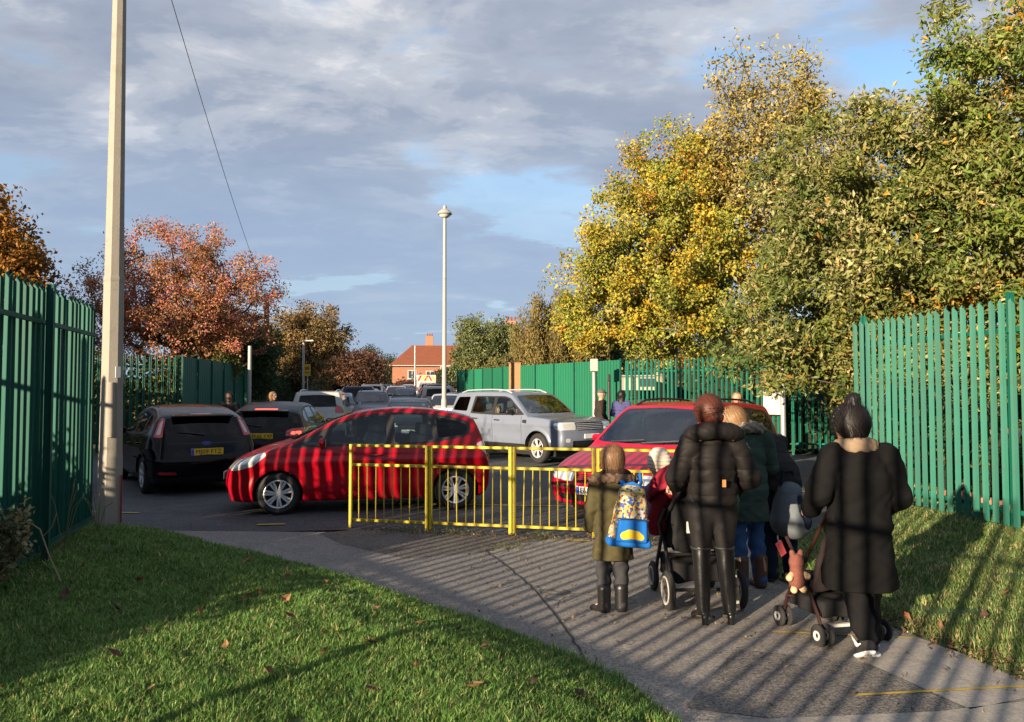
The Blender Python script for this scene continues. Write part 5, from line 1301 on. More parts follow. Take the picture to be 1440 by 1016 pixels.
# ---- small red hatchback, one-box nose
sp_mini = dict(L=3.90, W=1.70, H=1.525, xf=0.80, xr=3.30, R=0.30, rim=0.205, AR=0.345, belt=0.98,
    side=[(0.16, 0.185), (0.05, 0.26), (0.0, 0.42), (0.015, 0.56), (0.06, 0.68), (0.20, 0.79), (0.50, 0.92), (0.86, 1.035), (1.22, 1.20), (1.62, 1.385), (2.0, 1.485), (2.45, 1.525), (2.95, 1.505), (3.36, 1.44), (3.60, 1.375), (3.68, 1.29), (3.80, 1.04), (3.845, 0.86), (3.885, 0.70), (3.90, 0.52), (3.88, 0.34), (3.80, 0.22), (3.62, 0.185), (2.8, 0.18), (1.9, 0.18), (1.0, 0.18)],
    sect=sect(0.98, 1.525, 0.72), plan=(0.75, 0.17, 0.7, 0.10), bow=(0.26, 0.16), crown=0.03, k=0.06,
    parts=[
        ('window_surround', BLACK_TRIM, 'side', [(0.92, 0.955), (1.16, 1.09), (1.62, 1.315), (1.98, 1.415), (2.45, 1.455), (2.95, 1.435), (3.30, 1.375), (3.50, 1.315), (3.545, 1.20), (3.48, 1.10), (3.25, 1.05), (2.95, 1.0), (2.3, 0.975)],
            dict(r=0.05, depth=0.002, sub=[('quarter_window', GLASS, [(1.12, 0.995), (1.40, 1.145), (1.43, 0.995)]), ('door_window', GLASS, [(1.50, 1.0), (1.50, 1.215), (1.72, 1.315), (2.02, 1.39), (2.30, 1.415), (2.30, 1.005)]), ('door_window', GLASS, [(2.42, 1.01), (2.42, 1.425), (2.72, 1.42), (2.93, 1.40), (2.98, 1.055), (2.85, 1.02)]), ('quarter_window', GLASS_T, [(3.05, 1.07), (3.02, 1.385), (3.28, 1.335), (3.46, 1.275), (3.49, 1.19), (3.43, 1.115)])])),
        ('windscreen', WSCREEN, 'front', [(0, 1.055), (0.60, 1.06), (0.70, 1.075), (0.60, 1.36), (0.55, 1.435), (0, 1.455)], dict(depth=0.003)),
        ('rear_window', GLASS_T, 'rear', [(0, 1.03), (0.58, 1.04), (0.55, 1.33), (0, 1.36)], dict(depth=0.003)),
        ('headlight', LENS, 'side', [(0.06, 0.655), (0.22, 0.775), (0.62, 0.905), (0.64, 0.85), (0.46, 0.70), (0.22, 0.635)], dict(r=0.03, depth=0.002, cond=lambda P: 0.36 - np.abs(P[:, 1]))),
        ('grille', BLACK_TRIM, 'front', [(0, 0.63), (0.34, 0.635), (0.40, 0.69), (0.30, 0.735), (0, 0.74)], dict(depth=0.015)),
        ('lower_grille', BLACK_TRIM, 'front', [(0, 0.27), (0.42, 0.275), (0.62, 0.32), (0.60, 0.40), (0.40, 0.395), (0, 0.40)], dict(depth=0.02)),
        ('tail_light', LENSW, 'side', [(3.60, 0.98), (3.74, 1.04), (3.95, 1.03), (3.95, 0.76), (3.78, 0.80)], dict(r=0.03, depth=0.002, cond=lambda P: 0.50 - np.abs(P[:, 1]))),
    ],
    gaps=[[(1.06, 0.955), (1.12, 0.80), (1.20, 0.60), (1.22, 0.26)], [(1.22, 0.26), (2.36, 0.25), (2.37, 0.60), (2.37, 0.985)], [(2.37, 0.25), (2.80, 0.26), (2.93, 0.40), (3.05, 0.70), (3.06, 1.02)], [(0.66, 0.90), (0.95, 0.97)], [(3.12, 0.82), (3.12, 0.93), (3.24, 0.93), (3.24, 0.82), (3.12, 0.82)]],
    gaps_front=[[(-0.62, 0.80), (-0.3, 0.765), (0.3, 0.765), (0.62, 0.80)]], gaps_rear=[[(-0.62, 0.45), (0.62, 0.45)], [(-0.62, 0.45), (-0.62, 0.8)], [(0.62, 0.45), (0.62, 0.8)]],
    handles=[(2.16, 0.835), (2.92, 0.87)], handle_mat=M('handle_dark_red', (0.12, 0.01, 0.015), rough=0.3, coat=1.0), mirror=(1.38, 1.03), front_plate=(0, 0.52), rear_plate=(0, 0.72), cabin=(0.85, 3.7), seat_x=1.75, ws_top=(1.72, 1.43), spokes=7, style='double', wiper=(0.9, 1.06), rear_wiper=(-0.02, 0.4, 1.06), seat_mat=SEATG)

# ---- black five-door hatchback
sp_hatch = dict(L=4.34, W=1.79, H=1.50, xf=0.88, xr=3.52, R=0.315, rim=0.215, AR=0.36, belt=0.95,
    side=[(0.16, 0.18), (0.05, 0.27), (0.0, 0.45), (0.02, 0.58), (0.10, 0.69), (0.40, 0.80), (0.85, 0.90), (1.20, 0.965), (1.55, 1.15), (1.95, 1.36), (2.30, 1.465), (2.75, 1.50), (3.25, 1.465), (3.66, 1.385), (3.93, 1.31), (3.98, 1.25), (4.14, 1.01), (4.21, 0.89), (4.28, 0.75), (4.335, 0.60), (4.34, 0.46), (4.31, 0.32), (4.20, 0.22), (4.0, 0.18), (3.0, 0.17), (2.0, 0.17), (1.0, 0.17)],
    sect=sect(0.95, 1.50, 0.665), plan=(0.8, 0.17, 0.9, 0.14), bow=(0.24, 0.19), crown=0.11, k=0.085,
    parts=[
        ('window_surround', BLACK_TRIM, 'side', [(1.24, 0.945), (1.45, 1.05), (1.90, 1.29), (2.28, 1.385), (2.75, 1.415), (3.25, 1.39), (3.56, 1.335), (3.72, 1.20), (3.66, 1.06), (3.3, 1.0), (2.5, 0.965)],
            dict(r=0.05, depth=0.002, sub=[('door_window', GLASS, [(1.46, 0.985), (1.66, 1.12), (1.95, 1.275), (2.30, 1.355), (2.52, 1.37), (2.52, 0.995)]), ('door_window', GLASS, [(2.62, 1.0), (2.62, 1.375), (2.95, 1.375), (3.20, 1.35), (3.28, 1.04)]), ('quarter_window', GLASS_T, [(3.36, 1.06), (3.30, 1.335), (3.52, 1.29), (3.65, 1.19), (3.60, 1.09)])])),
        ('windscreen', WSCREEN, 'front', [(0, 0.99), (0.64, 1.0), (0.73, 1.015), (0.60, 1.34), (0.55, 1.41), (0, 1.43)], dict(depth=0.003)),
        ('rear_window', GLASS_T, 'rear', [(0, 0.985), (0.64, 1.0), (0.53, 1.235), (0, 1.255)], dict(depth=0.003, r=0.05)),
        ('high_brake_light', LENSR, 'rear', [(0, 1.335), (0.17, 1.333), (0.17, 1.352), (0, 1.355)], dict(r=0.005, depth=0.001)),
        ('headlight', LENS, 'side', [(0.08, 0.585), (0.24, 0.715), (0.62, 0.83), (0.66, 0.77), (0.42, 0.60), (0.2, 0.565)], dict(r=0.03, depth=0.002, cond=lambda P: 0.42 - np.abs(P[:, 1]))),
        ('grille', BLACK_TRIM, 'front', [(0, 0.59), (0.36, 0.595), (0.40, 0.66), (0.30, 0.685), (0, 0.69)], dict(depth=0.015)),
        ('lower_grille', BLACK_TRIM, 'front', [(0, 0.25), (0.45, 0.255), (0.62, 0.30), (0.55, 0.44), (0, 0.45)], dict(depth=0.02)),
        ('tail_light', LENSR, 'rear', [(0.665, 0.96), (0.79, 0.97), (0.69, 1.22), (0.635, 1.285), (0.585, 1.27)], dict(r=0.02, depth=0.001, pair=1, sub=[('clear_lamp', LENSW, [(0.69, 1.01), (0.752, 1.01), (0.668, 1.205), (0.635, 1.25), (0.612, 1.245)], .015)])),
        ('fog_reflector', LENSR, 'rear', [(0.46, 0.35), (0.76, 0.36), (0.74, 0.42), (0.48, 0.41)], dict(r=0.02, depth=0.001, pair=1)),
        ('bumper', 'paint', 'rear', [(0, 0.335), (0.4, 0.33), (0.95, 0.31), (1.1, 0.56), (0.80, 0.585), (0, 0.575)], dict(r=0.03, depth=-0.022)),
        ('rear_valance', BLACK_TRIM, 'rear', [(0, 0.10), (0.95, 0.10), (0.95, 0.30), (0.4, 0.325), (0, 0.33)], dict(r=0.02, depth=0.004)),
    ],
    gaps=[[(1.30, 0.945), (1.30, 0.70), (1.34, 0.25)], [(1.34, 0.25), (2.56, 0.24), (2.57, 0.6), (2.57, 0.965)], [(2.57, 0.24), (2.96, 0.26), (3.12, 0.45), (3.28, 0.75), (3.30, 0.99)], [(4.02, 0.66), (3.80, 0.62), (3.86, 0.50)]],
    gaps_front=[[(-0.66, 0.75), (-0.3, 0.705), (0.3, 0.705), (0.66, 0.75)]], gaps_rear=[[(-0.74, 0.50), (0.74, 0.50)], [(-0.74, 0.5), (-0.68, 0.93)], [(0.74, 0.5), (0.68, 0.93)], [(-0.6, 0.86), (0.6, 0.86)]],
    spoiler=(3.98, 1.315, .50), handles=[(2.36, 0.80), (3.12, 0.83)], mirror=(1.62, 1.01), front_plate=(0, 0.50), rear_plate=(0, 0.72), cabin=(1.15, 4.0), seat_x=2.05, ws_top=(2.05, 1.40), spokes=5, style='single', wiper=(1.2, 0.99), rear_wiper=(-0.02, -0.42, 1.0))

# ---- boxy silver off-roader
sp_suv = dict(L=4.50, W=1.90, H=1.72, xf=0.90, xr=3.56, R=0.36, rim=0.235, AR=0.42, belt=1.12, flare=0.03, crease=0.90,
    side=[(0.20, 0.32), (0.06, 0.38), (0.0, 0.52), (0.0, 0.72), (0.03, 0.92), (0.12, 1.02), (0.55, 1.085), (1.05, 1.12), (1.24, 1.145), (1.55, 1.38), (1.92, 1.625), (2.15, 1.69), (2.7, 1.72), (3.4, 1.715), (4.05, 1.69), (4.20, 1.655), (4.30, 1.45), (4.40, 1.12), (4.43, 0.95), (4.49, 0.75), (4.50, 0.55), (4.45, 0.40), (4.30, 0.32), (3.4, 0.30), (2.2, 0.29), (1.2, 0.30)],
    sect=[(0, 0.90), (0.3, 0.94), (0.5, 0.985), (0.75, 1.0), (0.95, 1.0), (1.05, 0.985), (1.12, 0.965), (1.42, 0.875), (1.72, 0.78), (2.0, 0.7)], plan=(0.6, 0.11, 0.6, 0.09), bow=(0.17, 0.12), crown=0.02, k=0.06,
    parts=[
        ('window_surround', BLACK_TRIM, 'side', [(1.36, 1.145), (1.52, 1.25), (1.98, 1.555), (2.2, 1.60), (3.36, 1.60), (3.42, 1.145), (2.4, 1.12)],
            dict(r=0.05, depth=0.003, sub=[('door_window', GLASS, [(1.66, 1.175), (1.66, 1.29), (2.04, 1.535), (2.24, 1.57), (2.46, 1.57), (2.46, 1.165)]), ('door_window', GLASS, [(2.58, 1.165), (2.58, 1.57), (3.28, 1.57), (3.36, 1.19)])])),
        ('rear_side_window', GLASS_T, 'side', [(3.58, 1.20), (3.54, 1.58), (4.02, 1.57), (4.18, 1.28), (4.16, 1.22)], dict(depth=0.003, r=0.05)),
        ('windscreen', WSCREEN, 'front', [(0, 1.175), (0.68, 1.18), (0.78, 1.20), (0.70, 1.52), (0.64, 1.61), (0, 1.635)], dict(depth=0.003)),
        ('rear_window', GLASS_T, 'rear', [(0, 1.16), (0.66, 1.17), (0.60, 1.56), (0, 1.59)], dict(depth=0.003)),
        ('headlight', LENS, 'side', [(-0.1, 0.82), (-0.1, 0.985), (0.16, 0.995), (0.34, 0.985), (0.36, 0.90), (0.30, 0.81)], dict(r=0.03, depth=0.002, cond=lambda P: 0.50 - np.abs(P[:, 1]))),
        ('grille', BLACK_TRIM, 'front', [(0, 0.80), (0.46, 0.80), (0.48, 0.985), (0, 0.995)], dict(depth=0.02)),
        ('lower_grille', BLACK_TRIM, 'front', [(0, 0.38), (0.55, 0.38), (0.60, 0.56), (0, 0.56)], dict(depth=0.02)),
        ('fog_light', LENS, 'front', [(0.66, 0.52), (0.80, 0.53), (0.80, 0.62), (0.66, 0.62)], dict(r=0.03, depth=0.003, pair=1)),
        ('tail_light', LENSR, 'side', [(4.30, 0.95), (4.6, 0.95), (4.6, 1.32), (4.32, 1.32)], dict(depth=0.002, cond=lambda P: 0.62 - np.abs(P[:, 1]))),
        ('sill', BLACK_TRIM, 'side', [(1.25, 0.20), (1.30, 0.44), (3.12, 0.44), (3.2, 0.20)], dict(depth=0.004)),
        ('indicator_vent', BLACK_TRIM, 'side', [(1.26, 0.94), (1.26, 1.03), (1.40, 1.03), (1.42, 0.96)], dict(depth=0.004, r=0.01)),
    ],
    gaps=[[(1.45, 1.12), (1.45, 0.7), (1.45, 0.46)], [(2.52, 1.12), (2.52, 0.46)], [(3.44, 1.14), (3.42, 0.98), (3.20, 0.80), (3.10, 0.46)], [(0.36, 1.06), (1.30, 1.125)]],
    gaps_front=[[(-0.8, 1.02), (0.8, 1.02)]], gaps_rear=[[(-0.7, 0.62), (0.7, 0.62)]],
    handles=[(2.34, 1.00), (3.20, 1.02)], handle_mat=BLACK_TRIM, mirror=(1.74, 1.21), mirror_mat=BLACK_TRIM, front_plate=(0, 0.66), rear_plate=(0, 0.82), cabin=(1.2, 4.2), seat_x=2.05, ws_top=(1.98, 1.62), spokes=6, style='double', rails=(2.1, 4.1, 0.62), rail_mat=RIM, wiper=(1.2, 1.175), rear_wiper=(0, 0.4, 1.2))

# ---- red people carrier
sp_mpv = dict(L=4.55, W=1.81, H=1.66, xf=0.92, xr=3.70, R=0.315, rim=0.205, AR=0.365, belt=1.02, crease=0.80,
    side=[(0.16, 0.20), (0.05, 0.28), (0.0, 0.44), (0.015, 0.54), (0.06, 0.63), (0.14, 0.70), (0.50, 0.83), (0.95, 0.95), (1.15, 1.015), (1.50, 1.275), (1.88, 1.545), (2.15, 1.625), (2.7, 1.66), (3.4, 1.645), (4.0, 1.60), (4.20, 1.55), (4.32, 1.30), (4.42, 1.02), (4.46, 0.85), (4.53, 0.68), (4.55, 0.50), (4.50, 0.32), (4.38, 0.22), (4.1, 0.19), (3.0, 0.185), (2.0, 0.185), (1.0, 0.19)],
    sect=sect(0.98, 1.66, 0.745), plan=(0.75, 0.15, 0.6, 0.09), bow=(0.22, 0.13), crown=0.03, k=0.065,
    parts=[
        ('window_surround', BLACK_TRIM, 'side', [(1.20, .955), (1.40, 1.09), (1.84, 1.41), (2.12, 1.53), (2.7, 1.565), (3.4, 1.55), (4.0, 1.49), (4.16, 1.25), (4.12, 1.10), (3.0, 1.0), (2.2, .965)],
            dict(r=0.05, depth=0.002, sub=[('door_window', GLASS, [(1.50, 1.0), (1.54, 1.16), (1.88, 1.39), (2.14, 1.49), (2.52, 1.52), (2.52, 1.01)]), ('door_window', GLASS, [(2.62, 1.02), (2.62, 1.525), (3.30, 1.515), (3.36, 1.06)]), ('quarter_window', GLASS_T, [(3.46, 1.10), (3.42, 1.51), (3.95, 1.455), (4.08, 1.24), (4.04, 1.15)])])),
        ('windscreen', WSCREEN, 'front', [(0, 1.03), (0.66, 1.04), (0.775, 1.055), (0.66, 1.47), (0.60, 1.545), (0, 1.57)], dict(depth=0.003)),
        ('rear_window', GLASS_T, 'rear', [(0, 1.06), (0.66, 1.08), (0.58, 1.48), (0, 1.50)], dict(depth=0.003)),
        ('headlight', LENS, 'front', [(0.36, 0.55), (0.42, 0.54), (0.74, 0.565), (0.80, 0.60), (0.82, 0.69), (0.62, 0.685), (0.36, 0.665)], dict(r=0.03, depth=0.002, pair=1)),
        ('grille', BLACK_TRIM, 'front', [(0, 0.53), (0.28, 0.53), (0.335, 0.555), (0.335, 0.655), (0, 0.655)], dict(depth=0.018)),
        ('lower_grille', BLACK_TRIM, 'front', [(0, 0.26), (0.62, 0.27), (0.66, 0.36), (0, 0.37)], dict(depth=0.02)),
        ('bumper_strip', BLACK_TRIM, 'front', [(0.29, 0.45), (0.93, 0.45), (0.93, 0.495), (0.29, 0.495)], dict(r=0.008, depth=-0.006, pair=1)),
        ('tail_light', LENSR, 'side', [(4.22, 0.86), (4.6, 0.84), (4.6, 1.20), (4.30, 1.24)], dict(depth=0.002, cond=lambda P: 0.62 - np.abs(P[:, 1]))),
    ],
    gaps=[[(1.30, .95), (1.30, 0.70), (1.34, 0.28)], [(1.34, 0.28), (2.56, 0.27), (2.57, .98)], [(2.57, 0.27), (3.18, 0.28), (3.30, 0.50), (3.42, 0.80), (3.42, 1.06)]],
    gaps_front=[[(-0.70, 0.715), (-0.3, 0.685), (0.3, 0.685), (0.70, 0.715)]], gaps_rear=[[(-0.7, 0.55), (0.7, 0.55)]],
    strips=[([(1.36, 0.56), (2.5, 0.56)], BLACK_TRIM, 0.05), ([(2.62, 0.56), (3.2, 0.56)], BLACK_TRIM, 0.05)],
    handles=[(2.40, 0.90), (3.26, 0.92)], handle_mat=BLACK_TRIM, mirror=(1.62, 1.06), front_plate=(0, 0.435), rear_plate=(0, 0.75), cabin=(1.1, 4.2), seat_x=2.0, ws_top=(1.98, 1.56), spokes=7, style='single', rails=(2.05, 4.05, 0.55), wiper=(1.1, 1.04))

RED = paint('red', (0.30, 0.002, 0.010))
RED2 = paint('crimson', (0.34, 0.003, 0.022))
BLACKP = paint('black', (0.002, 0.002, 0.003), rough=.2, coat=.35, spec=.06)
SILVER = paint('silver_blue', (0.175, 0.205, 0.27), flake=0.25)
# ================================================================ people
SKIN = M('skin', (0.42, 0.24, 0.17), rough=0.55, var=0.12, vscale=20)
SKIN2 = M('skin_brown', (0.20, 0.10, 0.065), rough=0.55, var=0.12, vscale=20)
def hair_mat(n, c): return M('hair_' + n, c, rough=0.5, spec=.3, var=.35, vscale=25, bump=0.10, bscale=70)
def cloth(n, c, rough=0.9, var=0.18, vs=14, bump=0.25, bs=160): return M('cloth_' + n, c, rough=rough, spec=.12, var=var, vscale=vs, bump=bump, bscale=bs)

def JT(**kw):
    j = dict(pelvis=(0, 0, .93), chest=(0, -.01, 1.24), neck=(0, -.02, 1.42), head=(0, .015, 1.565),
             shl=(-.165, -.015, 1.375), shr=(.165, -.015, 1.375), ell=(-.225, -.03, 1.09), elr=(.225, -.03, 1.09), wrl=(-.215, .07, .85), wrr=(.215, .07, .85),
             hil=(-.088, 0, .90), hir=(.088, 0, .90), knl=(-.10, .02, .49), knr=(.10, .02, .49), anl=(-.105, -.03, .085), anr=(.105, -.03, .085), tol=(-.12, .10, .03), tor=(.12, .10, .03))
    j.update(kw); return {k: arr(v) for k, v in j.items()}

def head_fn(P, c, k=1.0, face=(0, 1, 0), bald=0.0):
    """skull, jaw, nose, ears; face is the way it looks"""
    f = arr(face); f = f / np.linalg.norm(f); up = np.array((0, 0, 1.0)); r = np.cross(f, up); r /= np.linalg.norm(r); up = np.cross(r, f)
    q = np.stack([(P - c) @ r, (P - c) @ f, (P - c) @ up], 1) / k
    d = cone(q, (0, -.012, .03), (0, .005, .03), .096, .09, 0.86, 1.05, 1.08)
    d = smin(d, cone(q, (0, .03, -.02), (0, .052, -.075), .062, .036), .04)
    d = smin(d, cone(q, (0, .095, .015), (0, .115, -.018), .010, .016), .018)
    for sx in (-1, 1): d = smin(d, cone(q, (sx * .082, -.008, .02), (sx * .086, -.012, -.02), .018, .012, .5, 1, 1), .01)
    return d * k
def head_axes(face):
    f = arr(face); f = f / np.linalg.norm(f); up = np.array((0, 0, 1.0)); r = np.cross(f, up); r /= np.linalg.norm(r); return r, f, np.cross(r, f)

def make_body(root, J, s, skin, headk=1.0, face=(0, 1, 0), girth=1.0, h=0.016):
    def fn(P0):
        P = P0 / s
        d = head_fn(P, J['head'], headk, face)
        d = smin(d, cone(P, J['neck'] - (0, 0, .05), J['head'] - arr((0, .01, .05)) * headk, .055, .05), .03)
        d = smin(d, cone(P, J['pelvis'], J['chest'], .13 * girth, .13 * girth, 1, .72), .06)
        d = smin(d, cone(P, J['chest'] + (0, 0, .03), J['neck'] - (0, 0, .04), .12, .06, 1.1, .8), .05)
        for a in 'lr':
            d = smin(d, cone(P, J['sh' + a], J['el' + a], .050, .040), .04)
            d = smin(d, cone(P, J['el' + a], J['wr' + a], .038, .027), .02)
            d = smin(d, cone(P, J['hi' + a], J['kn' + a], .082 * girth, .056), .05)
            d = smin(d, cone(P, J['kn' + a], J['an' + a], .054, .036), .03)
            d = smin(d, cone(P, J['an' + a], J['to' + a], .036, .028), .03)
        return d * s
    allp = np.stack(list(J.values())) * s
    o = solid('body', fn, allp.min(0) - .2, allp.max(0) + .22, h, skin, root)
    r, f, u = head_axes(face); c = J['head'] * s; k = headk * s
    m = MB()
    for sx in (-1, 1):
        p = c + k * (r * sx * .032 + f * .083 + u * .028); m.tube([p - f * .004, p + f * .006], .0095 * s, 8)
    m.build('eye', M('eye', (0.02, 0.015, 0.012), rough=0.2), o)
    p = c + k * (f * .087 - u * .05)
    MB().tube([p - r * .022 * k, p + f * .004, p + r * .022 * k], .006 * s, 6).build('mouth', M('lips', (0.30, 0.11, 0.10), rough=0.5), o)
    return o

def make_hand(root, wrist, fdir, pdir, s, skin, side, curl=0.9):
    """palm with four fingers and a thumb; fdir = where the fingers point, pdir = palm normal"""
    f = arr(fdir); f = f / np.linalg.norm(f); n = arr(pdir); n = n - f * (n @ f); n /= np.linalg.norm(n); r = np.cross(f, n) * side
    w = arr(wrist) * s
    segs = []
    segs.append((w, w + f * .075 * s, .022 * s, .034 * s, 'p'))
    for i, (o_, ln) in enumerate(((-.030, .068), (-.010, .078), (.010, .072), (.029, .056))):
        a = w + (f * .085 + r * o_) * s; ang = 0.0; p = a
        for q in range(3):
            ang += curl * (0.55 if q == 0 else 0.75); d = f * cos(ang) + n * sin(ang); e = p + d * ln * s * (.45, .32, .25)[q]
            segs.append((p, e, .0092 * s * (1 - .08 * q), .0088 * s * (1 - .1 * q), 'f')); p = e
    a = w + (f * .025 - r * .030) * s; b = a + (-r * .028 + f * .026 + n * .016) * s; c = b + (f * .022 + n * .020 - r * .004) * s
    segs += [(a, b, .013 * s, .011 * s, 'f'), (b, c, .0105 * s, .009 * s, 'f')]
    def fn(P):
        a, b, ra, rb, _ = segs[0]
        off = np.abs((P - w) @ n)
        d = cone(P, a, b, ra, rb)
        q = P - (w + f * .05 * s); lx, ly, lz = q @ r, q @ f, q @ n
        box = np.stack([np.abs(lx) - .030 * s, np.abs(ly) - .038 * s, np.abs(lz) - .006 * s], 1)
        d = np.sqrt((np.maximum(box, 0) ** 2).sum(1)) + np.minimum(box.max(1), 0) - .010 * s
        d = smin(d, cone(P, w - f * .03 * s, w + f * .02 * s, .026 * s, .026 * s), .02 * s)
        for a, b, ra, rb, _ in segs[1:]: d = smin(d, cone(P, a, b, ra, rb), .004 * s)
        return d
    return solid('hand', fn, w - .16 * s, w + .17 * s, .0055 * s, skin, root)

def wob(P, amp, sc, seed=0.0):
    """soft folds"""
    return amp * (np.sin(P[:, 0] * sc + 1.7 * np.sin(P[:, 2] * sc * .6 + seed) + seed) * np.sin(P[:, 2] * sc * .8 + 1.3 * np.sin(P[:, 1] * sc + seed)) + .5 * np.sin(P[:, 1] * sc * 1.7 + P[:, 2] * sc * 1.3 + seed * 2))

def make_legs(root, J, s, mat, nm='trousers', r=(.098, .066, .05), girth=1.0, top=None, h=0.014, end=0.0, fold=.003):
    def fn(P0):
        P = P0 / s
        d = cone(P, J['pelvis'] - (0, 0, .02), J['pelvis'] + (0, 0, .06), .135 * girth, .13 * girth, 1, .78)
        for a in 'lr':
            an = J['an' + a] * (1 - end) + J['kn' + a] * end
            d = smin(d, cone(P, J['hi' + a], J['kn' + a], r[0] * girth, r[1]), .035)
            d = smin(d, cone(P, J['kn' + a], an, r[1], r[2]), .02)
        d = d + wob(P, fold, 30)
        return d * s
    allp = np.stack([J[k] for k in ('pelvis', 'knl', 'knr', 'anl', 'anr')]) * s
    return solid(nm, fn, allp.min(0) - .2 * s, allp.max(0) + .25 * s, h, mat, root)

def make_shoe(root, J, a, s, mat, sole=None, hi=0.10, r=.045, boot=0.0, nm='shoe', face=None, heel=0.0):
    A, T = J['an' + a], J['to' + a]
    def fn(P0):
        P = P0 / s
        d = cone(P, A + (0, -.015, -.035), T, .042, .036, 1, 1, 1)
        d = smin(d, cone(P, A + (0, 0, -.03), A + (0, 0, hi), r, r + .004), .02)
        lowest = T[2] - .027
        d = smax(d, (lowest - P[:, 2]) if abs(A[2] - .085) < .03 else d - 1, .006)
        return d * s
    o = solid(nm, fn, np.minimum(A, T) * s - .14 * s, np.maximum(A, T) * s + (.14 + hi) * s, .010, mat, root)
    return o

def make_head_hair(root, J, s, mat, headk, face, style, h=0.009):
    r, f, u = head_axes(face); c = J['head']
    def fn(P0):
        P = P0 / s; q = np.stack([(P - c) @ r, (P - c) @ f, (P - c) @ u], 1) / headk
        d = cone(q, (0, -.016, .036), (0, .0, .036), .111, .104, 0.90, 1.05, 1.05)
        d = smax(d, (q[:, 1] - .048 - .30 * (q[:, 2] - .05)), .02)          # hairline
        d = smax(d, -(q[:, 2] + (.06 if style != 'short' else .045)), .02)
        if style == 'bun':
            d = smin(d, cone(q, (.034, -.112, -.004), (.046, -.138, -.012), .046, .044), .010)
        if style == 'topknot':
            d = smin(d, cone(q, (.0, -.03, .150), (.005, -.03, .185), .056, .048), .016)
            d = smin(d, cone(q, (0, -.05, .02), (0, -.055, -.075), .095, .060, 1.0, .7), .03)
            d = smin(d, cone(q, (.075, -.02, -.04), (.10, -.03, -.13), .022, .006), .02)
        if style == 'bob':
            d = smin(d, cone(q, (0, -.03, .02), (0, -.035, -.085), .108, .088, 1.0, .82), .035)
        if style == 'long':
            d = smin(d, cone(q, (0, -.04, .02), (0, -.07, -.20), .098, .085, 1.0, .65), .04)
        d = d + (.006 * np.sin(q[:, 0] * 21 + q[:, 2] * 9 + 1.0) * np.sin(q[:, 2] * 14 + q[:, 1] * 17) if style in ('topknot', 'bob') else 0)
        strand = .0016 * np.sin(np.arctan2(q[:, 0], -q[:, 1] + .02) * 30 + 1.2 * np.sin(q[:, 2] * 25)) + .0022 * np.sin(q[:, 2] * 38 + 2 * np.sin(q[:, 0] * 45))
        return (d + strand) * headk * s
    cc = c * s
    return solid('hair', fn, cc - .36 * headk * s, cc + .30 * headk * s, h * headk, mat, root)

def make_coat(root, J, s, mat, nm='coat', hem=.75, girth=1.0, flare=.03, sleeve=(.068, .058, .046), quilt=0.0, qstep=.085, fold=.006, h=0.013, shoulder=1.0, cuff=.92, hemr=None, depth=.80, neckr=.075):
    tr = .150 * girth; hr = hemr or (tr + flare)
    def fn(P0):
        P = P0 / s
        d = cone(P, J['pelvis'], J['chest'], tr, tr * 1.0, 1.08, depth)
        d = smin(d, cone(P, J['chest'] + (0, 0, .02), J['neck'] - (0, 0, .045), .138 * girth, neckr, 1.22 * shoulder, .85), .05)
        d = smin(d, cone(P, J['shl'] - (0, 0, .01), J['shr'] - (0, 0, .01), .070, .070, 1, 1, 1), .04)
        low = J['pelvis'] + arr((0, 0, hem - .93))
        if hem < .92:
            d = smin(d, cone(P, J['pelvis'] + (0, 0, .04), low - (0, 0, .06), tr * 1.02, hr, 1.05, depth + .02), .05)
        for a in 'lr':
            wr = J['el' + a] * (1 - cuff) + J['wr' + a] * cuff
            d = smin(d, cone(P, J['sh' + a], J['el' + a], sleeve[0], sleeve[1]), .03)
            d = smin(d, cone(P, J['el' + a], wr, sleeve[1], sleeve[2]), .02)
        if quilt:
            ph = (P[:, 2] + .02 * np.abs(P[:, 0])) / qstep
            d = d - quilt * (np.abs(np.sin(pi * ph)) ** .55 - .55) + wob(P, quilt * .22, 60)
        d = d + wob(P, fold, 17, 1.0) + wob(P, fold * .5, 41, 2.0)
        t = P[:, 2] - hem if hem < .95 else P[:, 2] - hem
        body = np.abs(P[:, 0] - J['pelvis'][0]) < .60
        # sleeves may hang below a short hem
        arm = np.minimum.reduce([cone(P, J['el' + a], J['wr' + a], .09, .09) for a in 'lr'])
        d = np.where(arm < 0, d, smax(d, -t, .01))
        return d * s
    allp = np.stack([J[k] for k in ('pelvis', 'neck', 'shl', 'shr', 'ell', 'elr', 'wrl', 'wrr')]) * s
    lo = allp.min(0) - .24 * s; hi = allp.max(0) + .15 * s; lo[2] = min(lo[2], (hem - .05) * s); lo[0] = min(lo[0], -.30 * s * girth)
    hi[0] = max(hi[0], .30 * s * girth); hi[1] = max(hi[1], .26 * s * girth); lo[1] = min(lo[1], -.26 * s * girth)
    return solid(nm, fn, lo, hi, h, mat, root)

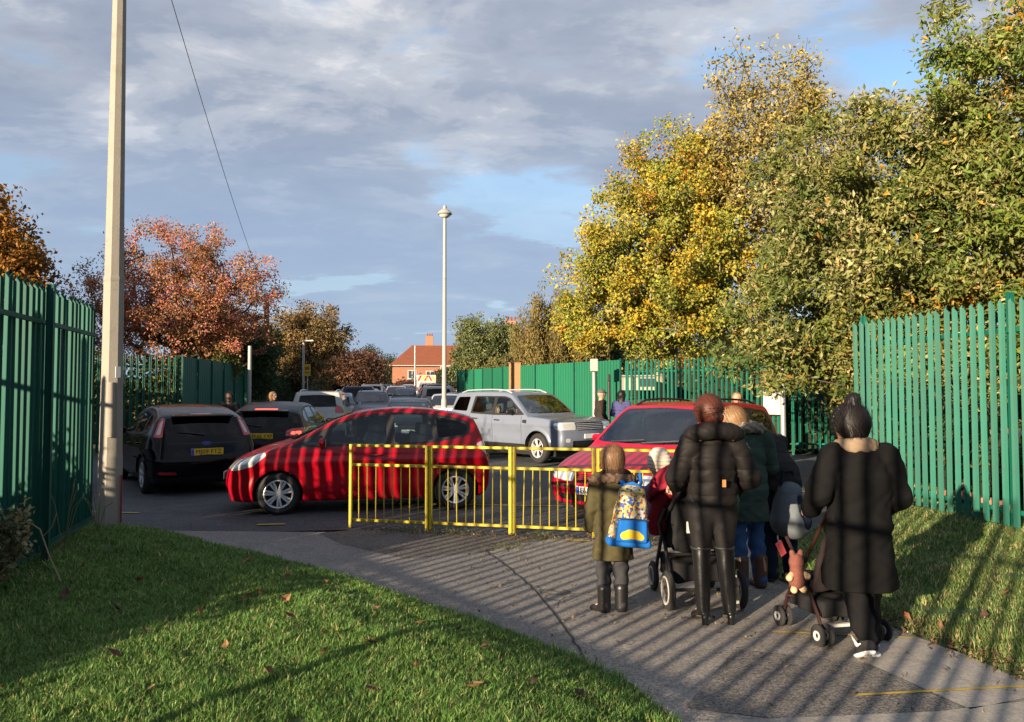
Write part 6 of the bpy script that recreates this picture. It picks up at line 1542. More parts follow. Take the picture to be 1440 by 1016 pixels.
def make_ring(root, nm, mat, c, rx, ry, t, tilt=0.0, s=1.0, lump=0.0, h=.011, ht=None):
    """a collar, fur ruff or hood edge: a soft ring"""
    c = arr(c)
    def fn(P0):
        P = P0 / s - c; y = P[:, 1] * cos(tilt) + P[:, 2] * sin(tilt); z = -P[:, 1] * sin(tilt) + P[:, 2] * cos(tilt)
        rr = np.sqrt((P[:, 0] / rx) ** 2 + (y / ry) ** 2 + 1e-9)
        dr = (rr - 1) * min(rx, ry)
        d = np.sqrt(dr * dr + (z / (ht or 1.0)) ** 2) - t
        if lump: d = d + lump * (np.sin(P[:, 0] * 90) * np.sin(P[:, 1] * 80) + np.sin(P[:, 2] * 110 + P[:, 0] * 60) * .7)
        return d * s
    e = arr((rx + t * 2, ry + t * 2, ry + t * 2 * (ht or 1)))
    return solid(nm, fn, (c - e - .03) * s, (c + e + .03) * s, h, mat, root)

def hair_strands(root, J, s, mat, headk, face, style, n=800, seed=1):
    """loose locks lying over the hair, with a few flying free"""
    rs = np.random.RandomState(seed); r, f, u = head_axes(face); c = J['head']
    Vv, F = [], []; m = 0
    for i in range(n):
        d0 = rs.normal(size=3); d0[1] = d0[1] * .9 - .30; d0[2] = d0[2] * .8 + .25; d0 /= np.linalg.norm(d0)
        if style == 'bun': d1 = arr((.25, -1, -.05))
        elif style == 'topknot': d1 = arr((0.05, -.25, 1)) if rs.rand() < .6 else arr((d0[0] * .8, -.9, -.8))
        else: d1 = arr((d0[0] * 1.0, d0[1] * .75 - .18, -.75))
        d1 = d1 / np.linalg.norm(d1) + rs.normal(size=3) * .10; free = rs.rand() < .10; w = rs.uniform(.0010, .0024); pts = []
        K = 6
        for q in range(K):
            t = q / (K - 1) * (.95 if style != 'bob' else .9); d = d0 * (1 - t) + d1 * t; d /= np.linalg.norm(d) + 1e-9
            p = d * arr((.098, .118, .116)) + arr((0, -.008, .036)); p = p * 1.06 + d * (.006 + .007 * rs.rand())
            if style in ('bob', 'long') and t > .55: p[2] -= (t - .55) * .10
            if free: p = p + d * .035 * t * t * rs.uniform(.3, 1.5) + rs.normal(size=3) * .004
            pts.append((c + headk * (r * p[0] + f * p[1] + u * p[2])) * s)
        pts = arr(pts); T = np.gradient(pts, axis=0); ctr = (c + headk * (u * .036)) * s; out = pts - ctr; sd = np.cross(T, out); sd /= np.linalg.norm(sd, axis=1)[:, None] + 1e-9
        ww = (w * s * np.array((.6, 1, 1, 1, .8, .3)))[:, None]
        Vv += list(pts + sd * ww) + list(pts - sd * ww)
        for q in range(K - 1): F.append((m + q, m + q + 1, m + K + q + 1, m + K + q))
        m += 2 * K
    o = link('locks', make_mesh('locks', arr(Vv), arr(F).astype(np.int32), mat, True), root); o['kind'] = 'stuff'; return o

HB = hair_mat('black', (0.006, 0.005, 0.005)); HAUB = hair_mat('auburn', (0.052, 0.015, 0.010)); HBR = hair_mat('brown', (0.11, 0.065, 0.035)); HBL = hair_mat('blond', (0.20, 0.115, 0.055)); HGR = hair_mat('grey', (0.25, 0.25, 0.25))

def simple_person(label, loc, rz, s, jac, legs, hairm, style='short', J=None, hem=.86, face=(0, 1, 0), group=None, skin=None, extra=None, quilt=0.0):
    J = J or JT()
    t = thing('person', label, 'person', loc, rz, group)
    make_body(t, J, s, skin or SKIN, face=face, h=.022)
    make_coat(t, J, s, jac, 'jacket', hem=hem, h=.022, quilt=quilt)
    make_legs(t, J, s, legs, h=.022)
    for a in 'lr': make_shoe(t, J, a, s, M('shoe_black', (0.015, 0.015, 0.016), rough=0.5))
    if style == 'cap':
        c = J['head']
        cp = solid('cap', lambda P: smin(smax(cone(P / s, c + (0, -.01, .045), c + (0, .0, .045), .108, .104, .9, 1.05, 1), (c[2] + .045 - P[:, 2] / s), .01), cone(P / s, c + (0, .09, .055), c + (0, .15, .045), .05, .04, 1, 1, .25), .01) * s, (c - .25) * s, (c + .25) * s, .012, hairm, t)
    else: make_head_hair(t, J, s, hairm, 1.0, face, style, h=.014)
    if extra: extra(t, J, s)
    return t

def make_people():
    # ---- child with a rucksack
    s = .75
    J = JT(head=(0, .01, 1.575), neck=(0, -.02, 1.41), ell=(-.235, -.02, 1.10), elr=(.235, -.02, 1.10), wrl=(-.24, .06, .88), wrr=(.24, .06, .88), anl=(-.10, -.03, .085), anr=(.085, -.02, .085), knl=(-.095, .02, .49), knr=(.09, .02, .49), tol=(-.20, .06, .03), tor=(.11, .10, .03))
    t = thing('person', 'small child in an olive coat with a fur-trimmed hood, standing with back turned', 'person', (0.80, 6.16, 0), radians(4))
    make_body(t, J, s, SKIN, headk=1.18)
    make_legs(t, J, s, cloth('dark_grey', (0.035, 0.036, 0.040), bump=.1), r=(.105, .078, .062), fold=.010)
    make_coat(t, J, s, cloth('olive', (0.060, 0.052, 0.026)), hem=.56, girth=1.16, flare=.04, sleeve=(.085, .072, .062), fold=.011, depth=.86, cuff=1.03)
    make_ring(t, 'fur_trim', M('fur', (0.10, 0.062, 0.040), rough=1.0, var=.5, vscale=60, bump=1.0, bscale=150), (0, -.055, 1.385), .165, .085, .050, tilt=-.35, s=s, lump=.007)
    make_ring(t, 'hood', cloth('hood_brown', (0.03, 0.018, 0.014)), (.02, -.035, 1.445), .105, .075, .048, tilt=-.3, s=s, lump=.002)
    make_head_hair(t, J, s, hair_mat('light_brown', (0.15, 0.080, 0.042)), 1.18, (0, 1, 0), 'bob', h=.008); hair_strands(t, J, s, hair_mat('light_brown_lock', (0.17, 0.095, 0.05)), 1.18, (0, 1, 0), 'bob', 900, 1)
    for a in 'lr':
        make_shoe(t, J, a, s, M('boot_black', (0.012, 0.012, 0.013), rough=.38, bump=.2, bscale=60), hi=.16, r=.068, nm='boot')
        make_hand(t, J['wr' + a], (0, .15, -1), (1 if a == 'l' else -1, .2, 0), s * 1.05, SKIN, 1 if a == 'l' else -1, .5)
    # rucksack
    b = thing('backpack', 'blue child\'s rucksack with a confetti print, worn on the back', 'backpack', (0.80, 6.16, 0), radians(4))
    b.rotation_euler = (0, radians(5), radians(4))
    def conf():
        m = bpy.data.materials.new('confetti_print'); m.use_nodes = True; nt = m.node_tree; L = nt.links.new; N = nt.nodes.new; p = nt.nodes['Principled BSDF']; p.inputs['Roughness'].default_value = .7
        tc = N('ShaderNodeTexCoord'); v = N('ShaderNodeTexVoronoi'); v.inputs['Scale'].default_value = 62; L(tc.outputs['Object'], v.inputs['Vector'])
        sp = N('ShaderNodeSeparateColor'); L(v.outputs['Color'], sp.inputs[0])
        r = N('ShaderNodeValToRGB'); r.color_ramp.interpolation = 'CONSTANT'
        cols = [(0, (.44, .31, .06)), (.26, (.46, .43, .36)), (.46, (.03, .09, .32)), (.60, (.46, .34, .08)), (.76, (.05, .045, .05)), (.84, (.50, .50, .46)), (.92, (.32, .04, .03))]
        while len(r.color_ramp.elements) < len(cols): r.color_ramp.elements.new(.5)
        for e, (q, c) in zip(r.color_ramp.elements, cols): e.position = q; e.color = c + (1,)
        L(sp.outputs[0], r.inputs[0]); L(r.outputs[0], p.inputs['Base Color']); return m
    blue = cloth('bag_blue', (0.012, 0.12, 0.42), rough=.6, bump=.1)
    sb = .75
    c0, c1 = arr((.03, -.235, .88)), arr((.03, -.225, 1.17))
    def rb(P, cx, y0, z0, z1, hx0, hx1, hy, k):   # tapered rounded box
        z = np.clip((P[:, 2] - z0) / (z1 - z0), 0, 1); hx = hx0 + (hx1 - hx0) * z
        q = np.stack([np.abs(P[:, 0] - cx) - hx, np.abs(P[:, 1] - y0) - hy, np.abs(P[:, 2] - (z0 + z1) / 2) - (z1 - z0) / 2], 1) + k
        return np.sqrt((np.maximum(q, 0) ** 2).sum(1)) + np.minimum(q.max(1), 0) - k
    def bag(P0):
        P = P0 / sb
        d = rb(P, .045, -.245, .76, 1.36, .225, .125, .085, .075)
        return (d + wob(P, .004, 22)) * sb
    lo, hi = arr((-.25, -.38, .70)) * sb, arr((.34, -.10, 1.42)) * sb
    solid('bag_shell', bag, lo, hi, .009, conf(), b)
    solid('front_pocket', lambda P0: rb(P0 / sb, .055, -.325, .79, 1.02, .170, .15, .035, .03) * sb, lo - .05, hi, .008, blue, b)
    m = MB().tube([arr((.055 - .16, -.365, 1.03)) * sb, arr((.055, -.372, 1.035)) * sb, arr((.055 + .155, -.365, 1.03)) * sb], .006, 6); m.build('zip', M('zip_dark', (0.02, 0.03, 0.08), rough=.5), b)
    # plain yellow patch on the pocket
    solid('patch', lambda P0: smin(cone(P0 / sb, (-.03, -.355, .860), (.10, -.355, .875), .046, .040, 1, .22, 1), cone(P0 / sb, (.02, -.355, .90), (.15, -.355, .85), .030, .036, 1, .22, 1), .01) * sb, arr((-.2, -.42, .80)) * sb, arr((.3, -.30, 1.0)) * sb, .006, M('patch_yellow', (0.66, 0.43, 0.02), rough=.6), b)
    solid('base_band', lambda P0: rb(P0 / sb, .045, -.245, .735, .83, .232, .222, .092, .04) * sb, lo - .03, hi, .009, blue, b)
    m = MB()
    for sx in (-1, 1): m.tube([arr((.045 + sx * .06, -.22, 1.33)) * sb, arr((.045 + sx * .10, -.185, 1.385)) * sb, arr((.03 + sx * .13, -.04, 1.462)) * sb, arr((.02 + sx * .14, .10, 1.36)) * sb], .015, 6)
    m.tube([arr((-.07, -.19, 1.33)) * sb, arr((.045, -.20, 1.37)) * sb, arr((.17, -.19, 1.33)) * sb], .022, 6)
    m.build('strap', blue, b, True)

    # ---- woman in the quilted jacket
    s = .985
    J = JT(ell=(-.285, -.02, 1.10), elr=(.29, -.03, 1.11), wrl=(-.22, .20, 1.00), wrr=(.22, .20, 1.00), hil=(-.085, 0, .92), hir=(.085, 0, .92), knl=(-.085, .02, .53), knr=(.10, .02, .53), anl=(-.085, -.03, .12), anr=(.115, -.03, .12), tol=(-.11, .10, .03), tor=(.155, .09, .03), head=(-.02, .01, 1.585))
    t = thing('person', 'woman in a dark quilted jacket and tall black boots, auburn hair in a bun', 'person', (1.52, 5.88, 0), radians(2))
    make_body(t, J, s, SKIN)
    make_legs(t, J, s, M('leather_leggings', (0.012, 0.011, 0.012), rough=.45, var=.25, vscale=20, bump=.3, bscale=45), 'leggings', r=(.112, .062, .05), girth=1.10, fold=.002)
    make_coat(t, J, s, cloth('puffer', (0.012, 0.0105, 0.0105), rough=.6, bump=.15), 'quilted_jacket', hem=.895, girth=1.12, flare=.0, sleeve=(.086, .078, .060), quilt=.0065, qstep=.098, fold=.004, h=.0105, hemr=.168, depth=.84)
    make_ring(t, 'hood_collar', cloth('puffer', (0.012, 0.0105, 0.0105)), (0, -.055, 1.435), .135, .085, .062, tilt=-.45, s=s, lump=.0015, ht=1.1)
    make_head_hair(t, J, s, HAUB, 1.0, (.1, 1, 0), 'bun'); hair_strands(t, J, s, hair_mat('auburn_lock', (0.075, 0.022, 0.014)), 1.0, (.1, 1, 0), 'bun', 800, 2); MB().box((.035, -.148, 1.565), (.034, .016, .020), rz=.4).build('hair_clip', M('clip_white', (.6, .58, .54), rough=.3), t, bev=.004)
    pat = M('patent_black', (0.008, 0.008, 0.009), rough=.30, coat=.5, bump=.15, bscale=25)
    for a in 'lr':
        K, A = J['kn' + a], J['an' + a]
        bo = solid('boot', lambda P0: (smin(smin(cone(P0 / s, K + (0, 0, .03), A + (0, 0, .02), .072, .052), cone(P0 / s, A + (0, -.012, -.03), J['to' + a], .044, .034), .03), cone(P0 / s, A + (0, -.045, -.06), A + (0, -.045, -.112), .028, .024), .01) + wob(P0 / s, .0015, 22)) * s, np.minimum(J['to' + a], A) * s - .13, K * s + .17, .0105, pat, t)
        e = J['to' + a]; MB().tube([(A + arr((-.052, -.02, -.055))) * s, (A + arr((-.03, .035, -.05))) * s, (A + arr((.03, .035, -.05))) * s, (A + arr((.052, -.02, -.055))) * s, (A + arr((0, -.062, -.055))) * s, (A + arr((-.052, -.02, -.055))) * s], .006, 6).build('strap', M('gold', (0.55, 0.42, 0.22), rough=.25, metal=1.0), bo)
        make_ring(bo, 'cuff', M('boot_cuff', (0.02, 0.02, 0.02), rough=.6), K + (0, 0, .035), .072, .072, .010, s=s)
        make_hand(t, J['wr' + a], (-.3 if a == 'l' else .3, 1, -.05), (0, 0, -1), s, SKIN, 1 if a == 'l' else -1, 1.0)
    MB().box((0.035 * s, -.193 * s, 1.08 * s), (.028, .006, .055)).build('leather_tab', M('tan_tab', (0.45, 0.20, 0.06), rough=.5), t, bev=.002)
    m = MB()
    for sx, zz in ((-.125, 1.40), (.125, 1.40)): m.tube([arr((sx, -.115, zz)) * s, arr((sx, -.135, zz)) * s], .010, 8)
    m.build('press_stud', M('gold', (0.55, 0.42, 0.22), rough=.25, metal=1.0), t)

    # ---- woman in the long black coat
    s = .960
    J = JT(ell=(-.30, -.03, 1.12), elr=(.28, -.02, 1.10), wrl=(-.23, .22, .97), wrr=(.24, .20, .95), hil=(-.10, 0, .90), hir=(.10, 0, .90), knl=(-.045, .02, .50), knr=(.11, .10, .50), anl=(-.03, -.13, .16), anr=(.10, .05, .085), tol=(-.01, -.02, .035), tor=(.11, .17, .03), head=(-.03, .05, 1.555), shl=(-.19, -.015, 1.37), shr=(.19, -.015, 1.37))
    t = thing('person', 'woman in a long black coat and white-soled trainers, dark hair piled up', 'person', (2.29, 5.12, 0), radians(6))
    make_body(t, J, s, SKIN, girth=1.2, face=(-.25, 1, 0))
    bt = cloth('black_trousers', (0.008, 0.008, 0.009))
    make_legs(t, J, s, bt, r=(.112, .085, .068), girth=1.12, fold=.011, end=.10)
    make_coat(t, J, s, cloth('black_coat', (0.0050, 0.0050, 0.0054), rough=.85, var=.3, vs=5), hem=.475, girth=1.28, flare=.03, hemr=.250, sleeve=(.092, .084, .068), fold=.008, shoulder=1.0, depth=.80, cuff=.88)
    make_ring(t, 'collar', cloth('beige_collar', (0.22, 0.16, 0.11), bump=.6), (-.015, .0, 1.435), .105, .085, .040, tilt=-.15, s=s, lump=.003, ht=1.3)
    make_head_hair(t, J, s, HB, 1.08, (-.25, 1, 0), 'topknot'); hair_strands(t, J, s, hair_mat('black_lock', (0.009, 0.007, 0.007)), 1.10, (-.25, 1, 0), 'topknot', 900, 3)
    wsole = M('sole_white', (0.72, 0.72, 0.74), rough=.5); tr = M('trainer_black', (0.02, 0.02, 0.022), rough=.7, bump=.3, bscale=150)
    for a in 'lr':
        A, T = J['an' + a], J['to' + a]
        o = make_shoe(t, J, a, s, tr, hi=.03, r=.042, nm='trainer')
        H_ = A + arr((0, -.055, -.055)) if a == 'r' else A + arr((0, -.03, -.06))
        d = T - H_; d = d / np.linalg.norm(d)
        def fs(P0, H_=H_, T=T, d=d):
            P = P0 / s; up = np.cross(np.cross(d, (0, 0, 1.)), d); up /= np.linalg.norm(up)
            q = cone(P, H_, T + d * .025, .040, .044); zz = (P - H_) @ up
            return smax(q, np.abs(zz + .018) - .013, .006) * s
        solid('sole', fs, np.minimum(H_, T) * s - .10, np.maximum(H_, T) * s + .12, .008, wsole, o)
        # tick-shaped flash on the outer side
        sx = -.046 if a == 'l' else .05
        p = [(H_ + arr((sx, .03, .035))), (H_ + arr((sx - .004, .065, .012))), (H_ + arr((sx, .15, .055)))]
        MB().tube([q * s for q in p], [.004, .010, .003], 6).build('flash', wsole, o)
        make_hand(t, J['wr' + a], (0.2 if a == 'l' else -.2, 1, -.1), (0, 0, -1), s, SKIN, 1 if a == 'l' else -1, 1.0)

    # ---- woman in the green coat, half hidden
    s = .97
    J = JT(head=(-.06, .11, 1.50), neck=(-.02, .05, 1.40), chest=(0, .02, 1.22), ell=(-.23, .10, 1.12), elr=(.27, .02, 1.10), wrl=(-.16, .32, 1.05), wrr=(.27, .24, 1.02), face=(0, 0, 0)); J.pop('face')
    t = thing('person', 'woman in a sage green coat and blue jeans behind the dark quilted jacket', 'person', (2.09, 6.86, 0), radians(22))
    make_body(t, J, s, SKIN, face=(-.75, .6, -.35), h=.018)
    make_legs(t, J, s, cloth('blue_jeans', (0.035, 0.085, 0.20)), 'jeans', r=(.10, .074, .06), fold=.009)
    make_coat(t, J, s, cloth('sage', (0.035, 0.058, 0.047), rough=.7), hem=.62, girth=1.10, sleeve=(.088, .08, .062), quilt=.008, qstep=.16, hemr=.20, h=.015)
    make_ring(t, 'fur_collar', M('fur_grey', (0.24, 0.20, 0.15), rough=1.0, var=.5, vscale=60, bump=1.0, bscale=150), (-.01, -.01, 1.42), .125, .10, .048, tilt=-.5, s=s, lump=.008)
    make_head_hair(t, J, s, HBL, 1.0, (-.75, .6, -.35), 'bob', h=.011); hair_strands(t, J, s, hair_mat('blond_lock', (0.22, 0.13, 0.065)), 1.0, (-.75, .6, -.35), 'bob', 700, 4)
    for a in 'lr':
        make_shoe(t, J, a, s, M('boot_brown', (0.06, 0.03, 0.02), rough=.6), hi=.18, r=.062, nm='boot')
        make_hand(t, J['wr' + a], (0, 1, -.1), (0, 0, -1), s, SKIN, 1 if a == 'l' else -1, .8)
    # ---- person bending towards the car door
    s = 1.0
    J = JT(pelvis=(0, -.02, .93), chest=(0, .17, 1.16), neck=(0, .30, 1.27), head=(-.03, .42, 1.30), shl=(-.17, .26, 1.25), shr=(.17, .26, 1.25), ell=(-.22, .42, 1.04), elr=(.24, .40, 1.02), wrl=(-.15, .62, .98), wrr=(.18, .60, .96))
    t = thing('person', 'person in a black jacket and navy trousers bending towards the red car', 'person', (2.46, 7.15, 0), radians(14))
    make_body(t, J, s, SKIN, face=(-.2, 1, -.5), h=.018)
    make_legs(t, J, s, cloth('navy', (0.012, 0.016, 0.032)), r=(.105, .08, .066), fold=.006)
    make_coat(t, J, s, cloth('charcoal_jacket', (0.026, 0.024, 0.025)), 'jacket', hem=.84, girth=1.15, sleeve=(.088, .08, .062), h=.015)
    make_head_hair(t, J, s, HBR, 1.0, (-.2, 1, -.5), 'short', h=.011)
    for a in 'lr':
        make_shoe(t, J, a, s, M('shoe_black', (0.015, 0.015, 0.016), rough=.5)); make_hand(t, J['wr' + a], (0, 1, -.3), (0, 0, -1), s, SKIN, 1 if a == 'l' else -1, .8)
    # carrier held at the side
    b = thing('carry_bag', 'grey and navy padded carry bag held beside the bending person', 'bag', (2.50, 6.95, 0.42), radians(25))
    solid('shell', lambda P: smax(cone(P, (0, 0, .17), (0, .02, .40), .17, .11, 1, 1.2, 1) + wob(P, .006, 20), -(cone(P, (0.06, -.20, .20), (.02, -.16, .36), .10, .07)), .02), (-.3, -.35, -.1), (.3, .35, .6), .014, cloth('bag_grey', (0.11, 0.125, 0.14)), b)
    solid('lining', lambda P: cone(P, (.0, -.06, .17), (0, -.03, .36), .135, .08), (-.3, -.35, -.1), (.3, .35, .6), .014, cloth('bag_navy', (0.012, 0.016, 0.03)), b)
    MB().tube([(-.08, .03, .46), (-.05, .03, .60), (.05, .03, .60), (.08, .03, .46)], .014, 8).build('handle', cloth('bag_navy', (0.012, 0.016, 0.03)), b, True)

    # ---- people further off
    dk = cloth('dark_jacket', (0.018, 0.018, 0.021)); dkb = cloth('dark_brown_jacket', (0.030, 0.025, 0.022)); jn = cloth('dark_jeans', (0.02, 0.026, 0.045))
    JW = JT(wrl=(-.10, .22, 1.05), wrr=(.12, .22, 1.04), ell=(-.25, .02, 1.10), elr=(.25, .02, 1.10))
    simple_person('man in a dark jacket and grey cap by the green fence', (2.35, 20.3, 0), radians(-70), 1.04, dkb, jn, cloth('grey_cap', (0.09, 0.09, 0.095)), 'cap', J=JT())
    simple_person('person in a violet-blue jacket with long dark hair by the fence', (2.86, 20.1, 0), radians(-20), 1.02, cloth('violet', (0.060, 0.062, 0.16)), jn, HB, 'long', J=JW, quilt=.012)
    simple_person('blond person standing behind the red people carrier', (4.85, 16.6, 0), radians(150), 1.0, cloth('rust', (0.20, 0.07, 0.05)), jn, HBL, 'bob')
    simple_person('dark-haired person in black beside the low green gate', (8.25, 18.6, 0), radians(75), 1.0, dk, jn, HB, 'short', J=JT(head=(0, .06, 1.56)), skin=SKIN2)
    simple_person('man in black standing against the dark clad fence', (-7.05, 19.2, 0), radians(190), 1.0, dk, jn, HB, 'short', J=JW, skin=SKIN2, quilt=.01)
    simple_person('person in a black coat with fair hair beside the white car', (-6.95, 22.4, 0), radians(-120), 1.0, dk, jn, HBL, 'bob', J=JW)
    simple_person('distant walker in dark brown by the left-hand fence', (-9.2, 38.0, 0), radians(160), 1.0, cloth('brown_coat', (0.08, 0.045, 0.04)), jn, HBR, 'short')
    p = simple_person('distant walker in a red and yellow jacket', (-8.6, 38.6, 0), radians(180), 1.0, cloth('red_jacket', (0.36, 0.035, 0.025)), jn, HBR, 'short')
    MB().box((0, -.13, 1.25), (.34, .02, .06)).box((0, .13, 1.25), (.34, .02, .06)).build('band', M('hi_vis', (0.70, 0.52, 0.03), rough=.5), p)
    simple_person('walker whose head shows over the silver off-roader', (-1.15, 38.0, 0), radians(175), 1.02, cloth('grey_coat', (0.10, 0.10, 0.11)), jn, HBR, 'short')

def driver(label, car_loc, car_rz, x, y, z, jac, hairm, style, skin=None, mask=None, k=1.0, hat=None):
    """a seated figure; x, y, z = hip point in the car's own axes (front is -x)"""
    s = .98 * k
    J = JT(pelvis=(0, 0, .0), chest=(0, -.08, .30), neck=(0, -.10, .47), head=(0, -.075, .615), shl=(-.17, -.09, .43), shr=(.17, -.09, .43), ell=(-.22, .09, .21), elr=(.22, .09, .21), wrl=(-.12, .31, .33), wrr=(.12, .31, .33),
           hil=(-.09, .02, .0), hir=(.09, .02, .0), knl=(-.11, .43, .09), knr=(.11, .43, .09), anl=(-.11, .62, -.24), anr=(.11, .62, -.24), tol=(-.11, .74, -.26), tor=(.11, .74, -.26))
    c, sn = cos(car_rz), sin(car_rz)
    loc = (car_loc[0] + x * c - y * sn, car_loc[1] + x * sn + y * c, z)
    t = thing('person', label, 'person', loc, car_rz + pi / 2)
    make_body(t, J, s, skin or SKIN, h=.02)
    def fn(P0):
        P = P0 / s
        d = cone(P, J['pelvis'], J['chest'], .15, .15, 1.05, .78)
        d = smin(d, cone(P, J['chest'], J['neck'] - (0, 0, .04), .14, .075, 1.2, .8), .05)
        for a in 'lr':
            d = smin(d, cone(P, J['sh' + a], J['el' + a], .068, .058), .03); d = smin(d, cone(P, J['el' + a], J['wr' + a], .056, .042), .02)
        return (d + wob(P, .004, 22)) * s
    solid('jacket', fn, (-.4, -.4, -.22), (.4, .5, .62), .018, jac, t)
    make_legs(t, J, s, cloth('dark_jeans', (0.02, 0.026, 0.045)), h=.022)
    make_head_hair(t, J, s, hairm, 1.0, (0, 1, 0), style, h=.012)
    if mask:
        q = J['head']
        solid('face_mask', lambda P: smax(smax(cone(P / s, q + (0, .045, -.03), q + (0, .052, -.05), .066, .060), (q[1] + .03) - P[:, 1] / s, .01), np.abs(P[:, 2] / s - q[2] + .038) - .048, .01) * s, (q - .2) * s, (q + .2) * s, .009, mask, t)
    return t
# ================================================================ placing the cars
def place_cars():
    def hd(a): return (sin(radians(a)), cos(radians(a)))       # compass-like: 0 = away from the viewer
    # red hatchback across the gate
    f = arr((-3.24, 10.92)); r = arr((-.90, 11.40)); hv = f - r; hv /= np.linalg.norm(hv); left = arr((hv[1], -hv[0])) * -1
    n_in = arr((-hv[1], hv[0])); n_in = n_in if n_in[1] > 0 else -n_in
    c = (f + r) / 2 + n_in * .745
    L1 = (c[0], c[1])
    red, _ = make_car('red_hatchback', 'shiny red hatchback turning across the gateway, striped by fence shadows', sp_mini, RED, L1, tuple(hv), h=.022, steer=radians(6))
    red.scale = (1, 1, .98); rz1 = atan2(-hv[1], -hv[0])
    driver('masked driver at the wheel of the red hatchback', L1, rz1, -.22, .36, .58, cloth('teal_top', (.03, .05, .06)), HB, 'bob', SKIN2, mask=M('mask_teal', (.16, .50, .48), rough=.8))
    driver('passenger in a dark top beside the masked driver', L1, rz1, -.20, -.36, .58, cloth('dark_jacket', (0.018, 0.018, 0.021)), HB, 'bob', SKIN2, k=.93)
    # black hatchback
    sp = dict(sp_hatch, reg_r='MJ09 FTZ', rear_plate=(0, .72))
    hv = arr((-sin(radians(35)), cos(radians(35)))); rt = arr((hv[1], -hv[0])); rw = arr((-6.22, 13.15)); c = rw + rt * .80 + hv * 1.32
    blk, _ = make_car('black_hatchback', 'black hatchback seen from behind beside the lamp column', sp, BLACKP, tuple(c), tuple(hv), h=.023)
    # dark hatchback braking
    parts = [p for p in sp_hatch['parts'] if p[0] not in ('tail_light', 'high_brake_light', 'fog_reflector')]
    parts += [('high_brake_light', BRAKE, 'rear', [(0, 1.325), (0.24, 1.322), (0.24, 1.355), (0, 1.358)], dict(r=.005, depth=.001)),
              ('tail_light', LENSR, 'rear', [(.50, .80), (.86, .80), (.86, .97), (.60, .95), (.50, .90)], dict(r=.02, depth=.001, pair=1, sub=[('lit_lamp', BRAKE, [(.60, .83), (.80, .83), (.80, .90), (.60, .89)], .02)])),
              ('fog_reflector', LENSR, 'rear', [(0.56, 0.40), (0.80, 0.40), (0.80, 0.44), (0.56, 0.44)], dict(r=0.01, depth=0.001, pair=1))]
    sp2 = dict(sp_hatch, W=1.78, L=4.34, parts=parts, reg_r='MK66 YXF', rear_plate=(0, .80), style='double')
    hv = arr((sin(radians(-3)), cos(radians(-3)))); c = arr((-5.20, 15.9)) + hv * 2.1
    drk, _ = make_car('dark_hatchback', 'dark grey hatchback with its brake lights lit, behind the red hatchback\'s bonnet', sp2, paint('graphite', (0.006, 0.0065, 0.008), coat=.22, spec=.08), tuple(c), tuple(hv), h=.026)
    # silver off-roader
    ang = radians(47); hv = arr((cos(ang), -sin(ang))); rt = arr((hv[1], -hv[0])); fw = arr((.70, 18.55)); c = fw - hv * 1.33 - rt * .80
    suv, _ = make_car('silver_off_roader', 'silver-blue boxy off-roader waiting to turn out of the road', sp_suv, SILVER, tuple(c), tuple(hv), h=.026, steer=radians(-8))
    rz2 = atan2(-hv[1], -hv[0])
    driver('driver with a bare head in the silver off-roader', tuple(c), rz2, -.18, .38, .70, cloth('dark_jacket', (0.018, 0.018, 0.021)), HB, 'short')
    driver('child in the back seat of the silver off-roader', tuple(c), rz2, .62, .40, .74, cloth('grey_top', (.12, .12, .12)), HBL, 'bob', k=.8)
    # red people carrier
    sp3 = dict(sp_mpv, reg_f='FN03 VLE')
    ps = radians(40); hv = arr((-sin(ps), -cos(ps))); lf = arr((-hv[1], hv[0])); fl = arr((1.74, 9.72)); c = fl - hv * (.88 + 1.39) - lf * .84
    mpv, _ = make_car('red_people_carrier', 'crimson people carrier with black roof rails facing the viewer behind the guard rail', sp3, RED2, tuple(c), tuple(hv), h=.023)
    mpv.scale = (1, 1, .945); rz3 = atan2(-hv[1], -hv[0])
    driver('driver with grey hair in the crimson people carrier', tuple(c), rz3, -.20, .36, .62, cloth('dark_jacket', (0.018, 0.018, 0.021)), HGR, 'short')
    # badge on the people carrier
    x = Body(sp_mpv).x_at([0.0], [.60])[0] - Body(sp_mpv).cx
    bd = MB().lathe([(.058, 0), (.062, .006), (.062, .014), (.05, .016)], 20, (x - .006, 0, .60), axis='x').build('badge', CHROME, mpv, True)
    m = MB()
    for a, b in (((-.03, .035), (-.014, -.035)), ((-.014, -.035), (0, 0)), ((0, 0), (.014, -.035)), ((.014, -.035), (.03, .035)), ((-.012, .042), (0, .012)), ((0, .012), (.012, .042))): m.bar((x - .010, a[0], .60 + a[1]), (x - .010, b[0], .60 + b[1]), .008, .008)
    m.build('emblem', CHROME, bd)
    # grille bars
    Bm = Body(sp_mpv)
    for z in (.555, .583, .611, .638):
        q = MB(); xs = Bm.x_at(np.linspace(-.29, .29, 7), np.full(7, z)) - Bm.cx
        q.tube([(xs[i] + .004, y, z) for i, y in enumerate(np.linspace(-.29, .29, 7))], .006, 6); q.build('grille_bar', RED2, mpv, True)
    Bs = Body(sp_suv)
    for z in (.83, .87, .91, .95):
        q = MB(); xs = Bs.x_at(np.linspace(-.44, .44, 7), np.full(7, z)) - Bs.cx
        q.tube([(xs[i] + .004, y, z) for i, y in enumerate(np.linspace(-.44, .44, 7))], .010, 6); q.build('grille_bar', RIM, suv, True)
    # oval badge and wordless script on the black hatchback
    B1 = Body(sp_hatch); x = B1.x_at([0], [.855], False)[0] - B1.cx
    MB().lathe([(.052, -.004), (.055, .006), (.045, .010)], 20, (0, 0, 0), axis='x').build('badge', M('badge_blue', (.03, .07, .25), rough=.2, metal=.4), blk, True, loc=(x + .004, 0, .855)).scale = (1, 1.5, .62)
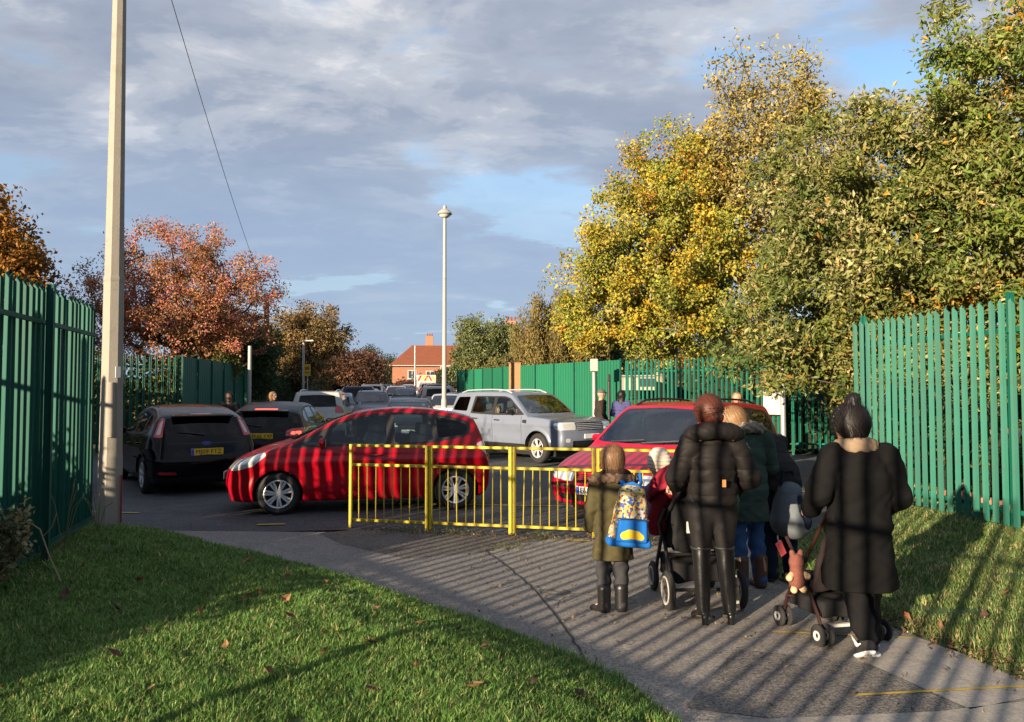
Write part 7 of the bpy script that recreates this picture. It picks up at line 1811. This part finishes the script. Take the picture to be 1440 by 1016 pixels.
    # ---- the queue: copies with paint and labels of their own
    def copy(src, pm, loc, ang, label, nm):
        r = copy_tree(src, (loc[0], loc[1], .008 + max(0, loc[1] - 28) * .016 if loc[1] > 30 else 0), atan2(-cos(radians(ang)), -sin(radians(ang))), label)
        r.name = nm; r['group'] = 'cars queueing along the road'
        for ch in r.children:
            if ch.name.split('.')[0] in ('body', 'wing_mirror', 'door_handle'):
                ch.material_slots[0].link = 'OBJECT'; ch.material_slots[0].material = pm
            if ch.name.split('.')[0] == 'number_plate':
                for g in list(ch.children): bpy.data.objects.remove(g)
            if ch.name.split('.')[0] in ('badge', 'grille_bar'):
                for g in list(ch.children): bpy.data.objects.remove(g)
                if ch.name.startswith('badge'): bpy.data.objects.remove(ch)
        return r
    wht = paint('white', (.42, .42, .41)); dgr = paint('dark_grey', (.014, .016, .021), coat=.3, spec=.1); gre = paint('mid_grey', (.11, .12, .135), flake=.3); blu = paint('dark_blue', (.012, .022, .05)); sil = paint('silver', (.34, .35, .36), flake=.4); ora = paint('dull_red', (.20, .02, .02)); lbl = paint('pale_blue', (.16, .21, .27), flake=.3)
    copy(suv, wht, (-7.1, 29.0), -8, 'white off-roader in the left-hand queue ahead of the braking hatchback', 'white_off_roader')
    copy(red, lbl, (-8.1, 36.0), -9, 'pale blue hatchback ahead of the white off-roader', 'pale_hatchback')
    copy(suv, blu, (-8.6, 43.5), -9, 'dark blue off-roader further up the left-hand queue', 'blue_off_roader')
    copy(drk, sil, (-9.4, 50.5), -9, 'silver hatchback near the far end of the left-hand queue', 'silver_hatchback')
    copy(red, dgr, (-3.35, 25.2), 172, 'charcoal hatchback facing the viewer behind the red hatchback\'s roof', 'charcoal_hatchback')
    copy(mpv, gre, (-7.0, 38.6), 172, 'grey people carrier facing the viewer behind the white off-roader', 'grey_people_carrier')
    copy(blk, wht, (-2.85, 33.8), 176, 'white hatchback facing the viewer beside the thin lamp post', 'white_hatchback')
    copy(suv, wht, (-4.2, 43.0), -8, 'white off-roader beyond the thin lamp post seen from behind', 'white_off_roader')
    for i, (x, y, a, src, pm, lb, nm) in enumerate([
        (-7.3, 52.5, 172, blk, dgr, 'dark hatchback coming down the road behind the grey people carrier', 'dark_hatchback'),
        (-9.0, 60.0, 172, mpv, sil, 'silver people carrier far up the road', 'silver_people_carrier'),
        (-9.6, 67.5, 172, drk, blu, 'navy hatchback far up the road', 'navy_hatchback'),
        (-10.2, 75.0, 172, red, ora, 'dull red hatchback at the far end of the road', 'dull_red_hatchback'),
        (-5.6, 57.0, -8, suv, dgr, 'charcoal off-roader on the right far up the road', 'charcoal_off_roader'),
        (-4.4, 50.2, -8, red, ora, 'dark red hatchback on the right behind the white off-roader', 'dark_red_hatchback'),
        (-11.1, 82.5, 172, blk, wht, 'white hatchback at the far end near the house', 'white_hatchback'),
        (-6.9, 66.0, -8, mpv, blu, 'dark people carrier on the right far up the road', 'dark_people_carrier'),
        (-12.2, 58.5, -9, blk, sil, 'silver hatchback parked on the far left', 'silver_hatchback'),
        (-10.4, 57.5, -9, suv, gre, 'grey off-roader ahead of the silver hatchback in the left-hand queue', 'grey_off_roader'),
        (-11.4, 65.0, -9, red, wht, 'white one-box hatchback far along the left-hand queue', 'white_hatchback'),
        (-12.6, 73.0, -9, mpv, blu, 'navy people carrier near the top of the left-hand queue', 'navy_people_carrier'),
        (-13.8, 81.0, -9, blk, lbl, 'pale blue hatchback at the top of the left-hand queue', 'pale_hatchback'),
        (-8.1, 74.0, -8, suv, sil, 'silver off-roader before the works truck', 'silver_off_roader'),
        (-2.6, 37.8, -8, drk, dgr, 'charcoal hatchback braking behind the white hatchback', 'charcoal_hatchback')]):
        copy(src, pm, (x, y), a, lb, nm)
    # far white works truck with striped tail
    t = thing('works_truck', 'white works truck with chevrons on its tail at the end of the road', 'truck', (-8.9, 80, .42), radians(6))
    wp = paint('truck_white', (.42, .42, .41))
    MB().box((0, 1.2, 1.72), (2.0, 2.6, 2.4)).build('box_body', wp, t, bev=.04); MB().box((0, 4.2, 1.55), (1.95, 1.9, 2.0), taper=.85).build('cab', wp, t, bev=.08); MB().box((1.9, 3.6, 2.3), (1.7, .06, .06)).box((1.9, 3.6, 1.7), (1.7, .06, .06)).box((2.7, 3.6, 1.5), (.06, .06, 2.2)).build('ladder_rack', GALV, t)
    m = MB(); m2 = MB()
    for i in range(6):
        x = -.85 + .34 * i; sgn = 1 if x < 0 else -1
        P = [(x - .08, 2.3), (x + .09, 2.3), (x + .09 + sgn * .28, 2.85), (x - .08 + sgn * .28, 2.85)]
        (m if i % 2 == 0 else m2).prism(P, 0, .012, lambda u, v, w: (u, -.115 - w, v))
    m.build('chevron', M('chevron_red', (.35, .02, .02), rough=.5), t); m2.build('chevron', M('chevron_yellow', (.55, .42, .05), rough=.5), t)
    for x in (-.85, .85):
        for y in (.7, 4.2): MB().lathe([(.2, -.12), (.38, -.12), (.40, 0), (.38, .12), (.2, .12)], 16, (x, y, .40), axis='y').build('wheel', RUBBER, t)

# ================================================================ pushchairs
def ring_pts(c, r, n, ax): 
    return [(c[0] + (0 if ax == 'x' else r * cos(2 * pi * i / n)), c[1] + (r * cos(2 * pi * i / n) if ax == 'x' else 0), c[2] + r * sin(2 * pi * i / n)) for i in range(n + 1)]
def pram_wheel(root, c, R, w, rimcol, rz=0.0, spokes=5):
    prof = [(R - .055, -w / 2 + .006), (R - .018, -w / 2), (R, -w * .22), (R, w * .22), (R - .018, w / 2), (R - .055, w / 2 - .006), (R - .06, 0)]
    t = MB().lathe(prof, 28, axis='x', close=True).build('wheel', RUBBER, root, True, loc=c, rot=(0, 0, rz))
    m = MB()
    m.lathe([(R - .042, -w / 2 - .003), (R - .050, -w / 2 - .004), (R - .060, -w / 2 + .002), (R - .060, w / 2 - .002), (R - .050, w / 2 + .004), (R - .042, w / 2 + .003)], 28, axis='x', close=True)
    m.build('rim', rimcol, t, True)
    h = MB(); h.lathe([(.001, -w / 2 + .004), (.028, -w / 2 + .004), (.028, w / 2 - .004), (.001, w / 2 - .004)], 12, axis='x')
    for k in range(spokes):
        a = 2 * pi * k / spokes; h.bar((0, .02 * cos(a), .02 * sin(a)), (0, (R - .055) * cos(a), (R - .055) * sin(a)), w * .5, .028)
    h.build('hub', M('hub_black', (.02, .02, .021), rough=.5), t)
    return t

def build_prams():
    fr = M('pram_frame', (.035, .035, .038), rough=.35, metal=.6); fab = cloth('pram_black', (.016, .016, .018), bump=.15); whr = M('rim_white', (.42, .40, .37), rough=.5); gr = M('grip', (.012, .012, .012), rough=.8)
    # ---- black pushchair with red hood (pushes away from the viewer)
    t = thing('pushchair', 'black pushchair with a dark red hood and white-rimmed wheels', 'pushchair', (1.52, 6.42, 0), radians(4))
    for x in (-.29, .29):
        pram_wheel(t, (x, -.20, .155), .155, .052, whr); pram_wheel(t, (x * .86, .42, .125), .125, .045, whr)
    for x in (-.25, .25):
        MB().tube([(x, -.20, .155), (x, -.02, .40), (x, .10, .58)], .016, 8).tube([(x * .9, .42, .125), (x * .95, .34, .26), (x, .10, .58)], .016, 8).tube([(x, .10, .58), (x * 1.02, -.12, .78), (x, -.46, 1.00)], .016, 8).build('frame_tube', fr, t, True)
    MB().tube([(-.25, -.46, 1.00), (-.20, -.49, 1.02), (.20, -.49, 1.02), (.25, -.46, 1.00)], .019, 10).build('handlebar', gr, t, True)
    MB().tube([(-.29, -.20, .155), (.29, -.20, .155)], .014, 8).build('axle', fr, t, True)
    MB().tube([(-.25, .10, .58), (.25, .10, .58)], .014, 8).tube([(-.25, -.02, .40), (.25, -.02, .40)], .012, 8).build('cross_tube', fr, t, True)
    solid('basket', lambda P: smax(smax(np.abs(P[:, 0]) - .215, np.abs(P[:, 1] - .10) - .25, .04), np.abs(P[:, 2] - .27) - .085 + .02 * np.cos(P[:, 0] * 9), .03) + wob(P, .004, 24), (-.3, -.25, .1), (.3, .45, .45), .014, fab, t)
    # seat shell: sloped back panel seen from behind, with side wings
    def shell(P):
        y = P[:, 1] + .10 + (P[:, 2] - .50) * .36
        d = smax(smax(np.abs(P[:, 0]) - .205 - .02 * (P[:, 2] - .5), np.abs(y) - .035, .03), np.abs(P[:, 2] - .70) - .27, .05)
        w = smax(smax(np.abs(np.abs(P[:, 0]) - .215) - .018, np.abs(y - .10) - .14, .03), np.abs(P[:, 2] - .66) - .22, .05)
        s = smax(smax(np.abs(P[:, 0]) - .20, np.abs(P[:, 1] - .10) - .22, .03), np.abs(P[:, 2] - .50 + .12 * (P[:, 1] - .1)) - .035, .03)
        return smin(smin(d, w, .03), s, .04) + wob(P, .004, 26)
    solid('seat_shell', shell, (-.32, -.5, .38), (.32, .45, 1.08), .013, fab, t)
    red = cloth('hood_red', (.20, .012, .026), rough=.8)
    def hood(P):
        q = P - arr((-.13, -.04, .86)); d = np.sqrt((q[:, 0] / 1.0) ** 2 + (q[:, 1] / 1.12) ** 2 + (q[:, 2] / 1.08) ** 2) - .255
        d = np.abs(d) - .014; d = smax(d, -(q[:, 2] - .02 + q[:, 1] * .55 + .02), .02); d = d + .006 * np.cos(np.arctan2(q[:, 2], q[:, 1]) * 14)
        return smax(d, q[:, 1] - .24, .02)
    solid('hood', hood, (-.48, -.42, .66), (.30, .40, 1.22), .012, red, t)
    solid('apron', lambda P: smax(cone(P, (-.30, .10, .62), (-.26, -.02, .96), .09, .10, .9, 1.0) + wob(P, .008, 18), P[:, 2] - 1.0, .02), (-.50, -.20, .45), (.10, .45, 1.1), .013, red, t)
    MB().box((-.12, -.20, .655), (.034, .008, .10)).build('reflector_tag', M('tag_white', (.75, .75, .72), rough=.4), t, bev=.003)
    MB().box((0.0, -.215, .475), (.16, .02, .016)).build('buckle', CHROME, t, bev=.004)
    MB().tube([(-.28, .02, .55), (-.31, -.02, .66), (-.28, -.10, .80)], .018, 8).build('joint_lever', fr, t, True)
    k = thing('toy', 'orange and white plastic rattle hanging off the pushchair', 'toy', (1.20, 6.55, .58)); m = MB().lathe([(.001, -.05), (.05, -.04), (.055, 0), (.04, .045), (.001, .05)], 12); m.build('bell', M('toy_orange', (.55, .06, .02), rough=.4), k, True); MB().lathe([(.001, .055), (.025, .06), (.03, .09), (.001, .11)], 10).build('handle', M('tag_white', (.75, .75, .72)), k, True)
    # child in it
    c = thing('person', 'small child in a pale knitted hat sitting in the red-hooded pushchair', 'person', (1.26, 6.62, .60), radians(10))
    hc = arr((0, 0, .50)); solid('body', lambda P: smin(smin(head_fn(P, hc, 1.0, (0, 1, 0)), cone(P, (0, -.05, .12), (0, -.03, .34), .10, .085), .04), cone(P, (0, -.02, .08), (0, .24, .06), .075, .05), .04), (-.25, -.25, -.05), (.25, .40, .72), .014, SKIN, c)
    solid('hat', lambda P: smax(cone(P, hc + (0, -.012, .04), hc + (0, -.005, .05), .112, .108, .92, 1.05, 1.05), hc[2] - .045 - P[:, 2], .015) + .003 * np.sin(P[:, 2] * 200), hc - .2, hc + .22, .010, cloth('knit_cream', (.52, .46, .38), bump=.6), c)
    solid('top', lambda P: smin(cone(P, (0, -.05, .10), (0, -.035, .33), .115, .10), cone(P, (-.10, -.03, .30), (-.14, .14, .18), .05, .04), .03) + wob(P, .003, 30), (-.3, -.3, -.1), (.3, .35, .5), .014, cloth('baby_blue', (.10, .14, .20)), c)
    # ---- folding stroller pushed by the woman in the long coat
    br = M('stroller_tube', (.055, .022, .020), rough=.35, metal=.5); t = thing('stroller', 'dark folding stroller with small twin wheels pushed by the woman in the black coat', 'stroller', (2.30, 5.58, 0), radians(14))
    for x, y in ((-.23, -.20), (.23, -.20), (-.22, .28), (.22, .28)):
        for q in (-.034, .034): pram_wheel(t, (x + q, y, .075), .075, .030, M('rim_grey', (.45, .45, .44), rough=.5), 0, 4)
        MB().tube([(x - .034, y, .075), (x + .034, y, .075)], .010, 6).build('axle', br, t, True)
    for sx in (-1, 1):
        MB().tube([(sx * .23, -.20, .075), (sx * .235, -.16, .20), (sx * .22, .10, .52), (sx * .21, .24, .66)], .012, 8).tube([(sx * .22, .28, .075), (sx * .22, .22, .24), (sx * .225, -.02, .56), (sx * .23, -.30, .96)], .012, 8).build('frame_tube', br, t, True)
        MB().tube([(sx * .23, -.30, .96), (sx * .23, -.36, 1.02), (sx * .23, -.44, 1.02)], .017, 8).build('handle', gr, t, True)
    MB().tube([(-.23, -.16, .20), (.23, .22, .24)], .009, 6).tube([(.23, -.16, .20), (-.23, .22, .24)], .009, 6).build('cross_brace', br, t, True)
    MB().bar((-.20, -.18, .13), (.05, -.19, .13), .03, .02).build('brake_bar', M('bar_pale', (.5, .48, .44), rough=.5), t)
    solid('seat_shell', lambda P: smin(smax(smax(np.abs(P[:, 0]) - .20, np.abs(P[:, 1] + .05 + (P[:, 2] - .40) * .40) - .028, .02), np.abs(P[:, 2] - .62) - .28, .04), smax(smax(np.abs(P[:, 0]) - .20, np.abs(P[:, 1] - .12) - .18, .02), np.abs(P[:, 2] - .36) - .03, .02), .04) + wob(P, .006, 22), (-.3, -.4, .25), (.3, .4, 1.0), .013, cloth('stroller_cloth', (.022, .016, .017)), t)
    solid('shopping_tray', lambda P: smax(smax(np.abs(P[:, 0]) - .19, np.abs(P[:, 1] - .05) - .20, .03), np.abs(P[:, 2] - .22) - .055, .03) + wob(P, .006, 26), (-.3, -.3, .1), (.3, .4, .36), .014, fab, t)
    # plush toy hanging at its side
    p = thing('plush_toy', 'brown plush toy with cream paws hanging from the stroller\'s side', 'toy', (1.985, 5.42, .42), radians(14)); pb = M('plush', (.16, .055, .040), rough=1.0, bump=.8, bscale=120, var=.3, vscale=30)
    solid('body', lambda P: smin(smin(cone(P, (0, 0, .0), (0, 0, .07), .055, .045), cone(P, (0, 0, .13), (0, 0, .14), .052, .05), .02), np.minimum(cone(P, (-.03, 0, .18), (-.035, 0, .20), .02, .018), cone(P, (.03, 0, .18), (.035, 0, .20), .02, .018)), .01), (-.12, -.12, -.1), (.12, .12, .26), .009, pb, p)
    for i, (x, z) in enumerate(((-.07, .03), (.07, .035), (-.035, -.055), (.04, -.055))): solid('paw', lambda P: cone(P, (x * .5, 0, z + .02), (x, -.02, z), .020, .024), (-.14, -.1, -.12), (.14, .1, .14), .008, M('plush_cream', (.50, .34, .20), rough=1.0), p)
    MB().box((-.02, -.02, .27), (.055, .012, .10), rz=.3).build('tag', M('tag_pink', (.48, .07, .08), rough=.6), p, bev=.003, rot=(0, radians(-25), 0))

def build_small():
    # fallen leaves, the larger ones one by one
    rs = np.random.RandomState(77); cols = [((.16, .065, .025)), ((.10, .04, .02)), ((.22, .12, .05)), ((.06, .03, .018))]
    mats = [M('dead_leaf_%d' % i, c, rough=.8, var=.3, vscale=30) for i, c in enumerate(cols)]
    V = [(0, 0, 0), (.035, .03, .012), (.09, 0, .02), (.035, -.03, .010), (.05, 0, -.004)]; F = [(0, 4, 1), (1, 4, 2), (0, 3, 4), (3, 2, 4)]
    mes = [make_mesh('fallen_leaf', V, F, m, False) for m in mats]
    def put(x, y, z):
        o = link('fallen_leaf', mes[rs.randint(4)], None, (x, y, z), (rs.uniform(-.6, .6), rs.uniform(-.6, .4), rs.uniform(0, 6.28))); s = rs.uniform(.7, 1.4); o.scale = (s, s, s)
        return o
    for x, y in ((-2.1, 6.0), (-1.95, 6.15), (-1.75, 5.9), (-1.2, 5.05), (-.95, 4.95), (-.55, 4.5), (-.8, 4.25), (-1.9, 4.1), (-2.3, 4.6), (-1.35, 4.35), (-.2, 4.9), (-2.8, 5.6), (-3.1, 6.5), (-1.6, 6.7), (.1, 4.3), (-2.4, 5.2), (-1.5, 5.4), (-.4, 5.3), (-3.4, 5.9), (-2.0, 6.8), (-3.0, 7.4), (-.15, 4.25), (-1.15, 4.7), (-1.75, 4.75), (-.6, 5.55), (-3.9, 7.0), (-2.5, 7.2), (-.9, 6.1), (-2.2, 5.55), (-2.7, 4.15), (.35, 4.2), (-1.05, 5.8)):
        d = poly_sdf(LAWN, arr([(x, y)])); z = float(lawn_z(arr([x]), arr([y]), d)[0]) + .045
        tag(put(x, y, z), 'curled brown fallen leaf lying on the lawn', 'leaf', 'fallen leaves on the lawn')
    for x, y in ((3.15, 5.3), (3.02, 5.5), (3.3, 5.05), (2.95, 5.75), (3.4, 5.6), (3.22, 4.8), (2.85, 6.1), (3.6, 5.2), (3.1, 4.95), (2.75, 6.5), (3.9, 6.2)):
        d = poly_sdf(VERGE, arr([(x, y)])); z = float(verge_z(arr([x]), arr([y]), d)[0]) + .03
        tag(put(x, y, z), 'dry fallen leaf at the edge of the right-hand verge', 'leaf', 'fallen leaves on the verge')
    # litter of small leaves and grit along the verge edge and at the foot of the guard rail
    n = 900; e = arr([(2.80, 8.46), (2.44, 7.19), (2.68, 6.37), (2.81, 5.71), (2.97, 5.25), (3.12, 4.55)]); seg = rs.randint(0, len(e) - 1, n); f = rs.uniform(size=(n, 1)); p = e[seg] * (1 - f) + e[seg + 1] * f + rs.normal(size=(n, 2)) * (.09, .07) + (.06, 0)
    q = arr([(-1.9, 9.72), (2.3, 8.72)]); f = rs.uniform(size=(500, 1)); p2 = q[0] * (1 - f) + q[1] * f + rs.normal(size=(500, 2)) * (.1, .10); p = np.concatenate([p, p2])
    r_ = np.random.RandomState(5); p3 = np.stack([r_.uniform(-.5, 3, 260), r_.uniform(4.2, 9, 260)], 1); p = np.concatenate([p, p3])
    pos = np.concatenate([p, np.full((len(p), 1), .022)], 1)
    pos[:n, 2] += .02
    o = leaf_cloud('leaf_litter', pos, pick(rs, [((.14, .08, .04), .4), ((.24, .17, .08), .25), ((.07, .045, .03), .35)], len(pos)), .035, .022, LEAF, None, rs, up=2.0); tag(o, 'scattered small dead leaves and bits along the path edges', 'leaf litter', kind='stuff')
    # weeds in the joint under the guard rail
    for i, (x, y, lb) in enumerate(((-.75, 9.42, 'flat weed tuft under the first joint of the guard rail'), (.33, 9.12, 'yellow-green weed tuft by the second joint of the guard rail'), (-1.3, 9.55, 'thin grass tuft at the left foot of the guard rail'), (1.35, 8.95, 'weed tuft beside the child at the guard rail\'s foot'), (-.02, 8.55, 'small weed tuft growing in the joint of the path'))):
        n = 170; rs2 = np.random.RandomState(i); pos = np.stack([x + rs2.normal(size=n) * .14, y + rs2.normal(size=n) * .05, np.abs(rs2.normal(size=n)) * .035 + .012], 1)
        o = leaf_cloud('weed', pos, pick(rs2, [((.10, .13, .03), .5), ((.20, .19, .04), .3), ((.06, .08, .02), .2)], n), .042, .008, LEAF, None, rs2, up=.2); tag(o, lb, 'weed', kind='stuff')
    # warning tape and rubble behind the near right fence
    t = thing('warning_tape', 'red and white warning tape strung behind the near right fence', 'tape', (0, 0, 0)); rs3 = np.random.RandomState(3)
    w, r = MB(), MB(); a, b = arr((6.15, 9.6, 1.25)), arr((6.35, 7.0, 1.05))
    for i in range(14):
        p, q = a + (b - a) * i / 14, a + (b - a) * (i + 1) / 14; (w if i % 2 else r).bar(p, q, .004, .06)
    w.build('stripe', M('tag_white', (.75, .75, .72)), t); r.build('stripe', M('tape_red', (.45, .03, .03)), t)
    for i in range(16):
        x = 6.1 + rs3.uniform(0, .25); y = 6.6 + i * .30
        o = MB().box((0, 0, 0), (.11, .22, .07)).build('brick', M('loose_brick', (.30, .14, .08), rough=.9, var=.3), None, loc=(x, y, .27 + rs3.uniform(0, .05)), rot=(rs3.uniform(-.2, .2), rs3.uniform(-.2, .2), rs3.uniform(0, 3)), bev=.006)
        tag(o, 'loose broken brick lying behind the near right fence', 'brick', 'loose bricks behind the fence')

place_cars(); make_people(); build_prams(); build_small()
